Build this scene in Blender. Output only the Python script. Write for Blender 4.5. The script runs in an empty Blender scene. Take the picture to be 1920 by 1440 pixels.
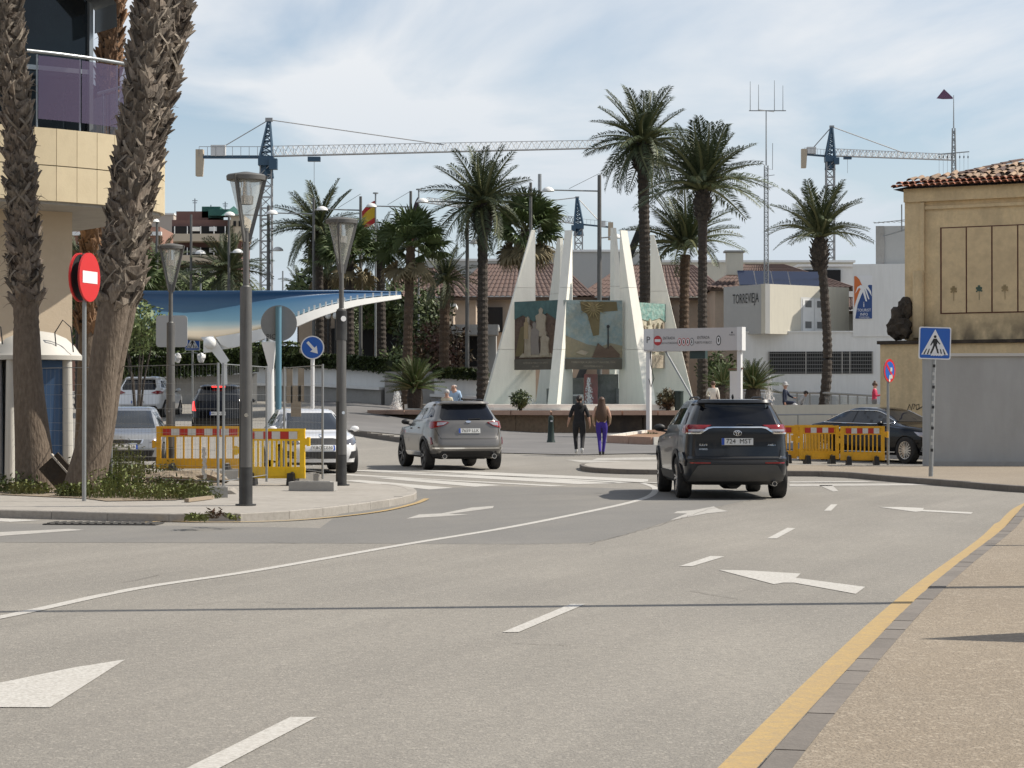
import bpy, bmesh, math, random
from mathutils import Vector, Matrix, noise
from mathutils.geometry import delaunay_2d_cdt
R = math.radians
sc = bpy.context.scene
COL = sc.collection
# ------------------------------------------------------------------ camera, light, exposure
F, HOR, CH = 4200.0, 755.0, 1.6
cam = bpy.data.objects.new('camera', bpy.data.cameras.new('camera'))
COL.objects.link(cam)
cam.location = (0, 0, CH)
cam.rotation_euler = (R(90) + math.atan(35 / F), 0, 0)
cam.data.sensor_width = 36
cam.data.lens = 36 * F / 1920
cam.data.clip_end = 5000
sc.camera = cam
SUN_EL, SUN_AZ = 47.0, 84.0          # azimuth measured clockwise from +Y (the view direction)
sd = Vector((math.sin(R(SUN_AZ)) * math.cos(R(SUN_EL)), math.cos(R(SUN_AZ)) * math.cos(R(SUN_EL)), math.sin(R(SUN_EL))))
sl = bpy.data.lights.new('sun', 'SUN')
sl.energy = 5.0
sl.angle = R(0.5)
sl.color = (1.0, 0.93, 0.82)
so = bpy.data.objects.new('sun', sl)
COL.objects.link(so)
so.rotation_euler = sd.to_track_quat('Z', 'Y').to_euler()
so.location = (30, 10, 60)
w = bpy.data.worlds.new('World')
sc.world = w
w.use_nodes = True
nt = w.node_tree
nt.nodes.clear()
def N(nt, t, **k):
    n = nt.nodes.new(t)
    for a, b in k.items():
        if a.startswith('i_'):
            n.inputs[a[2:].replace('_', ' ')].default_value = b
        else:
            setattr(n, a, b)
    return n
def lk(nt, a, b): nt.links.new(a, b)
sky = N(nt, 'ShaderNodeTexSky', sky_type='NISHITA', sun_disc=False)
sky.sun_elevation = R(SUN_EL); sky.sun_rotation = R(SUN_AZ)
sky.air_density = 1.0; sky.dust_density = 0.6; sky.ozone_density = 2.2
bg1 = N(nt, 'ShaderNodeBackground'); bg1.inputs[1].default_value = 0.105
bg2 = N(nt, 'ShaderNodeBackground'); bg2.inputs[0].default_value = (0.88, 0.895, 0.915, 1); bg2.inputs[1].default_value = 0.86
mx = N(nt, 'ShaderNodeMixShader')
out = N(nt, 'ShaderNodeOutputWorld')
tc = N(nt, 'ShaderNodeTexCoord')
sep = N(nt, 'ShaderNodeSeparateXYZ'); lk(nt, tc.outputs['Generated'], sep.inputs[0])
za = N(nt, 'ShaderNodeMath', operation='ADD'); lk(nt, sep.outputs[2], za.inputs[0]); za.inputs[1].default_value = 0.06
zm = N(nt, 'ShaderNodeMath', operation='MAXIMUM'); lk(nt, za.outputs[0], zm.inputs[0]); zm.inputs[1].default_value = 0.02
dx = N(nt, 'ShaderNodeMath', operation='DIVIDE'); lk(nt, sep.outputs[0], dx.inputs[0]); lk(nt, zm.outputs[0], dx.inputs[1])
dy = N(nt, 'ShaderNodeMath', operation='DIVIDE'); lk(nt, sep.outputs[1], dy.inputs[0]); lk(nt, zm.outputs[0], dy.inputs[1])
cb = N(nt, 'ShaderNodeCombineXYZ'); lk(nt, dx.outputs[0], cb.inputs[0]); lk(nt, dy.outputs[0], cb.inputs[1])
mp = N(nt, 'ShaderNodeMapping'); lk(nt, cb.outputs[0], mp.inputs[0])
mp.inputs['Scale'].default_value = (.9, .40, 1); mp.inputs['Location'].default_value = (.4, 4.3, 0); mp.inputs['Rotation'].default_value = (0, 0, R(15))
cn = N(nt, 'ShaderNodeTexNoise'); cn.inputs['Scale'].default_value = 1.1; cn.inputs['Detail'].default_value = 9; cn.inputs['Roughness'].default_value = 0.52; cn.inputs['Distortion'].default_value = 0.5
lk(nt, mp.outputs[0], cn.inputs[0])
cr = N(nt, 'ShaderNodeValToRGB'); cr.color_ramp.elements[0].position = 0.40; cr.color_ramp.elements[1].position = 0.60
cr.color_ramp.elements[0].color = (0.10, 0.10, 0.10, 1); cr.color_ramp.elements[1].color = (0.92, 0.92, 0.92, 1)
lk(nt, cn.outputs[0], cr.inputs[0])
hz = N(nt, 'ShaderNodeMapRange'); hz.inputs[1].default_value = 0.0; hz.inputs[2].default_value = 0.15; hz.inputs[3].default_value = 1.0; hz.inputs[4].default_value = 0.0; lk(nt, sep.outputs[2], hz.inputs[0])
hc = N(nt, 'ShaderNodeMix', data_type='RGBA'); hc.inputs[6].default_value = (0.88, 0.90, 0.925, 1); hc.inputs[7].default_value = (0.50, 0.61, 0.735, 1); lk(nt, hz.outputs[0], hc.inputs[0]); lk(nt, hc.outputs[2], bg2.inputs[0])
hm = N(nt, 'ShaderNodeMath', operation='MULTIPLY'); hm.inputs[1].default_value = 1.15; lk(nt, hz.outputs[0], hm.inputs[0])
hx = N(nt, 'ShaderNodeMath', operation='MAXIMUM'); lk(nt, hm.outputs[0], hx.inputs[0]); lk(nt, cr.outputs[0], hx.inputs[1]); hx.use_clamp = True
lk(nt, sky.outputs[0], bg1.inputs[0]); lk(nt, hx.outputs[0], mx.inputs[0]); lk(nt, bg1.outputs[0], mx.inputs[1]); lk(nt, bg2.outputs[0], mx.inputs[2]); lk(nt, mx.outputs[0], out.inputs[0])
sc.view_settings.view_transform = 'Standard'
sc.view_settings.look = 'None'
sc.view_settings.exposure = 0.2
sc.view_settings.gamma = 1
sc.view_settings.use_curve_mapping = False
sc.render.engine = 'CYCLES'
sc.cycles.max_bounces = 6
sc.cycles.transparent_max_bounces = 12
sc.cycles.use_denoising = True
rnd = random.Random(7)
# ------------------------------------------------------------------ geometry helpers
def sstep(a, b, x):
    t = max(0.0, min(1.0, (x - a) / (b - a)))
    return t * t * (3 - 2 * t)
def g(x, y):
    """height of the ground above the road in front of the camera"""
    wt = 0.42 + 0.58 * (1 - sstep(-8, 1.5, x)) + 0.25 * sstep(6, 14, x)
    yy = min(y, 120)
    t = max(0.0, yy - 56)
    t = t * t / 16 if t < 8 else t - 4
    return 0.037 * t * wt
def W(px, py, z): return Vector(((px - 960) / F * z, z, CH - (py - HOR) / F * z))
def G(px, py, h=0.0):
    z = (CH - h) * F / (py - HOR)
    return Vector(((px - 960) / F * z, z, h))
def XW(px, z): return (px - 960) / F * z
def wm(o):
    m = o.matrix_basis.copy()
    while o.parent:
        o = o.parent
        m = o.matrix_basis @ m
    return m
class MB:
    def __init__(s): s.v = []; s.f = []; s.m = []; s.mats = []
    def mi(s, mat):
        if mat not in s.mats: s.mats.append(mat)
        return s.mats.index(mat)
    def add(s, vs, fs, mat):
        n = len(s.v); k = s.mi(mat)
        s.v += [tuple(v) for v in vs]
        for f in fs: s.f.append(tuple(i + n for i in f)); s.m.append(k)
        return s
    def box(s, c, size, mat, rz=0, T=None):
        x, y, z = size[0] / 2, size[1] / 2, size[2] / 2
        vs = [Vector((a, b, d)) for a in (-x, x) for b in (-y, y) for d in (-z, z)]
        M_ = T if T is not None else Matrix.Rotation(rz, 4, 'Z')
        vs = [M_ @ v + Vector(c) for v in vs]
        return s.add(vs, [(0, 1, 3, 2), (4, 6, 7, 5), (0, 4, 5, 1), (2, 3, 7, 6), (0, 2, 6, 4), (1, 5, 7, 3)], mat)
    def bar(s, a, b, wd, ht, mat):
        a, b = Vector(a), Vector(b); d = b - a; L = d.length
        if L < 1e-6: return s
        q = d.to_track_quat('Y', 'Z').to_matrix().to_4x4()
        return s.box((a + b) / 2, (wd, L, ht), mat, T=q)
    def cyl(s, a, b, r0, r1, n, mat, caps=True):
        a, b = Vector(a), Vector(b); d = b - a
        q = d.to_track_quat('Z', 'Y').to_matrix()
        vs = []
        for p, r in ((a, r0), (b, r1)):
            for i in range(n):
                t = 2 * math.pi * i / n
                vs.append(p + q @ Vector((r * math.cos(t), r * math.sin(t), 0)))
        fs = [(i, (i + 1) % n, n + (i + 1) % n, n + i) for i in range(n)]
        if caps: fs += [tuple(range(n - 1, -1, -1)), tuple(range(n, 2 * n))]
        return s.add(vs, fs, mat)
    def tube(s, pts, r, n, mat, caps=True):
        pts = [Vector(p) for p in pts]; k = len(pts)
        rr = r if isinstance(r, (list, tuple)) else [r] * k
        vs = []
        for i, p in enumerate(pts):
            d = (pts[min(i + 1, k - 1)] - pts[max(i - 1, 0)])
            if d.length < 1e-9: d = Vector((0, 0, 1))
            q = d.to_track_quat('Z', 'Y').to_matrix()
            for j in range(n):
                t = 2 * math.pi * j / n
                vs.append(p + q @ Vector((rr[i] * math.cos(t), rr[i] * math.sin(t), 0)))
        fs = [(i * n + j, i * n + (j + 1) % n, (i + 1) * n + (j + 1) % n, (i + 1) * n + j) for i in range(k - 1) for j in range(n)]
        if caps: fs += [tuple(range(n - 1, -1, -1)), tuple(range((k - 1) * n, k * n))]
        return s.add(vs, fs, mat)
    def lathe(s, prof, n, mat, c=(0, 0, 0), T=None, rv=0.0):
        c = Vector(c); vs = []
        for r, z in prof:
            for j in range(n):
                t = 2 * math.pi * j / n
                v = Vector((r * math.cos(t), r * math.sin(t), z))
                if T is not None: v = T @ v
                vs.append(v + c)
        k = len(prof)
        fs = [(i * n + j, i * n + (j + 1) % n, (i + 1) * n + (j + 1) % n, (i + 1) * n + j) for i in range(k - 1) for j in range(n)]
        return s.add(vs, fs, mat)
    def prism(s, poly, depth, mat, T=None):
        """poly: 2D points, extruded along local z from 0 to depth, then placed by T"""
        n = len(poly); T = T or Matrix.Identity(4)
        vs = [T @ Vector((x, y, z)) for z in (0, depth) for x, y in poly]
        fs = [(i, (i + 1) % n, n + (i + 1) % n, n + i) for i in range(n)] + [tuple(range(n - 1, -1, -1)), tuple(range(n, 2 * n))]
        return s.add(vs, fs, mat)
    def blob(s, c, rad, mat, seed=0, amp=0.15, sub=2, fr=1.6):
        bm = bmesh.new(); bmesh.ops.create_icosphere(bm, subdivisions=sub, radius=1)
        vs = []
        for v in bm.verts:
            k = 1 + amp * noise.noise(v.co * fr + Vector((seed, seed * 1.7, 0)))
            vs.append(Vector(c) + Vector((v.co.x * rad[0] * k, v.co.y * rad[1] * k, v.co.z * rad[2] * k)))
        fs = [tuple(v.index for v in f.verts) for f in bm.faces]
        bm.free()
        return s.add(vs, fs, mat)
    def build(s, name, parent=None, smooth=None, world=False, label=None, kind=None):
        vs = s.v
        if world and parent:
            im = wm(parent).inverted(); vs = [tuple(im @ Vector(v)) for v in vs]
        me = bpy.data.meshes.new(name); me.from_pydata(vs, [], s.f)
        for m in s.mats: me.materials.append(m)
        me.polygons.foreach_set('material_index', s.m)
        me.update()
        bm = bmesh.new(); bm.from_mesh(me); bmesh.ops.recalc_face_normals(bm, faces=bm.faces); bm.to_mesh(me); bm.free()
        if smooth is not None:
            me.polygons.foreach_set('use_smooth', [True] * len(me.polygons)); me.set_sharp_from_angle(angle=R(smooth))
        o = bpy.data.objects.new(name, me); COL.objects.link(o)
        if parent: o.parent = parent
        if label: o['label'] = label
        if kind: o['kind'] = kind
        return o
def raw(name, verts, faces, mat, parent=None, kind=None, smooth=False, normals=False):
    me = bpy.data.meshes.new(name); me.from_pydata([tuple(v) for v in verts], [], faces)
    for m in (mat if isinstance(mat, list) else [mat]): me.materials.append(m)
    if smooth: me.polygons.foreach_set('use_smooth', [True] * len(me.polygons))
    me.update()
    o = bpy.data.objects.new(name, me); COL.objects.link(o)
    if parent: o.parent = parent
    if kind: o['kind'] = kind
    return o
def thing(name, label, cat, loc=(0, 0, 0), rz=0, group=None):
    o = bpy.data.objects.new(name, None); COL.objects.link(o)
    o.empty_display_size = 0.2
    o.location = loc; o.rotation_euler = (0, 0, rz)
    o['label'] = label; o['category'] = cat
    if group: o['group'] = group
    return o
def tag(o, label, cat, group=None):
    o['label'] = label; o['category'] = cat
    if group: o['group'] = group
    return o
def inst(name, me, parent, M_):
    o = bpy.data.objects.new(name, me); COL.objects.link(o)
    o.parent = parent; o.matrix_basis = M_
    return o
def copy_tree(o, parent=None):
    c = o.copy(); COL.objects.link(c)
    if parent: c.parent = parent
    for ch in list(o.children): copy_tree(ch, c)
    return c
def cdt(poly, step):
    """triangulate a 2D polygon with interior grid points -> verts2d, faces, boundary loop"""
    bp = []
    n = len(poly)
    for i in range(n):
        a, b = Vector(poly[i]), Vector(poly[(i + 1) % n]); k = max(1, int((b - a).length / step))
        bp += [a.lerp(b, t / k) for t in range(k)]
    x0 = min(p.x for p in bp); x1 = max(p.x for p in bp); y0 = min(p.y for p in bp); y1 = max(p.y for p in bp)
    def inside(p):
        c = False; j = len(bp) - 1
        for i in range(len(bp)):
            a, b = bp[i], bp[j]
            if (a.y > p.y) != (b.y > p.y) and p.x < (b.x - a.x) * (p.y - a.y) / (b.y - a.y + 1e-12) + a.x: c = not c
            j = i
        return c
    pts = list(bp)
    nx = int((x1 - x0) / step); ny = int((y1 - y0) / step)
    for i in range(1, nx + 1):
        for j in range(1, ny + 1):
            p = Vector((x0 + (x1 - x0) * i / (nx + 1), y0 + (y1 - y0) * j / (ny + 1)))
            if inside(p) and min((p - q).length for q in bp) > step * 0.35: pts.append(p)
    m = len(bp)
    v, e, f, ov, oe, of = delaunay_2d_cdt(pts, [(i, (i + 1) % m) for i in range(m)], [], 0, 1e-6)
    fs = []
    for t in f:
        c = (v[t[0]] + v[t[1]] + v[t[2]]) / 3
        if inside(c): fs.append(tuple(t))
    return v, fs, m
def patch(mb, poly, fn, mat, step=0.1, off=0.006, skirt=0.012):
    """surface patch: 2D polygon mapped by fn(u, v, offset) onto a surface, with a thin skirt"""
    v, fs, m = cdt(poly, step)
    V3 = [fn(p[0], p[1], off) for p in v]
    mb.add(V3, fs, mat)
    if skirt:
        bnd = [fn(v[i][0], v[i][1], off) for i in range(m)] + [fn(v[i][0], v[i][1], off - skirt) for i in range(m)]
        mb.add(bnd, [(i, (i + 1) % m, m + (i + 1) % m, m + i) for i in range(m)], mat)
def rrect(x0, y0, x1, y1, r, n=3):
    pts = []
    for cx, cy, a0 in ((x1 - r, y1 - r, 0), (x0 + r, y1 - r, 90), (x0 + r, y0 + r, 180), (x1 - r, y0 + r, 270)):
        for i in range(n + 1):
            a = R(a0 + 90 * i / n); pts.append((cx + r * math.cos(a), cy + r * math.sin(a)))
    return pts
def circ(cx, cy, r, n=24, ry=None):
    return [(cx + r * math.cos(2 * math.pi * i / n), cy + (ry or r) * math.sin(2 * math.pi * i / n)) for i in range(n)]
_txt = {}
def text_mesh(s, size=1.0):
    """2D triangles of a word in the default font, centred"""
    if s in _txt: vs, fs = _txt[s]
    else:
        c = bpy.data.curves.new('t', 'FONT'); c.body = s; c.align_x = 'CENTER'; c.align_y = 'CENTER'; c.resolution_u = 2
        o = bpy.data.objects.new('t', c); COL.objects.link(o)
        dg = bpy.context.evaluated_depsgraph_get(); me = o.evaluated_get(dg).to_mesh()
        vs = [(v.co.x, v.co.y) for v in me.vertices]; fs = [tuple(p.vertices) for p in me.polygons]
        o.evaluated_get(dg).to_mesh_clear(); bpy.data.objects.remove(o); bpy.data.curves.remove(c)
        _txt[s] = (vs, fs)
    return [(x * size, y * size) for x, y in vs], fs
def text_on(mb, s, size, fn, mat, sx=1.0):
    vs, fs = text_mesh(s, size)
    mb.add([fn(x * sx, y) for x, y in vs], fs, mat)
# ------------------------------------------------------------------ materials
def M(name, col, rough=0.6, met=0.0, var=(), bump=None, spec=0.5, coat=0.0, alpha=1.0, rand=0.0, emis=None, coord='P', trans=0.0, speck=None):
    m = bpy.data.materials.new(name); m.use_nodes = True; nt = m.node_tree
    b = nt.nodes['Principled BSDF']
    b.inputs['Roughness'].default_value = rough; b.inputs['Metallic'].default_value = met
    b.inputs['Specular IOR Level'].default_value = spec
    b.inputs['Coat Weight'].default_value = coat; b.inputs['Coat Roughness'].default_value = 0.04
    b.inputs['Alpha'].default_value = alpha
    b.inputs['Transmission Weight'].default_value = trans
    c4 = (*col, 1)
    b.inputs['Base Color'].default_value = c4
    if coord == 'P': src = N(nt, 'ShaderNodeNewGeometry').outputs['Position']
    else: src = N(nt, 'ShaderNodeTexCoord').outputs['Object']
    cur = None
    for (scl, amt, c2, *st) in var:      # blend towards c2 by a noise, amt = strength
        n = N(nt, 'ShaderNodeTexNoise'); n.inputs['Scale'].default_value = scl; n.inputs['Detail'].default_value = 5; n.inputs['Roughness'].default_value = 0.6
        if st:
            mp = N(nt, 'ShaderNodeMapping', vector_type='TEXTURE'); mp.inputs['Scale'].default_value = tuple(1 / v for v in st[0]); mp.inputs['Rotation'].default_value = (0, 0, -st[1] if len(st) > 1 else 0); lk(nt, src, mp.inputs[0]); lk(nt, mp.outputs[0], n.inputs[0])
        else: lk(nt, src, n.inputs[0])
        r = N(nt, 'ShaderNodeMapRange'); r.inputs[1].default_value = 0.42; r.inputs[2].default_value = 0.68; r.inputs[3].default_value = 0; r.inputs[4].default_value = amt
        lk(nt, n.outputs[0], r.inputs[0])
        x = N(nt, 'ShaderNodeMix', data_type='RGBA'); lk(nt, r.outputs[0], x.inputs[0])
        if cur is None: x.inputs[6].default_value = c4
        else: lk(nt, cur, x.inputs[6])
        x.inputs[7].default_value = (*c2, 1); cur = x.outputs[2]
    if speck:                            # small grains: (scale, strength, colour, threshold)
        v = N(nt, 'ShaderNodeTexVoronoi'); v.inputs['Scale'].default_value = speck[0]; lk(nt, src, v.inputs[0])
        sp = N(nt, 'ShaderNodeSeparateColor'); lk(nt, v.outputs['Color'], sp.inputs[0])
        r = N(nt, 'ShaderNodeMapRange'); r.inputs[1].default_value = speck[3]; r.inputs[2].default_value = 1; r.inputs[4].default_value = speck[1]
        lk(nt, sp.outputs[0], r.inputs[0])
        x = N(nt, 'ShaderNodeMix', data_type='RGBA'); lk(nt, r.outputs[0], x.inputs[0])
        if cur is None: x.inputs[6].default_value = c4
        else: lk(nt, cur, x.inputs[6])
        x.inputs[7].default_value = (*speck[2], 1); cur = x.outputs[2]
    if rand:
        oi = N(nt, 'ShaderNodeObjectInfo'); h = N(nt, 'ShaderNodeHueSaturation')
        r = N(nt, 'ShaderNodeMapRange'); r.inputs[3].default_value = 1 - rand; r.inputs[4].default_value = 1 + rand
        lk(nt, oi.outputs['Random'], r.inputs[0]); lk(nt, r.outputs[0], h.inputs['Value'])
        if cur is None: h.inputs['Color'].default_value = c4
        else: lk(nt, cur, h.inputs['Color'])
        cur = h.outputs[0]
    if cur is not None: lk(nt, cur, b.inputs['Base Color'])
    if bump:
        n = N(nt, 'ShaderNodeTexNoise'); n.inputs['Scale'].default_value = bump[0]; n.inputs['Detail'].default_value = 4
        if len(bump) > 2:
            mp = N(nt, 'ShaderNodeMapping'); mp.inputs['Scale'].default_value = bump[2]; lk(nt, src, mp.inputs[0]); lk(nt, mp.outputs[0], n.inputs[0])
        else: lk(nt, src, n.inputs[0])
        bp = N(nt, 'ShaderNodeBump'); bp.inputs['Distance'].default_value = bump[1]; bp.inputs['Strength'].default_value = 1
        lk(nt, n.outputs[0], bp.inputs['Height']); lk(nt, bp.outputs[0], b.inputs['Normal'])
    if emis:
        b.inputs['Emission Color'].default_value = (*emis[0], 1); b.inputs['Emission Strength'].default_value = emis[1]
    return m
black = M('black_plastic', (0.015, 0.015, 0.016), 0.55)
rubber = M('tyre_rubber', (0.018, 0.018, 0.018), 0.85, var=((8, .5, (.05, .045, .04)),), coord='O')
glass_dark = M('tinted_glass', (0.005, 0.006, 0.009), 0.04, spec=0.4)
glass_side = M('car_window_glass', (0.012, 0.016, 0.022), 0.03, spec=0.6)
chrome = M('chrome', (0.75, 0.75, 0.75), 0.12, 1.0)
alloy = M('wheel_alloy', (0.45, 0.45, 0.46), 0.3, 0.9)
alloy_d = M('dark_alloy', (0.10, 0.10, 0.105), 0.35, 0.8)
red_lamp = M('red_lamp_lens', (0.20, 0.008, 0.010), 0.12, coat=.5)
red_lit = M('brake_lamp_lit', (0.8, 0.03, 0.03), 0.2, emis=((1, 0.05, 0.04), 1.6))
clear_lamp = M('clear_lamp_lens', (0.36, 0.34, 0.36), 0.12, 0.4, coat=.6)
plate_w = M('plate_white', (0.62, 0.62, 0.60), 0.4)
plate_b = M('plate_blue', (0.02, 0.07, 0.35), 0.4)
ink = M('black_ink', (0.02, 0.02, 0.02), 0.6)
white_p = M('white_paint', (0.75, 0.75, 0.73), 0.5, var=((3, .25, (.55, .53, .5)),))
# ================================================================== GROUND
asph = M('road_asphalt', (0.262, 0.243, 0.212), 0.92, var=((0.8, .9, (.195, .181, .158), (1, .06, 1), R(20)), (2.4, .5, (.18, .166, .145), (1, .08, 1), R(22)), (.35, .6, (.205, .192, .168), (.5, 1, 1)), (0.11, .5, (.30, .276, .236)), (.5, .35, (.20, .187, .165), (1, .5, 1)), (16, .45, (.14, .132, .12)), (0.8, .3, (.175, .163, .143), (1, .12, 1))), bump=(60, .010), speck=(55, .45, (.38, .35, .305), .76))
asph2 = M('resurfaced_asphalt', (0.160, 0.152, 0.139), 0.92, var=((0.22, .85, (.225, .21, .185), (1, .35, 1)), (0.9, .6, (.135, .13, .12), (1, .2, 1), R(40)), (2.8, .35, (.15, .145, .138), (1, .3, 1)), (30, .3, (.12, .12, .115))), bump=(110, .003), speck=(90, .3, (.32, .31, .29), .8))
asph3 = M('dark_plaza_paving', (0.135, 0.13, 0.127), 0.9, var=((0.5, .5, (.21, .20, .19)), (4, .3, (.11, .105, .10))), bump=(20, .002))
tanpave = M('tan_pavement', (0.25, 0.205, 0.152), 0.95, var=((0.5, .5, (.215, .178, .135)), (9, .5, (.175, .145, .11)), (0.5, .6, (.20, .165, .125), (1, .3, 1), R(15)), (0.2, .4, (.30, .255, .20))), bump=(50, .016), speck=(42, .45, (.44, .38, .30), .74))
greypave = M('concrete_pavement', (0.33, 0.305, 0.27), 0.92, var=((0.8, .5, (.25, .23, .20)), (6, .4, (.20, .185, .16))), bump=(40, .004))
kerbm = M('kerb_stone', (0.34, 0.315, 0.28), 0.9, var=((2, .5, (.25, .23, .205)), (14, .35, (.18, .165, .145))), bump=(40, .004), rand=0.12)
kerbd = M('kerb_stone_shaded', (0.175, 0.155, 0.135), 0.9, var=((2, .5, (.13, .115, .10)), (14, .35, (.10, .09, .08))), bump=(40, .004), rand=0.12)  # darker kerb copy, with the shade on kerb faces put into the colour
roadw = M('road_paint_white', (0.50, 0.485, 0.45), 0.8, var=((9, .5, (.41, .39, .355)), (38, .8, (.27, .25, .22)), (1.3, .5, (.42, .40, .365))), bump=(60, .003))
roadw2 = M('road_paint_worn', (0.43, 0.41, 0.375), 0.8, var=((6, .75, (.30, .285, .26)), (30, .6, (.24, .23, .21))), bump=(60, .003))
yellowp = M('road_paint_yellow', (0.42, 0.29, 0.115), 0.85, var=((3, .6, (.36, .25, .12)), (12, .6, (.30, .225, .13)), (40, .5, (.26, .21, .14))), bump=(60, .003))
soil = M('dry_soil', (0.24, 0.19, 0.135), 1.0, var=((2, .6, (.17, .135, .10)), (10, .5, (.30, .25, .19))), bump=(18, .03))
iron = M('cast_iron', (0.07, 0.068, 0.064), 0.7, 0.3, var=((20, .4, (.14, .12, .1)),), bump=(50, .003))
# base: one sheet to the horizon
def axis(a, fine):
    out = list(fine)
    x = fine[0]; st = 6
    while x > -a: x -= st; st *= 1.5; out.insert(0, x)
    x = fine[-1]; st = 6
    while x < a: x += st; st *= 1.5; out.append(x)
    return out
xs = axis(2500, [i * 1.0 for i in range(-30, 31)])
ys = [-60, -30, -10, 0, 10, 20, 30, 40, 50] + [52 + i * 1.0 for i in range(0, 72)] + [128, 140, 160, 200, 280, 400, 700, 1200, 2500, 4000]
vs = [(x, y, g(x, y)) for y in ys for x in xs]
nx = len(xs)
fs = [(j * nx + i, j * nx + i + 1, (j + 1) * nx + i + 1, (j + 1) * nx + i) for j in range(len(ys) - 1) for i in range(nx - 1)]
raw('road', vs, fs, asph, kind='structure', smooth=True)
def sheet(name, pts, off, mat, step=None, kind='structure', parent=None):
    """flat or draped sheet from world XY points"""
    far = max(p[1] for p in pts) > 55
    if far:
        v, f, m = cdt([(p[0], p[1]) for p in pts], step or 1.0)
        vv = [(p[0], p[1], g(p[0], p[1]) + off) for p in v]
        return raw(name, vv, f, mat, parent, kind)
    mb = MB(); mb.add([(p[0], p[1], off) for p in pts], [tuple(range(len(pts)))], mat)
    o = mb.build(name, parent)
    if kind: o['kind'] = kind
    return o
def gp(lst, h=0.0): return [G(x, y, h) for x, y in lst]
# resurfaced darker asphalt of the side street
sheet('resurfaced_street', gp([(-400, 1016), (0, 1017), (380, 1018), (980, 1020), (1105, 1018), (1160, 1006), (1245, 980), (1330, 953), (1420, 934), (1470, 925), (1380, 918), (1235, 918), (1100, 914), (940, 912), (700, 918), (600, 990), (-400, 975)]), .0015, asph2)
# lighter dusty strip along the left kerb
# ---- painted markings (each a marking of its own, flat print on the road)
def marking(name, pts, mat=roadw, off=.0045):
    o = sheet(name, pts, off, mat)
    return o
def stripe(pl, wd, name, mat=roadw, off=.0045, h=0.0):
    """painted band following ground points"""
    P = [Vector(p) for p in pl]; vs = []; 
    for i, p in enumerate(P):
        d = (P[min(i + 1, len(P) - 1)] - P[max(i - 1, 0)]); d.z = 0; d.normalize()
        n = Vector((d.y, -d.x, 0)) * wd / 2
        vs += [(p + n), (p - n)]
    vs = [(v.x, v.y, g(v.x, v.y) + off + h) for v in vs]
    fs = [(2 * i, 2 * i + 1, 2 * i + 3, 2 * i + 2) for i in range(len(P) - 1)]
    return raw(name, vs, fs, mat, kind='structure')
def smoothline(P, k=6):
    """Catmull-Rom through points"""
    P = [Vector(p) for p in P]; out = []
    for i in range(len(P) - 1):
        a, b, c, d = P[max(i - 1, 0)], P[i], P[i + 1], P[min(i + 2, len(P) - 1)]
        for t in [j / k for j in range(k)]:
            out.append(0.5 * ((2 * b) + (c - a) * t + (2 * a - 5 * b + 4 * c - d) * t * t + (3 * b - a - 3 * c + d) * t ** 3))
    out.append(P[-1]); return out
stripe(smoothline(gp([(-420, 1235), (0, 1158), (250, 1105), (480, 1070), (760, 1021), (960, 988), (1120, 956), (1190, 940), (1222, 928), (1228, 915), (1205, 906)])), .125, 'road_marking')
for a in ([(250, 1470), (340, 1446), (402, 1446), (595, 1345), (545, 1345)][1:], [(942, 1186), (972, 1186), (1098, 1133), (1070, 1133)],
          [(1274, 1062), (1298, 1062), (1358, 1044), (1332, 1043)], [(1438, 1010), (1456, 1010), (1491, 991), (1476, 990)], [(1545, 958), (1558, 958), (1570, 946), (1558, 946)]):
    marking('road_marking', gp(a))
# arrows
marking('road_marking', gp([(236, 1237), (95, 1327), (-120, 1326), (-260, 1430), (-330, 1420), (-180, 1323), (-260, 1322), (-60, 1290), (0, 1281), (140, 1252)]))
marking('road_marking', gp([(1347, 1069), (1400, 1070), (1501, 1076), (1492, 1084), (1622, 1101), (1604, 1114), (1488, 1093), (1468, 1093), (1451, 1096)]))
marking('road_marking', gp([(1648, 951), (1690, 951), (1732, 953), (1730, 956), (1824, 961), (1820, 964), (1728, 959), (1716, 960)]))
marking('road_marking', gp([(762, 973), (786, 965), (828, 963), (885, 952), (926, 949), (924, 953), (842, 964), (880, 965), (838, 968), (790, 971)]), roadw2)
marking('road_marking', gp([(1256, 976), (1288, 963), (1262, 963), (1270, 959), (1300, 957), (1338, 950), (1348, 955), (1366, 959), (1325, 963)]), roadw2)
# zebra crossing over the side street
for a in ([(640, 901), (672, 900), (850, 915), (805, 918)], [(700, 896), (745, 896), (942, 910), (890, 913)], [(640, 882), (720, 882), (1170, 906), (1085, 908)], [(780, 882), (860, 883), (1215, 899), (1215, 903), (1150, 906)],
          [(600, 889), (640, 888), (820, 899), (1065, 911), (1030, 912), (760, 897)]):
    marking('road_marking', gp(a))
stripe(gp([(640, 883), (960, 893), (1100, 899), (1240, 907)]), .22, 'road_marking', off=.013)
for a in ([(1120, 862), (1230, 861), (1230, 864), (1110, 865)], [(1060, 864), (1235, 868), (1235, 871), (1090, 868)], [(1480, 908), (1900, 906), (1920, 909), (1480, 912)], [(1535, 910), (1560, 910), (1572, 921), (1562, 922)],
          [(1480, 903), (1620, 902), (1640, 904), (1480, 905)]):
    marking('road_marking', gp(a), roadw2)
marking('road_marking', gp([(-60, 975), (-20, 971), (78, 976), (20, 979)]), roadw)
marking('road_marking', gp([(-200, 1010), (-60, 1001), (130, 992), (160, 994), (20, 1004), (-100, 1014)]), roadw2)
stripe(smoothline(gp([(240, 985), (300, 979), (420, 980), (560, 976), (700, 962), (775, 946), (800, 936)])), .10, 'road_marking', yellowp, off=.013)
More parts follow.
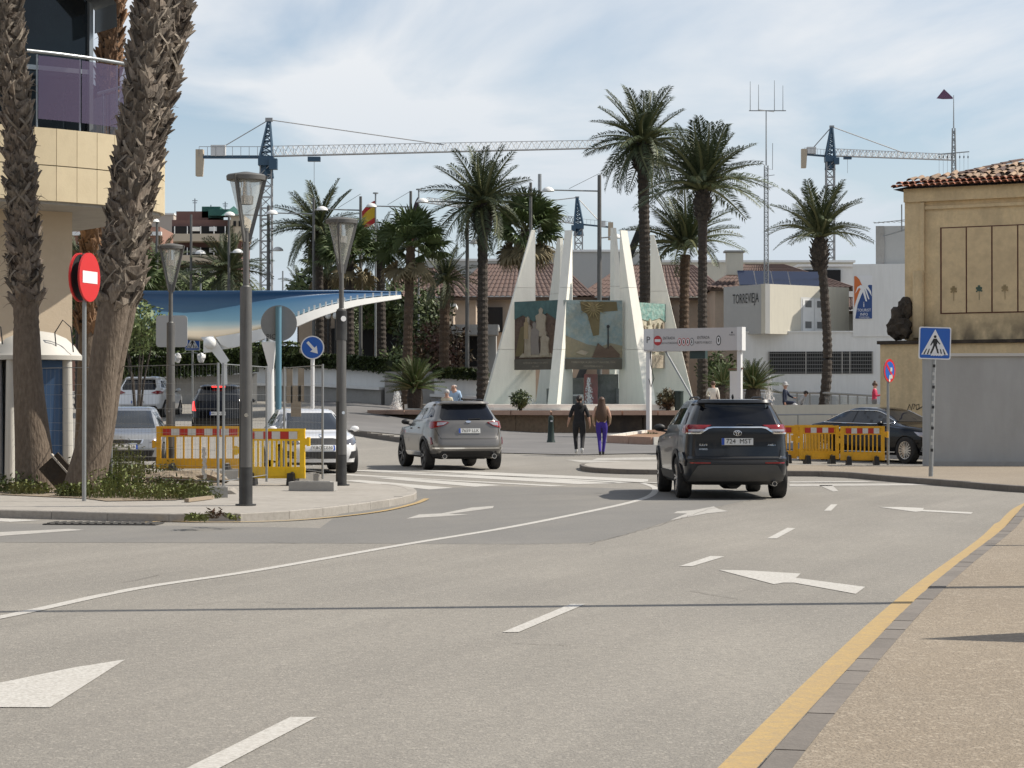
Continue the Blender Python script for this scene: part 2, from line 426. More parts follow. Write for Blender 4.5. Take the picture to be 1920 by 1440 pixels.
# drain grate in the gutter
mb = MB(); mb.box((0, 0, .012), (1.5, .50, .012), iron)
for i in range(14): mb.box((-.68 + i * .105, 0, .024), (.04, .42, .012), iron)
o = mb.build('drain_grate'); o.location = G(195, 983); o.rotation_euler.z = R(-5)
tag(o, 'dark iron drain grate in the gutter by the left kerb', 'drain grate')
# yellow line and right kerb
KL = [(0.2, 5.6), (1.12, 9.6), (3.34, 18.0), (5.78, 26.4), (7.95, 34.3), (9.5, 38.3), (11.6, 41.5), (16, 44), (26, 45)]
kl = smoothline([(x, y, 0) for x, y in KL], 14)
stripe([Vector((p.x - .14 - (.04 if p.y < 30 else 0), p.y + .03, 0)) for p in kl if p.y < 39.5], .165, 'road_marking', yellowp)
def kerb(line, name, mat, L=.6, wd=.14, h=.13, side=1, gap=.008, limit=300):
    """kerb stones as single pieces following a line; returns the inner edge"""
    P = [line[0]]; acc = 0; seg = []
    # resample
    pts = [Vector(line[0])]
    for i in range(1, len(line)):
        a, b = Vector(line[i - 1]), Vector(line[i]); 
        while True:
            d = b - pts[-1]; d.z = 0
            if d.length >= L and (b - a).length > 0: pts.append(pts[-1] + d.normalized() * L)
            else: break
    for i in range(len(pts) - 1):
        a, b = pts[i], pts[i + 1]; d = (b - a); d.z = 0; d.normalize(); n = Vector((d.y, -d.x, 0)) * side
        a2 = a + d * gap / 2; b2 = b - d * gap / 2
        z0 = g(a.x, a.y) - .05; z1 = g(a.x, a.y) + h + rnd.uniform(-.003, .003)
        c = .012
        prof = [(0, z0), (0, z1 - c), (c, z1), (wd, z1), (wd, z0)]
        mb = MB(); vs = [q + n * u + Vector((0, 0, zz - q.z)) for q in (a2, b2) for u, zz in prof]
        m = len(prof)
        mb.add(vs, [(k, (k + 1) % m, m + (k + 1) % m, m + k) for k in range(m)] + [tuple(range(m)), tuple(range(2 * m - 1, m - 1, -1))], mat)
        o = mb.build(name); seg.append(o)
    return pts, seg
def join_parent(parent, objs):
    for o in objs: o.parent = parent
pts, seg = kerb(kl, 'kerb_stone', kerbd, L=.58, side=1, h=.125)
pv = [p for p in kl]
inner = []
for i, p in enumerate(pv):
    d = pv[min(i + 1, len(pv) - 1)] - pv[max(i - 1, 0)]; d.normalize(); inner.append(p + Vector((d.y, -d.x, 0)) * .138)
pave_r = sheet('pavement', [(p.x, p.y) for p in inner] + [(40, 42), (40, 4)], .121, tanpave)
join_parent(pave_r, seg)
# right corner pavement beyond the junction
KR = [(4.92, 47.6), (5.6, 47.2), (6.6, 46.6), (7.4, 45.0), (8.3, 42.8), (9.1, 41.2), (10.2, 40.6), (13, 41.5), (20, 44), (40, 48)]
KR = [G(1455, 893), G(1560, 894), G(1610, 898), G(1700, 906), G(1800, 914), G(1920, 924), G(2100, 930), G(2500, 930)]
kr = smoothline([(p.x, p.y, 0) for p in KR], 8)
pts, seg = kerb(kr, 'kerb_stone', kerbd, L=.95, side=-1, h=.12, wd=.15)
inner = []
for i, p in enumerate(kr):
    d = kr[min(i + 1, len(kr) - 1)] - kr[max(i - 1, 0)]; d.normalize(); inner.append(p + Vector((-d.y, d.x, 0)) * .148)
pave_c = sheet('pavement', [(p.x, p.y) for p in inner] + [(20, 52.8), (8.1, 52.8), (6.8, 53.4), (5.3, 53.4)], .116, tanpave)
join_parent(pave_c, seg)
# refuge island left of the dark car
KI = smoothline([G(1262, 890), G(1180, 889.5), G(1110, 886), G(1088, 881), G(1096, 876.5), G(1160, 874)], 6)
pts, seg = kerb(KI, 'kerb_stone', kerbd, L=.55, side=1, h=.115, wd=.12)
isl = sheet('traffic_island', [(p.x + .1, p.y + .1) for p in KI] + [tuple(G(1300, 874).xy), tuple(G(1300, 889).xy)], .113, greypave)
join_parent(isl, seg)
# left pavement
KP = [G(-500, 968), G(-200, 970), G(0, 971), (0, 0, 0), G(210, 977), G(330, 979.5), G(480, 978), G(600, 968), G(700, 955), G(762, 944), G(782, 936), G(770, 925), G(720, 918)]
KP = [Vector(p) for i, p in enumerate(KP) if i != 3]
kp = smoothline(KP, 8)
pts, seg = kerb(kp, 'kerb_stone', kerbm, L=.95, side=-1, h=.12, wd=.15)
inner = []
for i, p in enumerate(kp):
    d = kp[min(i + 1, len(kp) - 1)] - kp[max(i - 1, 0)]; d.normalize(); inner.append(p + Vector((-d.y, d.x, 0)) * .148)
pave_l = sheet('pavement', [(p.x, p.y) for p in inner] + [tuple(G(640, 905, .12).xy), (-3.7, 41), (-4.3, 44), (-6, 47), (-9, 52), (-30, 52), (-30, 32)], .116, greypave)
join_parent(pave_l, seg)
# planting bed at the left, with earth and rubble
bed = sheet('planting_bed', gp([(-200, 925), (0, 928), (160, 935), (200, 940), (330, 938), (390, 926), (420, 905), (420, 893), (300, 885), (0, 880), (-200, 880)], .12), .128, soil)
# plaza
PZ = [G(640, 814), G(700, 822), G(760, 830.5), G(930, 838), G(937, 858), G(1100, 862), G(1120, 858), G(1235, 855), G(1350, 850)]
PZ = [(-9.4, 110), (-8.6, 92), (-7.6, 84), (-6.3, 79), (-3.6, 77), (-1.2, 69), (-0.4, 66.0), (2.1, 64.9), (3, 65.5), (5.5, 66.5), (9, 69), (14, 70), (16, 75), (16, 110)]
sheet('plaza_paving', PZ, .022, asph3, step=1.2)
# faint kerb between street and plaza at the left
KZ = smoothline([(-6.4, 76.6, 0), (-5.2, 75, 0), (-4.2, 73, 0), (-2.9, 70.5, 0), (-1.8, 68.5, 0)], 8)
pts, seg = kerb(KZ, 'kerb_stone', kerbd, L=.95, side=-1, h=.14, wd=.16)
kz = thing('street_kerb', 'low dark kerb line curving behind the silver crossover towards the plaza', 'kerb', (0, 0, 0)); join_parent(kz, seg)
# cracks and sealed joints in the asphalt
tar = M('tar_seal', (.12, .11, .10), .9, var=((5, .9, (.23, .21, .18)),))
qc = random.Random(2)
def crack(pts, wd=.009):
    P = [G(*p) for p in pts]; out = []
    for a, b in zip(P, P[1:]):
        n = max(2, int((b - a).length / .25)); d = (b - a).normalized(); nn = Vector((d.y, -d.x, 0))
        out += [a.lerp(b, i / n) + nn * qc.uniform(-.03, .03) for i in range(n)]
    out.append(P[-1]); stripe(out, wd, 'asphalt_crack', tar, off=.007)
for c_ in ([(-50, 1018), (300, 1017), (560, 1019)], [(510, 1015), (540, 1018), (565, 1020)], [(780, 1021), (1000, 1021), (1110, 1019)], [(350, 1135), (430, 1128), (500, 1130), (560, 1133)], [(170, 1116), (190, 1113), (215, 1110)], [(235, 1092), (262, 1086), (300, 1078)],
           [(1300, 1108), (1340, 1116), (1385, 1124)], [(1100, 1022), (1240, 984), (1330, 955), (1425, 935)], [(960, 1207), (1020, 1208), (1065, 1211)], [(1390, 1012), (1540, 1008), (1730, 1007)], [(1130, 930), (1100, 928), (1010, 928)], [(1490, 930), (1620, 928), (1920, 933)]):
    crack(c_)

# ================================================================== CARS
def paint(name, col, met=0.5, rough=0.28, coat=1.0, spec=.5):
    return M(name, col, rough, met, var=((1.2, .15, tuple(c * .8 for c in col)),), coat=coat, coord='O', spec=spec)
class Car:
    """body as a stack of rounded plan outlines; x lateral, y 0 (rear bumper) .. L (front bumper)"""
    def __init__(s, rows, L, W_, ry_r=.30, ry_f=.45, bow=.07, bowf=.16, tap=.07, rx=.30):
        s.rows = rows; s.L = L; s.W = W_; s.ry_r = ry_r; s.ry_f = ry_f; s.bow = bow; s.bowf = bowf; s.tap = tap; s.rx = rx; s.c = {}
    def par(s, z):
        r = s.rows
        if z <= r[0][0]: return r[0][1:4]
        for a, b in zip(r, r[1:]):
            if z <= b[0]:
                t = (z - a[0]) / (b[0] - a[0] + 1e-9)
                return tuple(a[i] + (b[i] - a[i]) * t for i in (1, 2, 3))
        return r[-1][1:4]
    def loop(s, z, ry=None):
        z = round(z, 4)
        if z in s.c: return s.c[z]
        yr, yf, w_ = s.par(z)
        span = yf - yr; ryr = min(s.ry_r, span * .25); ryf = min(s.ry_f, span * .3); rx = min(s.rx, w_ * .45)
        mid = (yr + yf) / 2
        def wt(y): return w_ * (1 - s.tap * min(1, abs((y - mid) / (span / 2))) ** 3)
        P = []
        wr = wt(yr); wf = wt(yf)
        for i in range(7):
            x = (wr - rx) * i / 7; P.append((x, yr + s.bow * (x / w_) ** 2))
        yb = yr + s.bow * ((wr - rx) / w_) ** 2; 
        for i in range(9):
            a = R(90 * i / 8); P.append((wr - rx + rx * math.sin(a) ** .8 if i else wr - rx, yb + ryr * (1 - math.cos(a)) ** .9 if i else yb))
        y0 = yb + ryr; yb2 = yf - s.bowf * ((wf - rx) / w_) ** 2; y1 = yb2 - ryf
        for i in range(1, 16):
            y = y0 + (y1 - y0) * i / 16
            base = wt(y)
            P.append((base, y))
        for i in range(9):
            a = R(90 * i / 8); P.append((wf - rx + rx * math.cos(a) ** .8 if i < 8 else wf - rx, y1 + ryf * math.sin(a)))
        for i in range(6, -1, -1):
            x = (wf - rx) * i / 7; P.append((x, yf - s.bowf * (x / w_) ** 2))
        s.c[z] = P
        return P
    def body(s, mat, dark, arches, parent, name='body', zdark=.0):
        zs = []
        for a, b in zip(s.rows, s.rows[1:]):
            k = max(1, int((b[0] - a[0]) / .05)); zs += [a[0] + (b[0] - a[0]) * i / k for i in range(k)]
        zs.append(s.rows[-1][0])
        n = None; vs = []; fs = []; mi = []
        for z in zs:
            P = s.loop(z); full = P + [(-x, y) for x, y in P[-2:0:-1]]
            n = len(full); vs += [(x, y, z) for x, y in full]
        for j in range(len(zs) - 1):
            for i in range(n): fs.append((j * n + i, j * n + (i + 1) % n, (j + 1) * n + (i + 1) % n, (j + 1) * n + i)); mi.append(1 if zs[j] < zdark else 0)
        fs.append(tuple(range(n - 1, -1, -1))); mi.append(1); fs.append(tuple((len(zs) - 1) * n + i for i in range(n))); mi.append(0)
        me = bpy.data.meshes.new(name); me.from_pydata(vs, [], fs); me.materials.append(mat); me.materials.append(dark)
        me.polygons.foreach_set('material_index', mi)
        o = bpy.data.objects.new(name, me); COL.objects.link(o)
        cut = MB()
        for y, z, r, xin in arches:
            for sx in (-1, 1): cut.cyl((sx * xin, y, z), (sx * 1.3, y, z), r, r, 28, dark)
        c = cut.build('cut')
        md = o.modifiers.new('b', 'BOOLEAN'); md.object = c; md.solver = 'EXACT'; md.operation = 'DIFFERENCE'; md.use_self = True
        dg = bpy.context.evaluated_depsgraph_get(); ev = o.evaluated_get(dg); m2 = bpy.data.meshes.new_from_object(ev)
        bpy.data.objects.remove(o); bpy.data.objects.remove(c)
        m2.name = name
        m2.polygons.foreach_set('use_smooth', [True] * len(m2.polygons)); m2.set_sharp_from_angle(angle=R(32))
        o = bpy.data.objects.new(name, m2); COL.objects.link(o); o.parent = parent
        return o
    def at_u(s, u, z, off=0, front=False):
        """point at arc length u from the rear (or front) centre at height z"""
        sg = -1 if u < 0 else 1; u = abs(u)
        P = s.loop(z)
        if front: P = P[::-1]
        acc = 0
        for a, b in zip(P, P[1:]):
            d = math.hypot(b[0] - a[0], b[1] - a[1])
            if acc + d >= u and d > 0:
                t = (u - acc) / d; x = a[0] + (b[0] - a[0]) * t; y = a[1] + (b[1] - a[1]) * t
                nx_, ny_ = (b[1] - a[1]) / d, -(b[0] - a[0]) / d
                if front: nx_, ny_ = -nx_, -ny_
                return Vector((sg * (x + nx_ * off), y + ny_ * off, z + off * .3))
            acc += d
        return Vector((0, 0, z))
    def rear(s): return lambda u, z, off: s.at_u(u, z, off)
    def front(s): return lambda u, z, off: s.at_u(u, z, off, True)
    def side(s, sg=1):
        def f(y, z, off):
            P = s.loop(z)
            for a, b in zip(P, P[1:]):
                if a[1] <= y <= b[1] and a[0] > .2 and b[1] > a[1]:
                    t = (y - a[1]) / (b[1] - a[1]); return Vector((sg * (a[0] + (b[0] - a[0]) * t + off), y, z + off * .25))
            return Vector((sg * (P[len(P) // 2][0] + off), y, z))
        return f
def P1(name, parent, fn, polys, mat, off=.006, step=.1, skirt=.015, mirror=False, label=None):
    o = None
    for p in polys:
        for q in ([p, [(-a, b) for a, b in p][::-1]] if mirror else [p]):
            mb = MB(); patch(mb, q, fn, mat, step, off, skirt); o = mb.build(name, parent, smooth=40, label=label)
    return o
def wheel(parent, x, y, r, wd, sg, rim_mat, spokes=5, steer=0.0, split=True):
    wo = MB()
    T = Matrix.Rotation(R(90), 4, 'Y')
    k = sg
    prof = [(r * .62, -wd / 2), (r * .93, -wd / 2), (r * .985, -wd * .40), (r, -wd * .25), (r, wd * .25), (r * .985, wd * .40), (r * .93, wd / 2), (r * .66, wd / 2 + .004), (r * .64, wd * .42)]
    wo.lathe(prof, 32, rubber, T=T)
    w_ = wo.build('wheel', parent, smooth=35)
    w_.location = (x, y, r)
    w_.rotation_euler.z = steer
    m = MB()
    rr = r * .66
    xo = sg * wd * .46
    m.lathe([(rr, -wd * .45), (rr * .94, -wd * .4), (rr * .94, wd * .4), (rr, wd * .47), (rr * .9, wd * .44)], 28, rim_mat, T=T)
    m.cyl((sg * wd * .1, 0, 0), (sg * wd * .14, 0, 0), rr * .9, rr * .9, 24, black)
    for i in range(spokes):
        for da in ((-.13, .13) if spokes < 8 else (0,)):
            a = 2 * math.pi * i / spokes + da; a2 = 2 * math.pi * i / spokes + da * 1.2
            m.bar((sg * wd * .36, rr * .12 * math.cos(a), rr * .12 * math.sin(a)), (sg * wd * .43, rr * .95 * math.cos(a2), rr * .95 * math.sin(a2)), .035 if spokes < 8 else .02, .03, rim_mat)
    m.cyl((sg * wd * .28, 0, 0), (sg * wd * .44, 0, 0), rr * .2, rr * .16, 12, rim_mat)
    m.build('rim', w_, smooth=35)
    return w_
def wheels(parent, ya, yb, r, wd, track, rim_mat, spokes=5, steer=0.0):
    for y, st in ((ya, 0), (yb, steer)):
        for sg in (-1, 1): wheel(parent, sg * (track / 2), y, r, wd, sg, rim_mat, spokes, st)
def plate(parent, fn, z, text, wd=.52, ht=.11, u0=0.0, off=.03, eu=True):
    mb = MB(); patch(mb, [(u0 - wd / 2, z - ht / 2), (u0 + wd / 2, z - ht / 2), (u0 + wd / 2, z + ht / 2), (u0 - wd / 2, z + ht / 2)], fn, plate_w, .1, off, .02)
    o = mb.build('number_plate', parent)
    m = MB()
    if eu: patch(m, [(u0 - wd / 2, z - ht / 2), (u0 - wd / 2 + .045, z - ht / 2), (u0 - wd / 2 + .045, z + ht / 2), (u0 - wd / 2, z + ht / 2)], fn, plate_b, .1, off + .003, 0)
    text_on(m, text, .108, lambda x, y: fn(u0 + .02 + x * 1.0, z + y, off + .005), ink)
    m.build('plate_lettering', o, kind='stuff')
def mirror_(parent, y, z, w_, mat, capmat=None):
    for sg in (-1, 1):
        m = MB(); m.blob((sg * (w_ + .09), y, z), (.105, .05, .068), capmat or mat, 1, .05)
        m.bar((sg * (w_ - .06), y + .02, z - .07), (sg * (w_ + .06), y, z - .05), .05, .035, black)
        m.build('wing_mirror', parent, smooth=50)
def rails(parent, c, y0, y1, z, mat, inset=.06):
    for sg in (-1, 1):
        m = MB(); x = sg * (c.par(z - .045)[2] - inset)
        n = 6
        m.tube([(x * .985 if i in (0, n) else x, y0 + (y1 - y0) * i / n, z - (.035 if i in (0, n) else 0)) for i in range(n + 1)], .017, 6, mat)
        m.build('roof_rail', parent, smooth=50)
# ------------------------------------------------------------- dark grey SUV (nearest)
grey_b = paint('dark_blue_grey_paint', (0.013, 0.016, 0.021), .15, .3, .45, .3)
clad = M('dark_grey_cladding', (0.011, 0.0115, 0.0125), 0.6, coord='O', var=((5, .5, (.035, .034, .032)),))
skid = M('grey_skid_panel', (0.075, 0.074, 0.072), 0.5, .2, coord='O', var=((5, .4, (.09, .087, .08)),))
t = thing('parked_suv', 'dark blue grey crossover seen from behind with number plate 724 MST', 'car', (3.71, 36.75, 0), R(2.6))
t.name = 'suv'
c = Car([(.24, .30, 4.30, .80), (.30, .14, 4.45, .87), (.40, .05, 4.58, .905), (.55, .0, 4.6, .925), (.68, .0, 4.6, .93), (.72, .07, 4.59, .93), (.90, .09, 4.52, .925), (1.00, .09, 4.30, .915), (1.05, .085, 3.5, .91), (1.10, .08, 3.2, .90),
         (1.20, .10, 3.05, .88), (1.26, .16, 2.95, .845), (1.45, .28, 2.66, .75), (1.56, .37, 2.48, .69), (1.585, .27, 2.42, .675), (1.62, .30, 2.25, .65), (1.645, .42, 2.0, .60), (1.66, .8, 1.7, .48)], 4.6, 1.855, ry_r=.34, bow=.09, rx=.20)
c.body(grey_b, clad, [(.93, .35, .405, .60), (3.62, .35, .405, .60)], t, zdark=.40)
rf = c.rear()
wheels(t, .93, 3.62, .352, .235, 1.60, alloy, 5, R(-3))
P1('rear_window', t, rf, [[(-.66, 1.21), (.66, 1.21), (.655, 1.26), (.57, 1.555), (.5, 1.572), (-.5, 1.572), (-.57, 1.555), (-.655, 1.26)]], glass_dark, .012, .08)
P1('spoiler', t, rf, [[(-.62, 1.578), (.62, 1.578), (.58, 1.625), (-.58, 1.625)]], grey_b, .075, .08, .08)
for sg in (-1, 1):
    q = [(.42, 1.225), (.86, 1.235), (1.02, 1.20), (1.10, 1.14), (1.02, 1.085), (.80, 1.09), (.70, 1.12), (.56, 1.16)]
    lp = P1('tail_lamp', t, rf, [[(sg * a, b) for a, b in q]], red_lamp, .028, .06, .04)
    q2 = [(.50, 1.155), (.80, 1.15), (.80, 1.115), (.60, 1.115)]
    P1('reversing_lamp', lp, rf, [[(sg * a, b) for a, b in q2]], clear_lamp, .036, .08)
    P1('reflector', t, rf, [[(sg * a, b) for a, b in [(.45, .595), (.78, .595), (.80, .62), (.45, .62)]]], red_lamp, .012, .1)
    P1('side_window', t, c.side(sg), [[(.55, 1.245), (1.55, 1.225), (1.56, 1.5), (.95, 1.51), (.70, 1.44)]], glass_side, .006, .12)
    P1('side_window', t, c.side(sg), [[(1.62, 1.225), (2.62, 1.20), (2.50, 1.38), (2.20, 1.49), (1.62, 1.5)]], glass_side, .006, .12)
    P1('wheel_arch_trim', t, c.side(sg), [[(.93 + .48 * math.cos(R(a)), .35 + .48 * math.sin(R(a))) for a in range(170, -1, -17)] + [(.93 + .40 * math.cos(R(a)), .35 + .40 * math.sin(R(a))) for a in range(0, 171, 17)]], clad, .022, .2, .03)
    P1('wheel_arch_trim', t, c.side(sg), [[(3.62 + .48 * math.cos(R(a)), .35 + .48 * math.sin(R(a))) for a in range(170, 5, -17)] + [(3.62 + .40 * math.cos(R(a)), .35 + .40 * math.sin(R(a))) for a in range(5, 171, 17)]], clad, .022, .2, .03)
    P1('sill_trim', t, c.side(sg), [[(1.42, .30), (3.14, .30), (3.14, .44), (1.42, .44)]], clad, .018, .2, .03)
    P1('door_handle', t, c.side(sg), [[(1.50, .99), (1.68, .99), (1.68, 1.02), (1.50, 1.02)]], chrome, .03, .2, .03)
    P1('door_handle', t, c.side(sg), [[(2.42, .98), (2.60, .98), (2.60, 1.01), (2.42, 1.01)]], chrome, .03, .2, .03)
cb_ = [(-.86, 1.075), (-.60, 1.075), (-.47, 1.16), (-.40, 1.175), (.40, 1.175), (.47, 1.16), (.60, 1.075), (.86, 1.075), (.86, 1.098), (.62, 1.098), (.49, 1.187), (.40, 1.197), (-.40, 1.197), (-.49, 1.187), (-.62, 1.098), (-.86, 1.098)]
P1('chrome_trim', t, rf, [cb_], chrome, .035, .08, .03)
P1('tailgate_seam', t, rf, [[(-.70, .70), (.70, .70), (.74, .86), (.735, .90), (.73, .86), (.69, .712), (-.69, .712), (-.73, .86), (-.735, .90), (-.74, .86)]], black, .004, .1, 0)
P1('skid_panel', t, rf, [[(-.80, .33), (-.86, .30), (.86, .30), (.80, .33), (.66, .56), (.6, .575), (-.6, .575), (-.66, .56)]], skid, .022, .08, .03)
P1('bumper_recess', t, rf, [[(-.72, .585), (.72, .585), (.72, .70), (-.72, .70)]], black, .006, .1, .006)
P1('bumper_lower', t, rf, [[(-.74, .25), (.74, .25), (.80, .298), (-.80, .298)]], black, .012, .1, .01)
P1('bumper_corner', t, rf, [[(.93, .55), (1.22, .60), (1.24, .76), (1.0, .78), (.90, .64)]], grey_b, .03, .06, .04, mirror=True)
plate(t, rf, .955, '724  MST', off=.02)
m = MB()
for cx, cz, rx_, rz_ in ((0, 1.095, .065, .043), (0, 1.112, .038, .022), (0, 1.088, .017, .036)):
    P = [rf(cx + rx_ * math.cos(a), cz + rz_ * math.sin(a), .012) for a in [i * math.pi / 10 for i in range(21)]]
    m.tube(P, .0055, 5, chrome)
m.build('emblem', t, smooth=60)
m = MB()
text_on(m, 'RAV4', .055, lambda x, y: rf(-.56 + x, .90 + y, .012), chrome)
text_on(m, 'HYBRID', .04, lambda x, y: rf(-.56 + x, .83 + y, .012), chrome)
text_on(m, 'AWD-i', .045, lambda x, y: rf(.57 + x, .90 + y, .012), chrome)
m.build('model_lettering', t, kind='stuff')
m = MB(); m.cyl((.62, .42, .265), (.62, .10, .265), .04, .042, 12, chrome); m.cyl((.62, .2, .265), (.62, .098, .265), .033, .033, 12, black); m.build('exhaust_pipe', t, smooth=40)
m = MB(); m.cyl((0, .5, .30), (0, 1.4, .27), .14, .14, 10, black); m.box((0, .93, .33), (1.2, .09, .09), black); m.box((0, 2.2, .30), (1.1, 2.6, .10), black); m.build('underbody', t)
m = MB(); m.tube([rf(-.02, 1.22, .03), rf(.02, 1.235, .04), rf(.26, 1.225, .03)], .008, 5, black); m.build('rear_wiper', t)
m = MB(); m.blob((0, .62, 1.70), (.02, .07, .045), black); m.build('roof_antenna', t, smooth=50)
mirror_(t, 2.92, 1.16, .88, grey_b, black)
rails(t, c, .75, 2.1, 1.69, black)
# windscreen & front parts (seen when looking from the side)
P1('windscreen', t, c.front(), [[(-.62, 1.14), (.62, 1.14), (.52, 1.50), (-.52, 1.50)]], glass_side, .01, .1)
P1('headlamp', t, c.front(), [[(.45, .82), (1.05, .86), (1.05, .94), (.5, .90)]], clear_lamp, .01, .1, mirror=True)
# ------------------------------------------------------------- silver grey SUV (second)
silv = paint('warm_silver_paint', (0.150, 0.142, 0.132), .4, .3, .6)
t = thing('suv', 'warm silver crossover seen obliquely from behind, driving left past the fountain', 'car', (-1.00, 52.9, 0), R(13.8))
c = Car([(.27, .30, 4.30, .78), (.32, .12, 4.48, .86), (.45, .02, 4.6, .915), (.58, .0, 4.62, .935), (.70, .03, 4.62, .94), (.85, .10, 4.56, .935), (.98, .12, 4.35, .92), (1.03, .13, 3.5, .91), (1.08, .14, 3.25, .90),
         (1.17, .17, 3.05, .88), (1.23, .24, 2.95, .83), (1.42, .42, 2.66, .74), (1.54, .54, 2.45, .68), (1.57, .44, 2.40, .66), (1.605, .48, 2.2, .63), (1.63, .62, 1.95, .58), (1.645, .95, 1.7, .46)], 4.62, 1.88, ry_r=.40, bow=.10, rx=.24)
c.body(silv, clad, [(.95, .345, .395, .60), (3.66, .345, .395, .60)], t, zdark=.37)
rf = c.rear()
wheels(t, .95, 3.66, .345, .23, 1.62, alloy_d, 5, R(6))
P1('rear_window', t, rf, [[(-.62, 1.19), (.62, 1.19), (.66, 1.25), (.56, 1.545), (-.56, 1.545), (-.66, 1.25)]], glass_dark, .012, .08)
P1('spoiler', t, rf, [[(-.60, 1.56), (.60, 1.56), (.56, 1.61), (-.56, 1.61)]], silv, .07, .08, .07)
for sg in (-1, 1):
    lp = P1('tail_lamp', t, rf, [[(sg * a, b) for a, b in [(.46, 1.13), (.60, 1.155), (.95, 1.15), (1.10, 1.12), (1.12, 1.02), (.98, .98), (.70, 1.02), (.58, 1.06)]]], red_lamp, .025, .06, .03)
    P1('reversing_lamp', lp, rf, [[(sg * a, b) for a, b in [(.50, 1.125), (.72, 1.13), (.74, 1.045), (.60, 1.065)]]], clear_lamp, .033, .08)
    P1('reflector', t, rf, [[(sg * a, b) for a, b in [(.93, .62), (1.02, .60), (1.04, .76), (.99, .78)]]], red_lamp, .02, .1)
    P1('side_window', t, c.side(sg), [[(.62, 1.27), (1.35, 1.20), (1.42, 1.20), (1.42, 1.475), (1.0, 1.485), (.75, 1.42)]], glass_side, .006, .12)
    P1('side_window', t, c.side(sg), [[(1.48, 1.195), (2.68, 1.18), (2.50, 1.36), (2.20, 1.46), (1.48, 1.475)]], glass_side, .006, .12)
    P1('wheel_arch_trim', t, c.side(sg), [[(yc + .46 * math.cos(R(a)), .345 + .46 * math.sin(R(a))) for a in range(170, 5, -17)] + [(yc + .395 * math.cos(R(a)), .345 + .395 * math.sin(R(a))) for a in range(5, 171, 17)] for yc in (.95, 3.66)], clad, .018, .2, .03)
    P1('sill_trim', t, c.side(sg), [[(1.45, .32), (3.18, .32), (3.18, .43), (1.45, .41)]], chrome, .015, .2, .03)
    P1('door_seam', t, c.side(sg), [[(1.45, .45), (1.46, .45), (1.46, 1.18), (1.45, 1.18)], [(2.62, .45), (2.63, .45), (2.70, 1.15), (2.69, 1.15)]], black, .003, .2, 0)
    P1('door_handle', t, c.side(sg), [[(1.50, .98), (1.70, .98), (1.70, 1.01), (1.50, 1.01)], [(2.40, .96), (2.60, .96), (2.60, .99), (2.40, .99)]], silv, .03, .2, .03)
    m = MB(); m.cyl((sg * .60, .40, .335), (sg * .60, .0, .335), .055, .058, 12, chrome); m.cyl((sg * .60, .2, .335), (sg * .60, -.004, .335), .045, .045, 12, black); m.build('exhaust_pipe', t, smooth=40)
P1('tailgate_seam', t, rf, [[(-.68, .74), (.68, .74), (.80, .96), (.79, 1.0), (.785, .965), (.67, .752), (-.67, .752), (-.785, .965), (-.79, 1.0), (-.80, .96)]], black, .004, .1, 0)
P1('bumper_lower', t, rf, [[(-.85, .29), (.85, .29), (.90, .34), (.66, .45), (-.66, .45), (-.90, .34)]], black, .01, .1, .01)
P1('bumper_strip', t, rf, [[(-.95, .50), (.95, .50), (.95, .535), (-.95, .535)]], chrome, .022, .08, .03)
P1('badge', t, rf, [circ(0, 1.145, .065, 14, .026)], chrome, .02, .1)
plate(t, rf, .93, '7659 LLK', u0=.02, off=.02)
m = MB(); m.box((0, 2.2, .31), (1.1, 2.8, .12), black); m.box((0, .95, .33), (1.2, .09, .09), black); m.build('underbody', t)
m = MB(); m.tube([rf(0, 1.2, .03), rf(.3, 1.215, .03)], .009, 5, black); m.build('rear_wiper', t)
mirror_(t, 2.92, 1.13, .88, silv, black)
rails(t, c, .85, 2.15, 1.675, black)
m = MB(); m.blob((0, .85, 1.69), (.02, .07, .04), black); m.build('roof_antenna', t, smooth=50)
P1('windscreen', t, c.front(), [[(-.62, 1.14), (.62, 1.14), (.52, 1.48), (-.52, 1.48)]], glass_side, .01, .1)
# ------------------------------------------------------------- white hatchback, front towards us
whc = paint('white_car_paint', (0.72, 0.72, 0.72), 0.0, .3)
t = thing('hatchback', 'white five door hatchback facing us behind the wire fence and yellow barrier', 'car', (-4.55, 50.6, g(-4.5, 52)), R(180 + 14))
t.location = G(607, 889); t.location.z = 0
def shift(o, L_):   # move so that the front bumper centre is at the thing's position
    o.location = Vector(o.location) - Matrix.Rotation(o.rotation_euler.z, 3, 'Z') @ Vector((0, L_, 0))
c = Car([(.20, .20, 4.15, .78), (.26, .08, 4.26, .86), (.45, .0, 4.31, .89), (.60, .02, 4.29, .905), (.70, .08, 4.22, .905), (.80, .13, 4.10, .90), (.86, .14, 3.9, .895), (.92, .15, 3.45, .885), (.96, .16, 3.18, .875),
         (1.02, .20, 3.05, .85), (1.20, .40, 2.72, .75), (1.36, .62, 2.36, .66), (1.42, .55, 2.15, .62), (1.45, .8, 1.9, .55), (1.465, 1.1, 1.7, .42)], 4.31, 1.82, ry_f=.60, bowf=.20, rx=.34)
c.body(whc, black, [(.82, .31, .355, .60), (3.45, .31, .355, .60)], t, zdark=.26)
shift(t, 4.31)
ff = c.front(); wheels(t, .82, 3.45, .315, .21, 1.56, alloy, 5, R(0))
P1('windscreen', t, ff, [[(-.64, .985), (.64, .985), (.66, 1.0), (.56, 1.36), (-.56, 1.36), (-.66, 1.0)]], glass_side, .01, .08)
P1('grille', t, ff, [[(-.30, .66), (.30, .66), (.36, .70), (.33, .78), (.24, .80), (-.24, .80), (-.33, .78), (-.36, .70)]], black, .012, .06)
P1('lower_grille', t, ff, [[(-.42, .34), (.42, .34), (.48, .50), (-.48, .50)]], black, .01, .08)
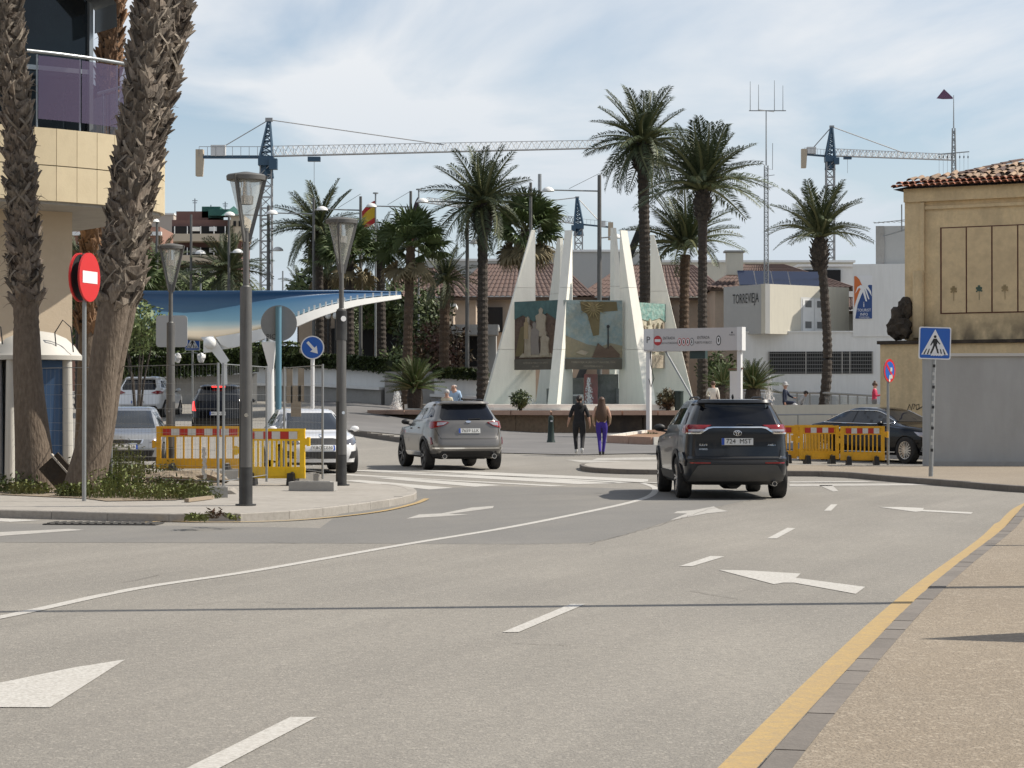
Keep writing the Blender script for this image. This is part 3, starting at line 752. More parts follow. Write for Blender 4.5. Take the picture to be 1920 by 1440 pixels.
P1('fog_lamp_recess', t, ff, [[(.60, .34), (.95, .36), (.97, .52), (.66, .50)]], black, .01, .08, mirror=True)
P1('headlamp', t, ff, [[(.52, .68), (.72, .64), (1.05, .74), (1.12, .86), (.80, .82), (.56, .76)]], M('smoked_headlamp', (.12, .12, .13), .08, .3, coat=1), .014, .06, mirror=True)
P1('badge', t, ff, [circ(0, .84, .05, 12, .045)], chrome, .015, .1)
plate(t, ff, .58, '0552 DRY', off=.02)
for sg in (-1, 1):
    P1('side_window', t, c.side(sg), [[(.75, 1.02), (1.75, 1.0), (1.75, 1.33), (1.1, 1.34), (.85, 1.2)]], glass_side, .006, .12)
    P1('side_window', t, c.side(sg), [[(1.81, 1.0), (2.85, .985), (2.55, 1.2), (2.2, 1.33), (1.81, 1.33)]], glass_side, .006, .12)
mirror_(t, 2.9, 1.0, .86, whc)
m = MB(); m.box((0, 2.1, .25), (1.1, 3.0, .12), black); m.build('underbody', t)
# ------------------------------------------------------------- black saloon on the right, side and front
blk = paint('black_car_paint', (0.003, 0.003, 0.004), .0, .2, .35, .2)
t = thing('saloon', 'black luxury saloon with chrome window line and many spoked wheels behind the orange barriers', 'car', (0, 0, 0), 0)
hd = Vector((math.sin(R(147)), math.cos(R(147)), 0))     # heading to the right and towards us
t.rotation_euler.z = math.atan2(-hd.x, hd.y)
fw = G(1697, 870)
c = Car([(.22, .30, 5.00, .78), (.28, .12, 5.12, .88), (.45, .02, 5.23, .93), (.60, .0, 5.25, .945), (.75, .02, 5.22, .945), (.85, .05, 5.10, .935), (.93, .10, 4.85, .925), (.98, .14, 4.3, .915), (1.02, .22, 3.95, .905), (1.06, .5, 3.78, .89),
         (1.10, .72, 3.66, .865), (1.25, 1.10, 3.30, .76), (1.38, 1.42, 2.98, .67), (1.44, 1.62, 2.75, .61), (1.47, 1.85, 2.5, .52), (1.48, 2.0, 2.3, .40)], 5.25, 1.90, ry_f=.6, bowf=.22, rx=.36, bow=.12)
c.body(blk, black, [(1.05, .35, .385, .64), (4.22, .35, .385, .64)], t, zdark=.27)
t.location = Vector((fw.x, fw.y, 0)) - Matrix.Rotation(t.rotation_euler.z, 3, 'Z') @ Vector((.92, 4.22, 0))
wheels(t, 1.05, 4.22, .36, .25, 1.64, M('bright_alloy', (.62, .58, .52), .3, .7), 16)
for sg in (-1, 1):
    P1('side_window', t, c.side(sg), [[(1.05, 1.10), (2.12, 1.07), (2.12, 1.36), (1.70, 1.36), (1.35, 1.25)]], glass_side, .006, .12)
    P1('side_window', t, c.side(sg), [[(2.18, 1.07), (3.45, 1.06), (3.22, 1.2), (2.85, 1.34), (2.60, 1.37), (2.18, 1.37)]], glass_side, .006, .12)
    fn = c.side(sg); pl = [(.92, 1.08), (1.30, 1.25), (1.68, 1.375), (2.15, 1.395), (2.62, 1.39), (2.90, 1.35), (3.28, 1.2), (3.52, 1.05), (2.2, 1.05), (.92, 1.075)]
    m = MB(); m.tube([fn(a, b, .012) for a, b in smoothline([(a, b, 0) for a, b in pl], 4) for a, b in [(a, b)]] if False else [fn(q.x, q.y, .012) for q in smoothline([(a, b, 0) for a, b in pl], 4)], .011, 5, chrome); m.build('chrome_window_trim', t, smooth=60)
    m = MB(); m.tube([fn(1.55, .30, .012), fn(3.8, .30, .012)], .012, 5, chrome); m.build('sill_trim', t)
    P1('door_handle', t, fn, [[(1.55, .90), (1.78, .90), (1.78, .93), (1.55, .93)], [(2.62, .90), (2.85, .90), (2.85, .93), (2.62, .93)]], chrome, .03, .2, .03)
    P1('door_seam', t, fn, [[(2.14, .35), (2.15, .35), (2.15, 1.04), (2.14, 1.04)], [(3.42, .35), (3.43, .35), (3.48, 1.03), (3.47, 1.03)]], M('seam', (.002, .002, .002), .9) if sg < 0 else bpy.data.materials['seam'], .003, .2, 0)
ff = c.front()
P1('windscreen', t, ff, [[(-.66, 1.10), (.66, 1.10), (.56, 1.37), (-.56, 1.37)]], glass_side, .01, .08)
P1('rear_window', t, c.rear(), [[(-.6, 1.10), (.6, 1.10), (.5, 1.38), (-.5, 1.38)]], glass_dark, .01, .08)
P1('headlamp', t, ff, [[(.62, .68), (.95, .66), (1.20, .74), (1.24, .84), (.95, .82), (.66, .76)]], clear_lamp, .014, .06, mirror=True)
P1('bumper_intake', t, ff, [[(.60, .32), (1.05, .32), (1.08, .46), (.66, .46)]], chrome, .012, .08, mirror=True)
P1('intake_mesh', t, ff, [[(.64, .34), (1.03, .34), (1.05, .44), (.69, .44)]], black, .022, .08, mirror=True)
P1('grille', t, ff, [[(-.38, .50), (.38, .50), (.46, .78), (-.46, .78)]], chrome, .012, .08)
mirror_(t, 3.35, 1.05, .90, blk)
P1('tail_lamp', t, c.rear(), [[(.5, .85), (1.05, .85), (1.1, .95), (.5, .95)]], red_lamp, .014, .06, mirror=True)
# ------------------------------------------------------------- cars queuing behind the fence at the left
def rear_suv(name_label, pos, rz, col, lit, Hs=1.0, grp=None):
    t = thing('suv', name_label, 'car', pos, rz)
    k = Hs
    c = Car([(.25 * k, .25, 4.3, .78), (.32 * k, .1, 4.45, .87), (.55 * k, .0, 4.5, .91), (.80 * k, .05, 4.5, .92), (.95 * k, .10, 4.3, .91), (1.02 * k, .12, 3.4, .90), (1.12 * k, .16, 3.1, .88), (1.30 * k, .30, 2.8, .80), (1.50 * k, .45, 2.4, .70), (1.56 * k, .36, 2.3, .68), (1.60 * k, .40, 2.1, .64), (1.64 * k, .8, 1.8, .5)], 4.5, 1.85, rx=.24, bow=.09)
    c.body(col, clad, [(.9, .34, .39, .6), (3.6, .34, .39, .6)], t, zdark=.34)
    rf = c.rear(); wheels(t, .9, 3.6, .34, .22, 1.58, alloy, 5)
    P1('rear_window', t, rf, [[(-.64, 1.10 * k), (.64, 1.10 * k), (.68, 1.2 * k), (.58, 1.50 * k), (-.58, 1.50 * k), (-.68, 1.2 * k)]], glass_dark, .012, .1)
    P1('side_window', t, c.side(-1), [[(.6, 1.2 * k), (2.6, 1.14 * k), (2.25, 1.45 * k), (.85, 1.46 * k)]], glass_side, .006, .12)
    P1('side_window', t, c.side(1), [[(.6, 1.2 * k), (2.6, 1.14 * k), (2.25, 1.45 * k), (.85, 1.46 * k)]], glass_side, .006, .12)
    for sg in (-1, 1):
        P1('tail_lamp', t, rf, [[(sg * a, b * k) for a, b in ([(.72, .78), (1.05, .80), (1.05, 1.08), (.86, 1.10)] if lit else [(.50, .98), (.70, .93), (1.10, .96), (1.12, 1.04), (.7, 1.07)])]], red_lit if lit else red_lamp, .02, .08)
    if lit: P1('high_brake_lamp', t, rf, [[(-.22, 1.535 * k), (.22, 1.535 * k), (.22, 1.575 * k), (-.22, 1.575 * k)]], red_lit, .05, .1, .05)
    P1('bumper_lower', t, rf, [[(-.8, .30), (.8, .30), (.7, .48), (-.7, .48)]], black, .01, .1)
    plate(t, rf, (.62 if not lit else .70) * k, '4417 KBN', off=.02)
    m = MB(); m.box((0, 2.1, .31), (1.1, 2.8, .12), black); m.build('underbody', t)
    mirror_(t, 2.9, 1.12 * k, .88, col)
    return t
p = W(258, 755, 87); rear_suv('white crossover seen from behind, furthest car in the left side street', (p.x, 87, g(p.x, 87)), R(-4), whc, False)
p = W(408, 755, 74); rear_suv('black off roader with lit red brake lamps in the left side street', (p.x, 74, g(p.x, 74)), R(3), blk, True, 1.03)
sv = paint('silver_car_paint', (0.25, 0.26, 0.27), .4, .3)
p = G(232, 882); t = thing('hatchback', 'silver car facing us behind the mesh fence, left of the orange barrier', 'car', (p.x, p.y + .4, 0), R(180 + 8))
c = Car([(.20, .20, 4.15, .78), (.30, .04, 4.24, .86), (.50, .0, 4.28, .895), (.72, .06, 4.20, .90), (.84, .12, 4.02, .895), (.92, .14, 3.5, .885), (.97, .16, 3.2, .875),
         (1.05, .22, 3.02, .84), (1.25, .42, 2.68, .75), (1.42, .58, 2.30, .66), (1.48, .6, 2.05, .6), (1.51, .9, 1.8, .45)], 4.28, 1.8, ry_f=.55, bowf=.2, rx=.32)
c.body(sv, black, [(.82, .31, .355, .60), (3.45, .31, .355, .60)], t, zdark=.28); shift(t, 4.28)
ff = c.front(); wheels(t, .82, 3.45, .315, .21, 1.56, alloy, 5)
P1('windscreen', t, ff, [[(-.66, .99), (.66, .99), (.56, 1.40), (-.56, 1.40)]], glass_side, .01, .08)
P1('grille', t, ff, [[(-.36, .62), (.36, .62), (.40, .72), (-.40, .72)]], chrome, .012, .08)
P1('grille_mesh', t, ff, [[(-.33, .635), (.33, .635), (.36, .705), (-.36, .705)]], black, .02, .08)
P1('headlamp', t, ff, [[(.54, .66), (.95, .68), (1.10, .84), (.66, .78)]], clear_lamp, .014, .06, mirror=True)
P1('lower_grille', t, ff, [[(-.6, .32), (.6, .32), (.66, .46), (-.66, .46)]], black, .012, .08)
for sg in (-1, 1): P1('side_window', t, c.side(sg), [[(.8, 1.04), (2.8, 1.0), (2.2, 1.37), (1.0, 1.38)]], glass_side, .006, .12)
plate(t, ff, .54, '8130 FGL', off=.02)
mirror_(t, 2.9, 1.02, .86, sv)
# ================================================================== BUILDINGS
def frame(o, ang):
    """local frame: u to the right along the facade, n outward (towards the viewer), z up"""
    u = Vector((math.cos(R(ang)), math.sin(R(ang)), 0)); n = Vector((u.y, -u.x, 0))
    return lambda a, b, z: Vector((o[0], o[1], 0)) + u * a + n * b + Vector((0, 0, z))
def fbox(mb, fr, a0, a1, b0, b1, z0, z1, mat):
    vs = [fr(a, b, z) for a in (a0, a1) for b in (b0, b1) for z in (z0, z1)]
    mb.add(vs, [(0, 1, 3, 2), (4, 6, 7, 5), (0, 4, 5, 1), (2, 3, 7, 6), (0, 2, 6, 4), (1, 5, 7, 3)], mat)
def fpart(name, parent, fr, a0, a1, b0, b1, z0, z1, mat, **k):
    mb = MB(); fbox(mb, fr, a0, a1, b0, b1, z0, z1, mat); return mb.build(name, parent, world=True, **k)
beige = M('beige_stone', (0.52, 0.435, 0.285), 0.75, var=((1.2, .45, (.45, .37, .24)), (5, .3, (.40, .33, .22)), (.5, .3, (.58, .5, .35))), bump=(30, .002), rand=.05)
plaster = M('pinkish_plaster', (0.50, 0.41, 0.30), 0.9, var=((1.5, .4, (.42, .345, .255)), (8, .25, (.55, .46, .35))), bump=(25, .004))
concr = M('grey_concrete', (0.32, 0.31, 0.29), 0.9, var=((2, .5, (.24, .23, .215)), (11, .35, (.38, .365, .34))), bump=(30, .004))
alu = M('grey_aluminium', (0.32, 0.34, 0.35), 0.35, 0.7)
dglass = M('dark_building_glass', (0.004, 0.006, 0.008), 0.05, spec=.35, var=((.8, .5, (.02, .03, .035)),))
pglass = M('violet_tinted_glass', (0.075, 0.055, 0.10), 0.06, spec=.45, alpha=.75)
whitewall = M('white_render', (0.72, 0.72, 0.70), 0.9, var=((.5, .3, (.62, .62, .605)), (5, .2, (.66, .655, .63)), (2, .35, (.58, .575, .55), (3, 3, .25))), bump=(20, .003))
creamwall = M('cream_render', (0.60, 0.565, 0.47), 0.9, var=((.5, .35, (.52, .49, .41)), (3, .3, (.48, .45, .385), (2, 2, .3))), bump=(20, .004))
greywall = M('grey_render', (0.40, 0.40, 0.385), 0.9, var=((.6, .35, (.34, .34, .33)), (4, .2, (.45, .445, .43))), bump=(20, .003))
tilem = M('clay_roof_tile', (0.105, 0.062, 0.050), 0.9, var=((2.5, .6, (.07, .048, .042)), (11, .5, (.16, .112, .09)), (.6, .35, (.09, .066, .058))), bump=(30, .01), rand=.18)
tile_o = M('orange_clay_tile', (0.32, 0.125, 0.075), 0.85, var=((6, .5, (.33, .15, .09)), (20, .35, (.55, .30, .19))), rand=.2)
tile_p = M('pale_clay_tile', (0.30, 0.20, 0.13), 0.9, var=((5, .6, (.15, .11, .085)), (20, .5, (.42, .32, .23))), rand=.25)
ochre = M('ochre_plaster', (0.72, 0.55, 0.32), 0.95, var=((.7, .55, (.62, .47, .27)), (3.5, .45, (.50, .38, .23), (1.6, 1.6, .5)), (12, .4, (.52, .39, .22)), (1.4, .35, (.36, .28, .18))), bump=(10, .012))
ochre2 = M('ochre_plaster_panel', (0.66, 0.50, 0.29), 0.95, var=((.9, .55, (.52, .39, .23)), (4, .5, (.42, .31, .19)), (16, .4, (.60, .46, .28))), bump=(12, .01))
def mould(m, z0, z1, col, amt=.85):
    nt = m.node_tree; b = nt.nodes['Principled BSDF']; src = b.inputs['Base Color'].links[0].from_socket
    gm = N(nt, 'ShaderNodeNewGeometry'); sp = N(nt, 'ShaderNodeSeparateXYZ'); lk(nt, gm.outputs['Position'], sp.inputs[0])
    r = N(nt, 'ShaderNodeMapRange'); r.inputs[1].default_value = z1; r.inputs[2].default_value = z0; lk(nt, sp.outputs[2], r.inputs[0])
    lo = N(nt, 'ShaderNodeMath', operation='GREATER_THAN'); lk(nt, sp.outputs[2], lo.inputs[0]); lo.inputs[1].default_value = z0 - .05
    n = N(nt, 'ShaderNodeTexNoise'); n.inputs['Scale'].default_value = 1.6; n.inputs['Detail'].default_value = 7; mp = N(nt, 'ShaderNodeMapping'); mp.inputs['Scale'].default_value = (1.3, 1.3, .7); lk(nt, gm.outputs['Position'], mp.inputs[0]); lk(nt, mp.outputs[0], n.inputs[0])
    r2 = N(nt, 'ShaderNodeMapRange'); r2.inputs[1].default_value = .38; r2.inputs[2].default_value = .6; r2.inputs[4].default_value = amt; lk(nt, n.outputs[0], r2.inputs[0])
    mu = N(nt, 'ShaderNodeMath', operation='MULTIPLY'); lk(nt, r.outputs[0], mu.inputs[0]); lk(nt, r2.outputs[0], mu.inputs[1]); m2 = N(nt, 'ShaderNodeMath', operation='MULTIPLY'); lk(nt, mu.outputs[0], m2.inputs[0]); lk(nt, lo.outputs[0], m2.inputs[1])
    x = N(nt, 'ShaderNodeMix', data_type='RGBA'); lk(nt, m2.outputs[0], x.inputs[0]); lk(nt, src, x.inputs[6]); x.inputs[7].default_value = (*col, 1); lk(nt, x.outputs[2], b.inputs['Base Color'])
mould(ochre, 3.4, 4.5, (.10, .08, .055))
darkst = M('mouldy_dark_plaster', (0.045, 0.035, 0.026), 1.0, var=((3, .6, (.12, .09, .06)), (12, .5, (.02, .016, .013))), bump=(6, .05))
rustm = M('dark_red_frame', (0.12, 0.045, 0.03), .8, var=((8, .5, (.06, .03, .022)),))
void = M('dark_interior', (0.012, 0.012, 0.013), 0.9)
frm_w = M('white_frame', (0.6, 0.6, 0.58), .5)
# ---------------------------------------------------------------- beige building at the left edge
A35 = 35
P0 = W(135, 755, 48.0)
fr = frame((P0.x, P0.y), A35)
bl = thing('office_building', 'beige stone building with curved upper floor and violet glass balcony at the left edge', 'building', (P0.x, P0.y, 0), R(A35))
mb = MB(); fbox(mb, fr, -14, 0, -9, 0, 0, 6.05, plaster); mb.build('wall', bl, world=True)
# upper floor outline (a, b) along the front and round the right-hand corner
OL = [(-14, 1.75), (-2.0, 1.75)]
for i in range(1, 8):
    an = R(90 - 90 * i / 7); OL.append((.55 + -2.55 + 4.1 * math.cos(an) if False else -2.0 + 4.35 * math.cos(an), -.6 + 2.35 * math.sin(an)))
OL += [(2.35, -3), (2.35, -9)]
def outl(off=0.0):
    pts = []
    for i, p in enumerate(OL):
        a = Vector(OL[max(i - 1, 0)]); b = Vector(OL[min(i + 1, len(OL) - 1)]); d = (b - a).normalized(); pts.append((p[0] - d.y * off * -1 * 1 if False else p[0] + (-d.y) * off * -1 * -1, p[1] + d.x * off))
    return pts
def ring(mb, o0, o1, z0, z1, mat):
    A = outl(o0); B = outl(o1); n = len(A)
    vs = [fr(a, b, z) for (a, b) in A for z in (z0, z1)] + [fr(a, b, z) for (a, b) in B for z in (z0, z1)]
    m = 2 * n
    fs = []
    for i in range(n - 1):
        fs += [(2 * i, 2 * i + 2, 2 * i + 3, 2 * i + 1), (m + 2 * i, m + 2 * i + 1, m + 2 * i + 3, m + 2 * i + 2), (2 * i + 1, 2 * i + 3, m + 2 * i + 3, m + 2 * i + 1), (2 * i, m + 2 * i, m + 2 * i + 2, 2 * i + 2)]
    mb.add(vs, fs, mat)
mb = MB()
A = outl(-.10); mb.add([fr(a, b, z) for z in (5.68, 7.10) for a, b in A + [(-14, -9)]], [tuple(range(len(A) + 1)), tuple(range(len(A) + 1, 2 * len(A) + 2))] + [(i, i + 1, len(A) + 2 + i, len(A) + 1 + i) for i in range(len(A))], concr)
mb.build('upper_floor_slab', bl, world=True)
# stone cladding panels, two rows, following the outline
PO = outl(0)
cum = [0]
for p, q in zip(PO, PO[1:]): cum.append(cum[-1] + (Vector(q) - Vector(p)).length)
def alongo(s_, off=0.0):
    PP = outl(off)
    for i in range(len(cum) - 1):
        if s_ <= cum[i + 1] or i == len(cum) - 2:
            t = (s_ - cum[i]) / (cum[i + 1] - cum[i]); return Vector(PP[i]).lerp(Vector(PP[i + 1]), t)
s_ = 7.9
while s_ < cum[-1] - .5:
    for z0, z1 in ((5.74, 6.455), (6.475, 7.23)):
        wd = .50
        p, q = alongo(s_ + .006), alongo(s_ + wd - .006); p2, q2 = alongo(s_ + .006, -.08), alongo(s_ + wd - .006, -.08)
        mb = MB(); vs = [fr(a.x, a.y, z) for z in (z0, z1) for a in (p, q, q2, p2)]
        mb.add(vs, [(0, 1, 2, 3), (4, 5, 6, 7), (0, 1, 5, 4), (1, 2, 6, 5), (2, 3, 7, 6), (3, 0, 4, 7)], beige); mb.build('stone_panel', bl, world=True)
    s_ += .50
# glazing tower behind the balcony
fpart('glazing', bl, fr, -14, .55, -6, -.25, 7.1, 13.5, dglass)
for a in (-13, -11.4, -9.8, -8.2, -6.6, -5.0, -3.4, -2.45, -2.2, -1.3, .5):
    fpart('mullion', bl, fr, a - .045, a + .045, -.26, -.14, 7.1, 13.4, alu)
for z in (7.2, 8.75, 11.2): fpart('transom', bl, fr, -14, .55, -.26, -.16, z - .05, z + .05, alu)
mb = MB(); mb.add([fr(*p) for p in [(-1.0, 1.1, 11.8), (.6, .9, 10.1), (.6, -.2, 10.1), (.6, -.2, 9.6), (.62, .9, 9.6), (-1.0, -.2, 11.8)]], [(0, 1, 2, 5), (1, 4, 3, 2)], alu)
mb.build('sloping_fin', bl, world=True)
fpart('roof_slab', bl, fr, -14, 1.6, -6, 1.6, 11.9, 12.3, concr)
gs = 12.3 + .25
k = 0
while gs < cum[-1] - 5.6:
    wd = 1.02
    p, q = alongo(gs, -.12), alongo(gs + wd, -.12); m_ = alongo(gs + wd / 2, -.12)
    mb = MB(); vs = [fr(a.x, a.y, z) for z in (7.42, 8.72) for a in (p, m_, q)]
    mb.add(vs, [(0, 1, 4, 3), (1, 2, 5, 4)], pglass); mb.build('glass_panel', bl, world=True, smooth=50)
    mb = MB()
    for a in (alongo(gs + .01, -.2),): mb.cyl(fr(a.x, a.y, 7.2), fr(a.x, a.y, 8.75), .02, .02, 8, alu)
    mb.build('baluster', bl, world=True)
    gs += wd + .03; k += 1
mb = MB(); mb.tube([fr(*alongo(12.3 + .15 * i, -.16), 8.80) for i in range(0, int((cum[-1] - 17.6) / .15))], .04, 8, alu); mb.build('handrail', bl, world=True, smooth=60)
# wall lamp grille
mb = MB()
for a, b_ in ((-3.14, -3.12), (-2.86, -2.84)): fbox(mb, fr, a, b_, .0, .06, 4.2, 4.75, black)
for z in (4.2, 4.45, 4.72): fbox(mb, fr, -3.15, -2.83, .0, .07, z, z + .03, black)
fbox(mb, fr, -3.1, -2.9, 0, .04, 4.3, 4.42, alu)
mb.build('wall_vent_grille', bl, world=True)
# ---------------------------------------------------------------- portable toilets
tblue = M('blue_plastic_wall', (0.045, 0.10, 0.20), 0.5, var=((3, .4, (.035, .075, .15)),), coord='O')
twhite = M('white_plastic', (0.50, 0.48, 0.43), 0.55, var=((4, .3, (.52, .50, .46)),), coord='O')
def toilet(px, label):
    p = W(px, 755, 41.2)
    t = thing('portable_toilet', label, 'portable toilet', (p.x, p.y, .12), R(18), 'portable toilets beside the beige building')
    m = MB(); m.box((0, 0, 1.15), (1.04, 1.04, 2.2), tblue); m.build('cabin', t)
    for sx in (-1, 1):
        for sy in (-1, 1): m = MB(); m.cyl((sx * .52, sy * .52, .0), (sx * .50, sy * .50, 2.3), .10, .09, 10, twhite); m.build('corner_post', t, smooth=40)
    m = MB(); m.lathe([(.83, 2.26), (.84, 2.34), (.78, 2.40), (.70, 2.52), (.55, 2.66), (.32, 2.76), (.05, 2.80)], 20, twhite); m.build('domed_roof', t, smooth=50)
    m = MB(); m.tube([(.30, -.62, 2.35), (.26, -.66, 2.75), (.40, -.66, 2.98), (.55, -.64, 2.85), (.60, -.6, 2.4)], .012, 6, black); m.build('lifting_loop', t, smooth=60)
    for zz in (.5, .9, 1.3, 1.7): m = MB(); m.box((0, -.525, zz), (.92, .015, .05), tblue); m.build('wall_rib', t)
    m = MB(); m.box((0, -.53, 1.1), (.72, .03, 1.95), twhite if px < 0 else tblue); m.build('door', t)
    m = MB(); m.box((0, 0, .05), (1.16, 1.16, .1), black); m.build('base', t)
toilet(68, 'blue and white portable toilet between the two foreground palm trunks')
toilet(-62, 'blue and white portable toilet at the far left edge, left of the palm trunk')
# ---------------------------------------------------------------- ochre house on the right
KH = 1.16
pH = W(1700, 755, 66.5)
HA = -30
_fh = frame((pH.x, pH.y), HA)
fh = lambda a, b, z: _fh(a * KH, b * KH, CH + (z - CH) * KH)
hs = thing('old_house', 'old ochre plastered house with tiled roof and sealed shutter panels on the right', 'building', (pH.x, pH.y, 0), R(HA))
fpart('upper_wall', hs, fh, 0, 11, -8, 0, 3.0, 7.05, ochre)
fpart('lower_wall', hs, fh, -.48, 11, -8, .62, -.2, 3.08, ochre)
fpart('ledge', hs, fh, -.54, 11.05, 0, .70, 3.085, 3.17, darkst)
fpart('pilaster', hs, fh, -.02, .40, 0.0, .07, 3.2, 6.75, ochre)
fpart('drain_pipe', hs, fh, .40, .50, .005, .10, 4.9, 6.7, ochre)
mb = MB(); mb.cyl(fh(.36, .12, 3.25), fh(.36, .12, 4.95), .18, .17, 10, ochre); mb.build('pipe_casing', hs, world=True, smooth=40, label='broken stub of plastered pipe casing')
mb = MB(); mb.blob(fh(-.12, .22, 3.50), (.36, .26, .36), darkst, 3, .5, 3, 3.6); mb.blob(fh(.02, .15, 4.0), (.22, .2, .34), darkst, 5, .35, 3, 3.2); mb.blob(fh(-.18, .2, 3.85), (.20, .2, .25), darkst, 9, .4, 2, 3); mb.build('broken_cornice_stub', hs, world=True, label='blackened broken masonry stub')
fpart('cornice', hs, fh, .0, 11, 0.0, .06, 6.52, 6.60, ochre)
fpart('frieze', hs, fh, -.03, 11, 0, .13, 6.72, 7.06, ochre)
# sealed panels
mb = MB()
a0, a1, z0, z1 = .93, 6.9, 3.88, 6.02
fpart('recess', hs, fh, a0 - .03, a1, .003, .010, z0 - .03, z1 + .03, rustm)
na = 9; wd = (a1 - a0) / na
motc = [(.30, .22, .11), (.08, .12, .09), (.34, .25, .13), (.03, .13, .17), (.30, .2, .1)]
for i in range(na):
    fpart('shutter_panel', hs, fh, a0 + i * wd + .02, a0 + (i + 1) * wd - .02, .0, .028 + .006 * (i % 2), z0, z1, ochre2)
    mm = M('faded_flower_%s' % 'abcdefghi'[i], motc[i % 5], .9)
    mb = MB(); ca = a0 + (i + .5) * wd; cz = z0 + .50
    for (dx_, dz_, r_) in ((0, .14, .035), (-.05, .10, .032), (.05, .10, .032), (-.025, .055, .03), (.03, .05, .03), (0, .1, .028), (.07, .03, .02), (-.06, .02, .02)):
        mb.add([fh(ca + dx_ + r_ * math.cos(q * .785) * (1 + .3 * (q % 2)), .042, cz + dz_ + r_ * math.sin(q * .785) * (1 + .3 * (q % 2))) for q in range(8)], [tuple(range(8))], mm)
    for s1 in (-1, 1): mb.add([fh(ca, .041, cz - .20), fh(ca + .012, .041, cz - .2), fh(ca + .01, .041, cz + .05), fh(ca, .041, cz + .05)], [(0, 1, 2, 3)], mm); mb.add([fh(ca, .041, cz - .12), fh(ca + s1 * .06, .041, cz - .06), fh(ca + s1 * .02, .041, cz - .10)], [(0, 1, 2)], mm)
    mb.build('stencilled_flower', hs, world=True, kind='stuff')
# roof: orange edge courses and loose pale tiles behind
mb = MB(); mb.add([fh(*p) for p in [(-.25, .30, 7.04), (11, .30, 7.04), (11, -2.6, 7.86), (1.9, -2.6, 7.86), (-.1, -8, 7.0), (11, -8, 7.0)]], [(0, 1, 2, 3), (0, 3, 4), (3, 2, 5, 4)], darkst); mb.build('roof', hs, world=True)
def tilemesh(name, L, r, mat):
    vs = []; n = 5
    for y, rr in ((0, r), (L, r * .8)):
        for k_ in (0, 1):
            for i in range(n + 1):
                a = math.pi * i / n; q = rr - .014 * k_
                vs.append((q * math.cos(a), y, q * math.sin(a) * .8 + (.02 if y == 0 else 0)))
    m = n + 1; fs = []
    for i in range(n): fs += [(i, i + 1, 2 * m + i + 1, 2 * m + i), (m + i, 3 * m + i, 3 * m + i + 1, m + i + 1), (i, m + i, m + i + 1, i + 1)]
    me = bpy.data.meshes.new(name); me.from_pydata(vs, [], fs); me.materials.append(mat); me.update(); return me
t1 = tilemesh('roof_tile', .36, .085, tile_o); t2 = tilemesh('roof_tile', .42, .09, tile_p); t3 = tilemesh('roof_tile', .42, .09, tilem)
sl_ = math.atan2(.82, 2.9)
def put(me, a, b, z, pitch, tw=0.0):
    Mx = Matrix.Translation(Vector((a * KH, -b * KH, CH + (z - CH) * KH))) @ Matrix.Scale(KH, 4) @ Matrix.Rotation(tw, 4, 'Z') @ Matrix.Rotation(pitch, 4, 'X')
    inst('roof_tile', me, hs, Mx)
for i in range(36): put(t1, -.18 + i * .17, .42, 7.07, sl_ * .6)
for i in range(36): put(t1, -.10 + i * .17, .26, 7.16, sl_ * .6)
for j in range(6):
    for i in range(34):
        a = .15 + j * .42 + i * .185; b = .10 - j * .36
        if a > 6.6: continue
        if rnd.random() < .10: continue
        put(t2 if rnd.random() < .75 else t3, a + rnd.uniform(-.03, .03), b, 7.20 - .0 + (.3 - b) * math.tan(sl_) * .95 - .06 + rnd.uniform(0, .05), sl_ + rnd.uniform(-.1, .1), rnd.uniform(-.12, .12))
for i in range(14): # ridge/hip tiles at the left corner
    t_ = i / 13; put(t3, -.2 + 2.1 * t_, .3 - 2.9 * t_, 7.06 + .80 * t_, .25, -R(36))
# graffiti
spray = M('black_spray_paint', (.015, .015, .015), .8)
mb = MB()
for pl in ([(0, 0), (.05, .14), (.1, .0), (.14, .15), (.19, .14), (.16, .02)], [(.24, .0), (.22, .12), (.30, .14), (.31, .04), (.25, .0), (.36, .06), (.44, .13), (.40, .0), (.48, .02)]):
    mb.tube([fh(.25 + x, .625, 1.42 + z) for x, z in pl], .012, 5, spray)
mb.build('graffiti_tag', hs, world=True, kind='stuff')
# satellite / tv aerial at the corner
mb = MB()
mb.bar(fh(-.7, -.2, 5.9), fh(.1, -.2, 6.1), .03, .03, alu); mb.bar(fh(-.95, -.2, 6.25), fh(-.1, -.2, 6.3), .02, .02, alu)
for i in range(6): mb.bar(fh(-.9 + i * .15, -.4, 6.26), fh(-.9 + i * .15, .0, 6.26), .012, .012, alu)
mb.bar(fh(-.2, -.2, 6.0), fh(-.2, -.2, 6.7), .03, .03, alu)
mb.build('tv_aerial', hs, world=True)
# grey blind wall in front of the house
pg_ = W(1752, 755, 52.6)
fg = frame((pg_.x, pg_.y), -4)
gw = thing('boundary_wall', 'grey painted blind wall on the right in front of the ochre house', 'wall', (pg_.x, pg_.y, 0), R(-4))
greypaint = M('grey_wall_paint', (0.36, 0.36, 0.352), 0.85, var=((.5, .4, (.31, .31, .30)), (3, .3, (.40, .40, .39)), (1.2, .5, (.27, .265, .25), (1, 1, .25))), bump=(14, .004))
fpart('wall', gw, fg, 0, 9, -2.5, 0, 0, 2.68, greypaint)
fpart('coping', gw, fg, -.06, 9, -2.5, .06, 2.685, 2.76, M('pale_coping', (.5, .48, .44), .8))
fpart('plinth', gw, fg, -.02, 9, 0.003, .03, 0.0, .22, concr)
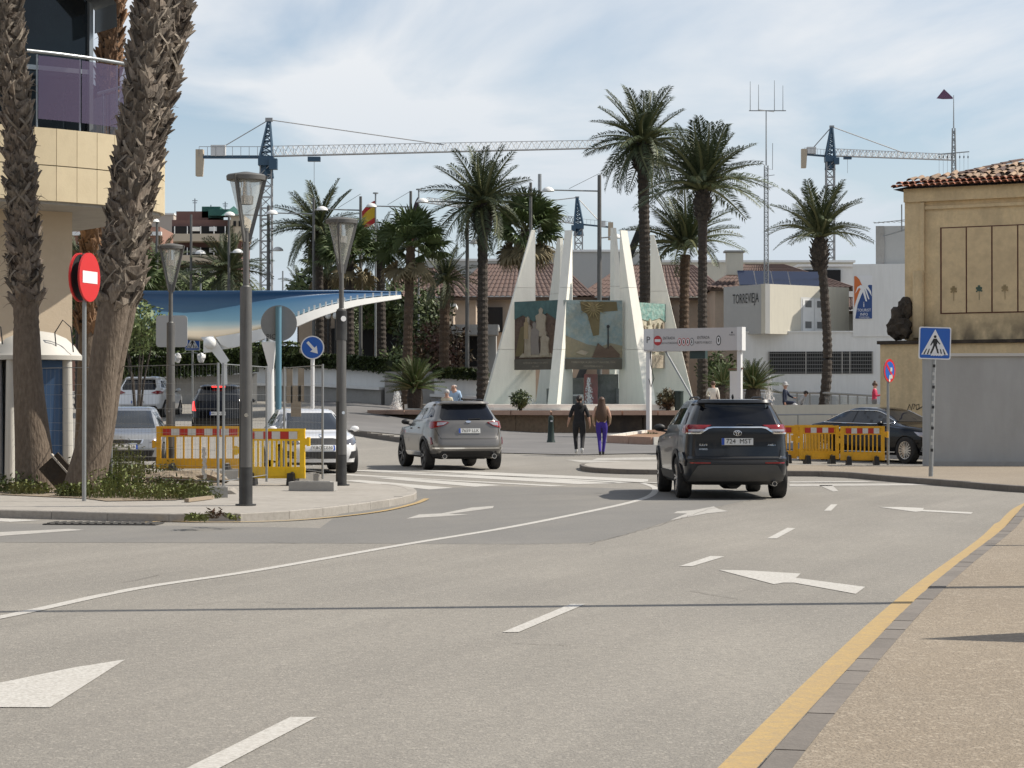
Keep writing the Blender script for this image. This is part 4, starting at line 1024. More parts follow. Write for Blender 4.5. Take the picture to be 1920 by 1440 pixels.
# ---------------------------------------------------------------- white harbour building and its box
pw = W(1384, 755, 119)
fw_ = frame((pw.x, pw.y), -9)
wb = thing('harbour_building', 'long white harbour building with grey louvre band and tourist info sign', 'building', (pw.x, pw.y, 0), R(-9))
def xa(px, z=119): return XW(px, z) - pw.x
z_ = lambda y, d=117: CH - (y - HOR) / F * d
fpart('wall', wb, fw_, 0, 13, -8, 0, -.5, z_(622), whitewall)
fpart('tower_wall', wb, fw_, xa(1597), 13, -7.5, .05, z_(630), z_(493), whitewall)
fpart('stair_tower', wb, fw_, xa(1640), 14, -6, -1.5, z_(493), z_(420, 118), greywall)
fpart('stair_tower_corner', wb, fw_, xa(1640) - .02, xa(1655), -1.5, -1.40, z_(493), z_(420, 118), concr)
fpart('parapet', wb, fw_, -.05, xa(1597), -.3, .06, z_(622), z_(619), whitewall)
louv = M('grey_louvre', (.16, .16, .155), .7)
a0, a1 = xa(1440), xa(1633)
fpart('louvre_recess', wb, fw_, a0, a1, .003, .02, z_(700), z_(658), void)
for i in range(6): fpart('louvre_slat', wb, fw_, a0, a1, .02, .06, z_(700) + .06 + i * .20, z_(700) + .10 + i * .20, louv)
for i in range(40): 
    pass
mb = MB()
for i in range(60): a = a0 + (a1 - a0) * i / 59; fbox(mb, fw_, a, a + .02, .03, .05, z_(700), z_(658), louv)
mb.build('louvre_mesh', wb, world=True, kind='stuff')
for a in (a0, a0 + 1.95, a0 + 3.85, a0 + 4.25, a1 - .04): fpart('louvre_post', wb, fw_, a, a + .07, .02, .09, z_(700), z_(658), concr)
# tourist sign
sg_o = M('sign_orange', (.55, .14, .03), .5); sg_b = M('sign_navy', (.02, .06, .20), .5); sg_w = M('sign_white', (.72, .72, .72), .5)
ts = thing('tourist_sign', 'blue, white and orange tourist info sign on the white wall', 'sign', fw_(xa(1616), .06, z_(556)), R(-9))
m = MB(); m.box((0, 0, 0), (.95, .05, 2.28), sg_w); m.build('board', ts)
def onb(x, y): return (x, -.03, y)
m = MB(); m.add([onb(*p) for p in [(-.47, 1.12), (-.36, 1.12), (-.2, .95), (-.05, .62), (-.2, .3), (-.38, -.2), (-.47, -.55)]], [tuple(range(7))], sg_o); m.build('orange_field', ts)
m = MB(); m.add([onb(*p) for p in [(-.42, -1.12), (.46, -1.12), (.46, .65), (.3, .66), (.1, .5), (-.1, .12), (-.3, -.4)]], [tuple(range(7))], sg_b); m.build('navy_field', ts)
m = MB()
for q in [[(-.12, .62), (.03, .58), (.20, -.22), (.12, -.2)], [(0, .62), (.12, .55), (.32, -.1), (.26, -.1)], [(0, .66), (.3, .30), (.44, .05), (.4, .32), (.2, .66)], [(-.1, .7), (.1, .95), (.35, .95), (.1, .72)], [(-.15, .62), (-.42, .2), (-.3, .55)]]:
    m.add([(x, -.034, y) for x, y in q], [tuple(range(len(q)))], sg_w)
m.add([(x, -.033, y) for x, y in circ(-.12, .55, .1, 12)], [tuple(range(12))], sg_w)
text_on(m, 'i', .42, lambda x, y: (.03 + x, -.034, -.38 + y), sg_w); text_on(m, 'TOURIST', .21, lambda x, y: (.04 + x, -.034, -.68 + y), sg_w, .85); text_on(m, 'INFO', .21, lambda x, y: (.04 + x, -.034, -.90 + y), sg_w, .85)
text_on(m, 'TORREVIEJA', .10, lambda x, y: (.04 + x, -.034, -1.05 + y), sg_w)
m.build('palm_logo_and_lettering', ts, kind='stuff')
# corner box with TORREVIEJA lettering
pc = W(1435, 755, 117.5)
tb = thing('rooftop_block', 'cream rooftop block with vented double door and dark TORREVIEJA lettering', 'building', (pc.x, pc.y, 0), 0)
A = W(1357, 755, 121.0); B = W(1592, 755, 121.5); C_ = Vector((pc.x, pc.y, 0)); D = A + B - C_ + Vector((0, 4, 0))
zt, zb = z_(531), z_(625)
def wallq(P_, Q_, mat, z0=zb, z1=zt, th=.3):
    d = (Q_ - P_); d.z = 0; n = Vector((d.y, -d.x, 0)).normalized()
    m = MB(); vs = [Vector((v.x, v.y, z)) - n * o_ for v in (P_, Q_) for o_ in (0, th) for z in (z0, z1)]
    m.add(vs, [(0, 1, 3, 2), (4, 6, 7, 5), (0, 4, 5, 1), (2, 3, 7, 6), (0, 2, 6, 4), (1, 5, 7, 3)], mat); return m
wallq(A, C_, greywall).build('shaded_side_wall', tb, world=True); wallq(C_, B, creamwall).build('front_wall', tb, world=True)  # side wall greyed to stand for its shaded face; front stays cream
m = MB(); m.add([Vector((v.x, v.y, zt - .05)) for v in (A, C_, B, D)], [(0, 1, 2, 3)], concr); m.build('flat_roof', tb, world=True)
def onwall(P_, Q_, off):
    d = (Q_ - P_); d.z = 0; L = d.length; d.normalize(); n = Vector((d.y, -d.x, 0))
    return lambda a, z: P_ * 1 + d * a + n * off + Vector((0, 0, z - P_.z))
f2 = onwall(C_, B, .01); Lw = (B - C_).length
da = Lw * .42
m = MB(); 
def wq(m, f_, a0, a1, z0, z1, mat): m.add([f_(a0, z0), f_(a1, z0), f_(a1, z1), f_(a0, z1)], [(0, 1, 2, 3)], mat)
wq(m, onwall(C_, B, .012), da - .1, da + 1.9, zb + .05, zt - .62, frm_w); m.build('door_frame', tb, world=True)
for s1 in (0, 1):
    m = MB(); wq(m, onwall(C_, B, .03), da + .02 + s1 * .9, da + .88 + s1 * .9, zb + .08, zt - .7, white_p); d_ = m.build('door', tb, world=True)
    for zz in (zb + .35, zt - 1.15):
        m = MB(); wq(m, onwall(C_, B, .04), da + .2 + s1 * .9, da + .68 + s1 * .9, zz, zz + .36, louv); m.build('vent', d_, world=True)
f3 = onwall(A, C_, .02); La = (C_ - A).length
m = MB(); text_on(m, 'TORREVIEJA', .74, lambda x, y: f3(La * .50 + x * .62, zt - .72 + y), ink, 1.0); m.build('lettering', tb, world=True, kind='stuff')
# ---------------------------------------------------------------- tiled houses of the port, walls and hipped roofs
def corr(quad, n, mat, amp=.06, rows=8, name='roof_tiles', parent=None):
    """corrugated tile surface on quad a(eave left) b(eave right) c(ridge right) d(ridge left)"""
    a, b, c, d = [Vector(q) for q in quad]; nrm = (b - a).cross(d - a); nrm = nrm.normalized() if nrm.length > 0 else Vector((0, 0, 1))
    if nrm.z < 0: nrm = -nrm
    vs = []; sub = 4
    for j in range(rows + 1):
        for h in (0, 1):
            t = j / rows
            for i in range(n * sub + 1):
                s = i / (n * sub)
                p = a.lerp(b, s).lerp(d.lerp(c, s), t)
                k = abs(math.sin(math.pi * s * n)) * amp + (.025 if h else 0)
                vs.append(p + nrm * k)
    w_ = n * sub + 1; fs = []
    for j in range(2 * rows + 1):
        for i in range(w_ - 1): fs.append((j * w_ + i, j * w_ + i + 1, (j + 1) * w_ + i + 1, (j + 1) * w_ + i))
    me = [tuple(v) for v in vs]
    m = MB(); m.add(me, fs, mat); return m.build(name, parent, world=True, kind='stuff')
salmon = M('salmon_render', (0.47, 0.37, 0.28), 0.9, var=((.5, .4, (.40, .32, .25)), (4, .3, (.36, .29, .225))), bump=(20, .004))
def hiphouse(label, pxl, pxr, z, rl, rr, ye, yr, depth, wall, ybot=700):
    a = W(pxl, ye, z); b = W(pxr, ye, z); zr = z + depth
    c = W(rr, yr, zr); d = W(rl, yr, zr)
    t = thing('tiled_house', label, 'building', (a.x, a.y, 0), 0)
    m = MB(); m.box(((a.x + b.x) / 2, z + depth + .6, a.z / 2 - .2), (b.x - a.x - .8, 2 * depth, a.z + .4), wall); m.build('wall', t, world=True)
    corr([a, b, c, d], int((b.x - a.x) / .32), tilem, .07, parent=t)
    a2 = a + Vector((0, 2 * depth, 0)); b2 = b + Vector((0, 2 * depth, 0))
    corr([b, b2, c, c], int(2 * depth / .32), tilem, .07, parent=t); corr([a2, a, d, d], int(2 * depth / .32), tilem, .07, parent=t)
    m = MB(); m.tube([a, d, c, b], .12, 6, tilem); m.build('ridge_tiles', t, world=True, kind='stuff')
    m = MB(); m.box(((a.x + b.x) / 2, a.y + .12, a.z - .1), (b.x - a.x, .12, .16), M_wood); m.build('eaves_board', t, world=True)
    return t, a, b
M_wood = M('dark_timber', (.09, .06, .04), .8)
t, a, b = hiphouse('long salmon house with brown tiled hipped roof behind the fountain, left part', 845, 1112, 134, 905, 1050, 556, 497, 7, salmon)
for px in (880, 927, 1010): 
    m = MB(); q = W(px, 600, 134.5); m.box((q.x, 134.2, q.z), (1.0, .5, 1.5), void); w_ = m.build('window', t, world=True)
t, a, b = hiphouse('salmon house with brown tiled hipped roof behind the right of the fountain', 1085, 1372, 136, 1170, 1300, 557, 499, 7, salmon)
for px in (1140, 1180, 1245):
    m = MB(); q = W(px, 600, 136.5); m.box((q.x, 136.2, q.z), (1.0, .5, 1.5), void); m.build('window', t, world=True)
t, a, b = hiphouse('brown tiled roof with solar panels above the cream rooftop block', 1330, 1600, 130, 1395, 1470, 540, 498, 6, salmon)
pv = M('solar_cell', (.012, .02, .05), .15, .2, spec=.8)
for i, px in enumerate((1400, 1432, 1464, 1496, 1524)):
    q = W(px, 521 + i * .6, 129.2); m = MB(); m.box(tuple(q), (.92, 1.7, .05), pv, T=Matrix.Rotation(R(32), 4, 'X')); m.box(tuple(q - Vector((0, 0, .03))), (.96, 1.75, .04), alu, T=Matrix.Rotation(R(32), 4, 'X'))
    o = m.build('solar_panel'); tag(o, 'dark blue solar panel, %s of the row on the tiled roof' % ['leftmost', 'second from left', 'middle', 'second from right', 'rightmost'][i], 'solar panel', 'solar panels on the tiled roof')
t, a, b = hiphouse('low red tiled house with salmon wall behind the palms left of the port', 715, 905, 128, 760, 850, 557, 505, 7, salmon)
t2_, a, b = hiphouse('small tiled house roof glimpsed far behind the fan palms', 560, 720, 138, 600, 680, 560, 530, 5, salmon)
t3_, a, b = hiphouse('sliver of tiled roof between the rooftop block and the white tower', 1560, 1640, 124.5, 1575, 1620, 582, 560, 4, creamwall)
# chimney
q = W(1377, 495, 131); m = MB(); m.box(tuple(q), (.95, .9, 1.3), creamwall); m.box((q.x, q.y, q.z + .72), (1.2, 1.1, .1), concr); o = m.build('chimney'); tag(o, 'square cream chimney with flat cap on the tiled roof left of the solar panels', 'chimney')
# flat white blocks behind
def block(name, label, x0, x1, y0, y1, z, mat, th=6, base=None):
    a = W(x0, y1, z); b = W(x1, y0, z)
    t = thing(name, label, 'building', ((a.x + b.x) / 2, z, 0), 0)
    z0 = a.z if base is None else base
    m = MB(); m.box(((a.x + b.x) / 2, z + th / 2, (b.z + z0) / 2), (b.x - a.x, th, b.z - z0), mat); m.build('wall', t, world=True)
    m = MB(); m.box(((a.x + b.x) / 2, z + th / 2, b.z + .08), (b.x - a.x + .3, th + .3, .16), white_p); m.build('roof_edge', t, world=True)
    return t, a, b
t, a, b = block('flat_building', 'long pale flat roofed building behind the tiled roofs', 990, 1210, 472, 520, 170, greywall, base=0)
t, a, b = block('flat_building', 'cream flat roofed terrace building behind the solar panels', 1225, 1600, 492, 560, 165, creamwall, base=0)
for i, px in enumerate((1250, 1290, 1545, 1575)):
    m = MB(); q = W(px, 525, 164.9); m.box(tuple(q), (1.4, .3, 1.5), void); m.build('window', t, world=True)
t, a, b = block('flat_building', 'grey flat roofed block peeping above the tiled house left of the fountain', 780, 1000, 489, 530, 168, greywall, base=0)
t, a, b = block('flat_building', 'white wall with balcony openings left of the tourist tower', 1500, 1600, 500, 560, 150, whitewall, base=0)
for px in (1520, 1562): 
    m = MB(); q = W(px, 520, 149.9); m.box(tuple(q), (1.0, .3, 1.0), void); m.build('window', t, world=True)
# port ground floor walls seen behind the planting, left
t, a, b = block('port_pavilion', 'low pale pavilion with flat concrete canopy left of the fountain', 845, 930, 615, 700, 112, greywall, 5, base=0)
m = MB(); q = W(880, 650, 111.8); m.box((q.x, q.y, q.z), (1.2, .5, 2.0), void); m.build('doorway', t, world=True)
m = MB(); q = W(885, 620, 111.0); m.box((q.x, q.y - .5, q.z), (2.6, 2.4, .5), concr); m.build('canopy', t, world=True)
t, a, b = block('port_wall', 'long pinkish wall with tall dark openings behind the hedge and curved canopy', 560, 850, 575, 720, 122, salmon, 4, base=0)
for px, w_ in ((632, 1.0), (655, .5), (690, .6), (745, 1.6), (790, .8)):
    m = MB(); q = W(px, 640, 121.8); m.box((q.x, q.y, q.z - .6), (w_, .5, 2.6), void); m.build('opening', t, world=True)
# ---------------------------------------------------------------- distant apartment buildings on the left
brick = M('brown_red_brick', (0.17, 0.095, 0.08), .9, var=((.3, .4, (.15, .075, .065)),)); sand_r = M('sand_render', (0.52, 0.44, 0.33), .9, var=((.2, .4, (.44, .38, .29)),)); greenn = M('green_netting', (.03, .10, .085), .9, var=((.6, .6, (.05, .16, .13)),))
t = thing('apartment_building', 'distant brown and sand apartment block with balconies and green netted roof', 'building', (W(370, 755, 300).x, 300, 0), 0)
def pb(name, x0, x1, y0, y1, z, th, mat, parent=None):
    a = W(x0, y1, z); b = W(x1, y0, z); m = MB(); m.box(((a.x + b.x) / 2, z + th / 2, (a.z + b.z) / 2), (b.x - a.x, th, b.z - a.z), mat); return m.build(name, parent or t, world=True)
pb('wall', 322, 452, 412, 760, 302, 10, brick)
pb('stair_tower', 432, 458, 404, 450, 300, 8, sand_r)
pb('penthouse', 330, 390, 396, 412, 303, 8, brick); pb('water_tank', 378, 412, 387, 408, 303, 4, greenn); pb('netted_scaffold', 390, 430, 392, 404, 301.5, 3, greenn)
for yb in (430, 470, 508, 545):
    pb('balcony', 318, 425, yb + 8, yb + 22, 298.5, 3.4, sand_r)
    m_ = pb('loggia', 322, 425, yb - 6, yb + 8, 301.6, .5, void)
    for xx in (326, 350, 375, 400, 421): pb('balcony_post', xx, xx + 1.5, yb - 6, yb + 8, 298.7, .12, white_p)
    for xx in (360, 392): pb('blind', xx, xx + 14, yb - 5, yb + 3, 300.9, .12, white_p)
mb = MB(); mb.add([W(414, 404, 299.5), W(458, 404, 299.5), W(450, 404, 308), W(418, 404, 308), W(438, 386, 303)], [(0, 1, 4), (1, 2, 4), (2, 3, 4), (3, 0, 4)], greenn); mb.build('pyramid_roof', t, world=True)
for xx, yy in ((365, 372), (422, 378), (395, 384)):
    mb = MB(); mb.bar(W(xx, 400, 304), W(xx, yy, 304), .15, .15, alu); mb.bar(W(xx - 5, yy + 4, 304), W(xx + 5, yy + 4, 304), .1, .1, alu); mb.bar(W(xx - 4, yy + 8, 304), W(xx + 4, yy + 8, 304), .1, .1, alu); mb.build('roof_aerial', t, world=True)
for k_, xx in enumerate((437, 447)): pb('round_window', xx, xx + 5, 414, 424, 299.8, .2, void)
t = thing('apartment_building', 'distant reddish building with white framed window between the palm trunk and the beige house', 'building', (W(200, 755, 260).x, 260, 0), 0)
pb('wall', 130, 300, 425, 760, 262, 10, M('red_brick_far', (.27, .15, .11), .9)); pb('cornice', 128, 302, 434, 441, 261.5, .6, white_p)
for xx in (146, 235, 262): pb('window_frame', xx, xx + 13, 448, 470, 261.6, .4, white_p); pb('window_pane', xx + 2, xx + 11, 450, 468, 261.4, .15, void)
t = thing('apartment_building', 'hazy grey block beyond the trees left of the first crane', 'building', (W(300, 755, 340).x, 340, 0), 0)
pb('wall', 275, 325, 402, 760, 342, 8, M('far_beige', (.42, .36, .31), .9)); pb('roof_edge', 274, 326, 399, 402, 341.8, 8.4, white_p)

# ---------------------------------------------------------------- unseen street fronts added around the camera to block sky light
for (label, x0, x1, y0, y1, hh, mt) in (('unseen cream street front added behind the viewpoint to darken reflections', -16, 12, -34, -24, 13, creamwall), ('unseen grey street front added behind the viewpoint, further right', 12.5, 40, -36, -26, 10, greywall), ('unseen salmon house added beyond the left edge to block sky light', -34, -19, -22, 16, 14, salmon)):
    t = thing('added_street_building', label, 'building', ((x0 + x1) / 2, (y0 + y1) / 2, 0), 0)
    m = MB(); m.box(((x0 + x1) / 2, (y0 + y1) / 2, hh / 2), (x1 - x0, y1 - y0, hh), mt); m.build('wall', t, world=True)
    n_ = int(max(x1 - x0, y1 - y0) / 3)
    for fl_ in range(int(hh / 3.2)):
        for i in range(n_):
            m = MB()
            if y1 < 0: m.box((x0 + 1.5 + i * 3, y1 + .02, 1.8 + fl_ * 3.2), (1.3, .08, 1.6), dglass)
            else: m.box((x1 + .02, y0 + 1.5 + i * 3, 1.8 + fl_ * 3.2), (.08, 1.3, 1.6), dglass)
            m.build('window', t, world=True)
# ================================================================== FOUNTAIN MONUMENT
ppale = M('white_concrete_fin', (0.80, 0.775, 0.69), 0.8, var=((.5, .35, (.70, .68, .61)), (3, .3, (.62, .60, .53), (2.5, 2.5, .3))), bump=(18, .004))
rimst = M('terracotta_rim_stone', (0.42, 0.27, 0.20), 0.85, var=((1.5, .5, (.33, .21, .155)), (9, .35, (.50, .36, .27))), bump=(20, .004), rand=.1)
darkblk = M('dark_basalt_block', (0.06, 0.05, 0.043), 0.95, var=((2, .6, (.15, .11, .075)), (8, .4, (.035, .03, .027))), bump=(9, .02), rand=.25)
brownblk = M('brown_stone_block', (0.22, 0.155, 0.10), 0.95, var=((2, .6, (.22, .16, .10)), (8, .4, (.09, .065, .045))), bump=(9, .02), rand=.25)
wetwhite = M('white_basin_tiles', (0.80, 0.77, 0.70), 0.3, var=((2, .3, (.58, .57, .52)),), bump=(8, .006))
waterm = M('fountain_water', (0.20, 0.30, 0.29), 0.06, spec=.7, var=((1.5, .5, (.30, .38, .36)),), bump=(6, .03))
CX, CY = 3.35, 95.0
BZ = 1.29
basin = thing('fountain_basin', 'pointed stone fountain basin with terracotta rim and water around the white fins', 'fountain', (CX, CY, 0), 0)
BP = [(-6.05, 93.5), (-4.4, 91.4), (-1.6, 88.3), (1.5, 86.3), (7.0, 86.3), (8.6, 88.3), (11.7, 89.8), (10.4, 94), (8.8, 101), (4, 104), (-1, 103), (-4.2, 98)]
def inset(P, d, c=(CX, CY)):
    out = []
    n = len(P)
    for i in range(n):
        a, b, q = Vector(P[i - 1]), Vector(P[i]), Vector(P[(i + 1) % n])
        d1 = (b - a).normalized(); d2 = (q - b).normalized(); n1 = Vector((-d1.y, d1.x)); n2 = Vector((-d2.y, d2.x)); m_ = (n1 + n2); m_ /= max(.5, m_.length ** 2 / 2)
        out.append(tuple(b + m_ * d))
    return out
I1 = inset(BP, 1.15); I2 = inset(BP, .42)
n = len(BP)
for i in range(n):   # rim slabs
    a, b = Vector(BP[i]), Vector(BP[(i + 1) % n]); c, d = Vector(I1[(i + 1) % n]), Vector(I1[i]); k = max(1, int((b - a).length / 1.3))
    for j in range(k):
        t0, t1_ = j / k + .006, (j + 1) / k - .006
        q = [a.lerp(b, t0), a.lerp(b, t1_), d.lerp(c, t1_), d.lerp(c, t0)]
        m = MB(); m.add([(v.x, v.y, z) for z in (BZ - .17, BZ + rnd.uniform(-.004, .004)) for v in q], [(3, 2, 1, 0), (4, 5, 6, 7), (0, 1, 5, 4), (1, 2, 6, 5), (2, 3, 7, 6), (3, 0, 4, 7)], rimst); m.build('rim_stone', basin, world=True)
    a, b = Vector(I2[i]), Vector(I2[(i + 1) % n]); k = max(1, int((b - a).length / 1.5)); nn = Vector((-(b - a).y, (b - a).x)).normalized()
    for j in range(k):
        t0, t1_ = j / k + .004, (j + 1) / k - .004; p, q = a.lerp(b, t0), a.lerp(b, t1_); o_ = rnd.uniform(0, .05)
        zb_ = min(g(p.x, p.y), g(q.x, q.y)) - .1
        m = MB(); m.add([(v.x, v.y, z) for z in (zb_, BZ - .172) for v in (p + nn * o_, q + nn * o_, q + nn * .5, p + nn * .5)], [(3, 2, 1, 0), (4, 5, 6, 7), (0, 1, 5, 4), (1, 2, 6, 5), (2, 3, 7, 6), (3, 0, 4, 7)], darkblk if rnd.random() < .45 else brownblk); m.build('wall_block', basin, world=True)
I0 = inset(BP, 1.16); IW = inset(BP, 1.9)
m = MB(); m.add([(x, y, BZ + .01) for x, y in I0] + [(x, y, BZ + .03) for x, y in IW], [(i, (i + 1) % n, n + (i + 1) % n, n + i) for i in range(n)], wetwhite); m.build('inner_ledge', basin, world=True)
IS = inset(BP, 1.35); IT = inset(BP, 1.75)
m = MB(); m.add([(x, y, BZ + .02) for x, y in IS] + [(x, y, BZ + .24) for x, y in IS] + [(x, y, BZ + .25) for x, y in IT] + [(x, y, BZ + .02) for x, y in IT], [(k * n + i, k * n + (i + 1) % n, (k + 1) * n + (i + 1) % n, (k + 1) * n + i) for k in range(3) for i in range(n)], wetwhite); m.build('raised_inner_step', basin, world=True)
m = MB(); m.add([(x, y, BZ + .02) for x, y in IW], [tuple(range(n))], waterm); m.build('water', basin, world=True, kind='stuff')
def fin(th, r1, r2, htop, label, off=0.0, t0=.42, t1=.20, flat=0.0, rin=None):
    """a tapering sail: inner edge vertical, outer edge raking outwards; thick at the outside"""
    d = Vector((math.cos(R(th)), math.sin(R(th)), 0)); s = Vector((-d.y, d.x, 0)); o = Vector((CX, CY, BZ - .3)) + s * off
    z0, z1 = 0, htop - (BZ - .3)
    t = thing('sail_fin', label, 'monument fin', o + d * (r1 + r2) / 2, 0, None)
    zs = [z0, z1 * .36, z1 * .69, z1]
    for k in range(3):
        za, zb_ = zs[k] + (.006 if k else 0), zs[k + 1] - .006
        ra, rb = r2 + (r1 + .16 - r2) * za / z1, r2 + (r1 + .16 - r2) * zb_ / z1
        ta, tb_ = t0 + (t1 - t0) * za / z1, t0 + (t1 - t0) * zb_ / z1
        vs = []
        for z, r_, tt in ((za, ra, ta), (zb_, rb, tb_)):
            for (rr, ss) in ((r1, -tt * .28), (r_, -tt / 2), (r_, tt / 2), (r1, tt * .28)): vs.append(o + d * rr + s * ss + Vector((0, 0, z)))
        m = MB(); m.add(vs, [(3, 2, 1, 0), (4, 5, 6, 7), (0, 1, 5, 4), (1, 2, 6, 5), (2, 3, 7, 6), (3, 0, 4, 7)], ppale); m.build('fin_block', t, world=True)
    return t
fin(188, 2.40, 4.75, 8.9, 'leftmost white sail fin of the monument, raking outwards to the left', t0=.75, t1=.28)
fin(246, 2.30, 4.35, 8.75, 'front left white sail fin of the monument, seen nearly edge on', t0=.42, t1=.34)
fin(-59, 2.35, 4.60, 8.75, 'front right white sail fin of the monument, right of the middle mural', t0=.55, t1=.34)
fin(-6, 2.52, 4.50, 8.70, 'rightmost white sail fin of the monument behind the white gantry sign', t0=.62, t1=.25)
fin(118, 2.55, 4.6, 8.75, 'back left white sail fin seen above the left mural', t0=.5, t1=.26)
fin(66, 2.45, 4.4, 9.2, 'back right white sail fin seen above the middle mural', t0=.5, t1=.26)
# murals between the fins, painted relief panels
def mural(label, px0, px1, z0_, z1_, d0, d1, base, kind):
    a = W(px0, 755, d0); b = W(px1, 755, d1); a.z = b.z = 0
    u = (b - a); L = u.length; u.normalize(); nn = Vector((u.y, -u.x, 0))
    t = thing('mural_panel', label, 'mural', (a + b) / 2 + Vector((0, 0, z0_)), 0)
    f = lambda x, z, o=0.0: a + u * x + nn * o + Vector((0, 0, z0_ + z))
    H_ = z1_ - z0_
    m = MB(); m.add([f(x, z, o) for x in (0, L) for z in (0, H_) for o in (-.18, 0)], [(0, 1, 3, 2), (4, 6, 7, 5), (0, 4, 5, 1), (2, 3, 7, 6), (0, 2, 6, 4), (1, 5, 7, 3)], base); m.build('panel', t, world=True)
    return t, f, L, H_
teal = (.07, .14, .14)
mu1 = M('dark_brown_teal_mural', (.075, .045, .032), .8, var=((.9, .8, (.12, .075, .05)), (2.5, .5, (.05, .035, .03)), (7, .4, (.16, .12, .09))), bump=(5, .05))
mu1t = M('teal_mural_sky', (.055, .11, .105), .8, var=((1.2, .7, (.09, .16, .15)), (5, .4, (.04, .07, .07))), bump=(5, .04))
mu2 = M('sky_blue_mural', (.18, .25, .26), .8, var=((.7, .8, (.30, .35, .34)), (2, .6, (.20, .20, .15)), (6, .5, (.36, .36, .30))), bump=(5, .03))
mu2s = M('sand_mural', (.25, .215, .14), .8, var=((1, .7, (.13, .13, .10)), (4, .5, (.25, .215, .15))), bump=(5, .05))
mu2g = M('golden_mural', (.135, .105, .048), .8, var=((2, .6, (.17, .135, .065)),), bump=(5, .04))
mu_p = M('pale_relief', (.34, .29, .22), .85, var=((3, .6, (.22, .17, .12)),), bump=(8, .03))
mu_d = M('umber_relief', (.10, .065, .045), .85, var=((3, .6, (.15, .10, .07)),), bump=(8, .03))
mu3 = M('sea_green_relief', (.14, .27, .24), .85, var=((1.5, .7, (.24, .36, .31)), (6, .5, (.40, .45, .38))), bump=(4, .09))
mu3c = M('cream_relief', (.42, .38, .28), .85, var=((1.5, .7, (.28, .25, .18)), (5, .6, (.52, .49, .40))), bump=(4, .09))
plaq = M('bronze_plaque', (.09, .078, .06), .7, var=((2, .5, (.13, .11, .085)),), bump=(12, .01))
def relief(t, f, L, H_, items, name='relief_figure'):
    for poly, mat, th in items:
        m = MB(); n_ = len(poly)
        m.add([f(x * L, z * H_, o) for o in (.003, th) for x, z in poly], [tuple(range(n_)), tuple(range(n_, 2 * n_))] + [(i, (i + 1) % n_, n_ + (i + 1) % n_, n_ + i) for i in range(n_)], mat); m.build(name, t, world=True)
fig = lambda cx, cz, w_, h_: [(cx - w_ * .5, cz), (cx - w_ * .42, cz + h_ * .5), (cx - w_ * .5, cz + h_ * .72), (cx - w_ * .15, cz + h_ * .80), (cx - w_ * .2, cz + h_ * .93), (cx, cz + h_), (cx + w_ * .2, cz + h_ * .93), (cx + w_ * .15, cz + h_ * .80), (cx + w_ * .5, cz + h_ * .70), (cx + w_ * .4, cz + h_ * .4), (cx + w_ * .5, cz)]
# vertical extents: y 563..693 at about 92.5 m
t, f, L, H_ = mural('left mural with pale figures on dark brown and teal ground', 965, 1047, 2.97, 5.83, 94.0, 92.2, mu1, 1)
relief(t, f, L, H_, [([(0, .74), (.2, .80), (.45, .70), (.75, .82), (1, .70), (1, 1), (0, 1)], mu1t, .02)], 'painted_sky')
relief(t, f, L, H_, [(fig(.62, .48, .24, .42), mu_p, .06), (fig(.33, .20, .16, .58), mu_p, .08), (fig(.48, .22, .22, .48), M('grey_relief', (.22, .19, .165), .85, bump=(8, .03)), .07), (fig(.72, .20, .2, .36), mu_p, .09), (fig(.30, .45, .10, .32), M('tan_relief', (.30, .23, .13), .85), .10),
    ([(.02, .2), (.15, .62), (.28, .66), (.2, .2)], mu2g, .03), ([(.75, .25), (.98, .2), (.98, .6), (.85, .66)], mu_d, .03), ([(.12, .18), (.9, .18), (.85, .24), (.2, .24)], mu_p, .05)])
relief(t, f, L, H_, [([(.01, .0), (.99, .0), (.99, .155), (.01, .155)], plaq, .05)], 'plaque')
m = MB(); text_on(m, 'HOMENAJE AL PUEBLO Y SUS GENTES', .095, lambda x, y: f(L / 2 + x * .9, .28 + y, .056), mu_p); text_on(m, 'DEL MAR', .095, lambda x, y: f(L / 2 + x, .13 + y, .056), mu_p); m.build('plaque_lettering', t, world=True, kind='stuff')
t, f, L, H_ = mural('middle mural with golden sun rays over blue sea and a harbour lamp', 1057, 1167, 2.97, 5.82, 92.0, 92.4, mu2, 2)
relief(t, f, L, H_, [([(0, .17), (1, .17), (1, .34), (.8, .38), (.62, .33), (.4, .36), (.2, .43), (0, .50)], mu2s, .012)], 'painted_shore')
relief(t, f, L, H_, [([(.28, .98), (.9, .98), (.92, .85), (.62, .83), (.60, .5), (.50, .48), (.40, .80), (.30, .85)], mu2g, .014)], 'painted_light')
relief(t, f, L, H_, [(circ(.5, .88, .055, 10), mu2g, .08)], 'sun_boss')
ray = M('gold_ray', (.26, .21, .10), .8)
for i in range(16):
    a_ = i * math.pi / 8; l_ = .24 if i % 2 else .17
    zc = .88 + l_ * .8 * math.sin(a_)
    if zc > .985: continue
    relief(t, f, L, H_, [([(.5 + .05 * math.cos(a_ - .2), .88 + .05 * math.sin(a_ - .2)), (.5 + l_ * math.cos(a_), zc), (.5 + .05 * math.cos(a_ + .2), .88 + .05 * math.sin(a_ + .2))], ray, .05)], 'sun_ray')
relief(t, f, L, H_, [([(.745, .30), (.765, .30), (.762, .60), (.748, .60)], ink, .05), (circ(.755, .62, .025, 8), ink, .06), ([(.48, .17), (.58, .38), (.70, .30), (.80, .35), (.95, .22), (.95, .17)], mu_d, .05), ([(.2, .24), (.36, .20), (.42, .25), (.3, .28)], mu_p, .05)], 'relief_figure')
relief(t, f, L, H_, [([(.01, .0), (.99, .0), (.99, .155), (.01, .155)], plaq, .05)], 'plaque')
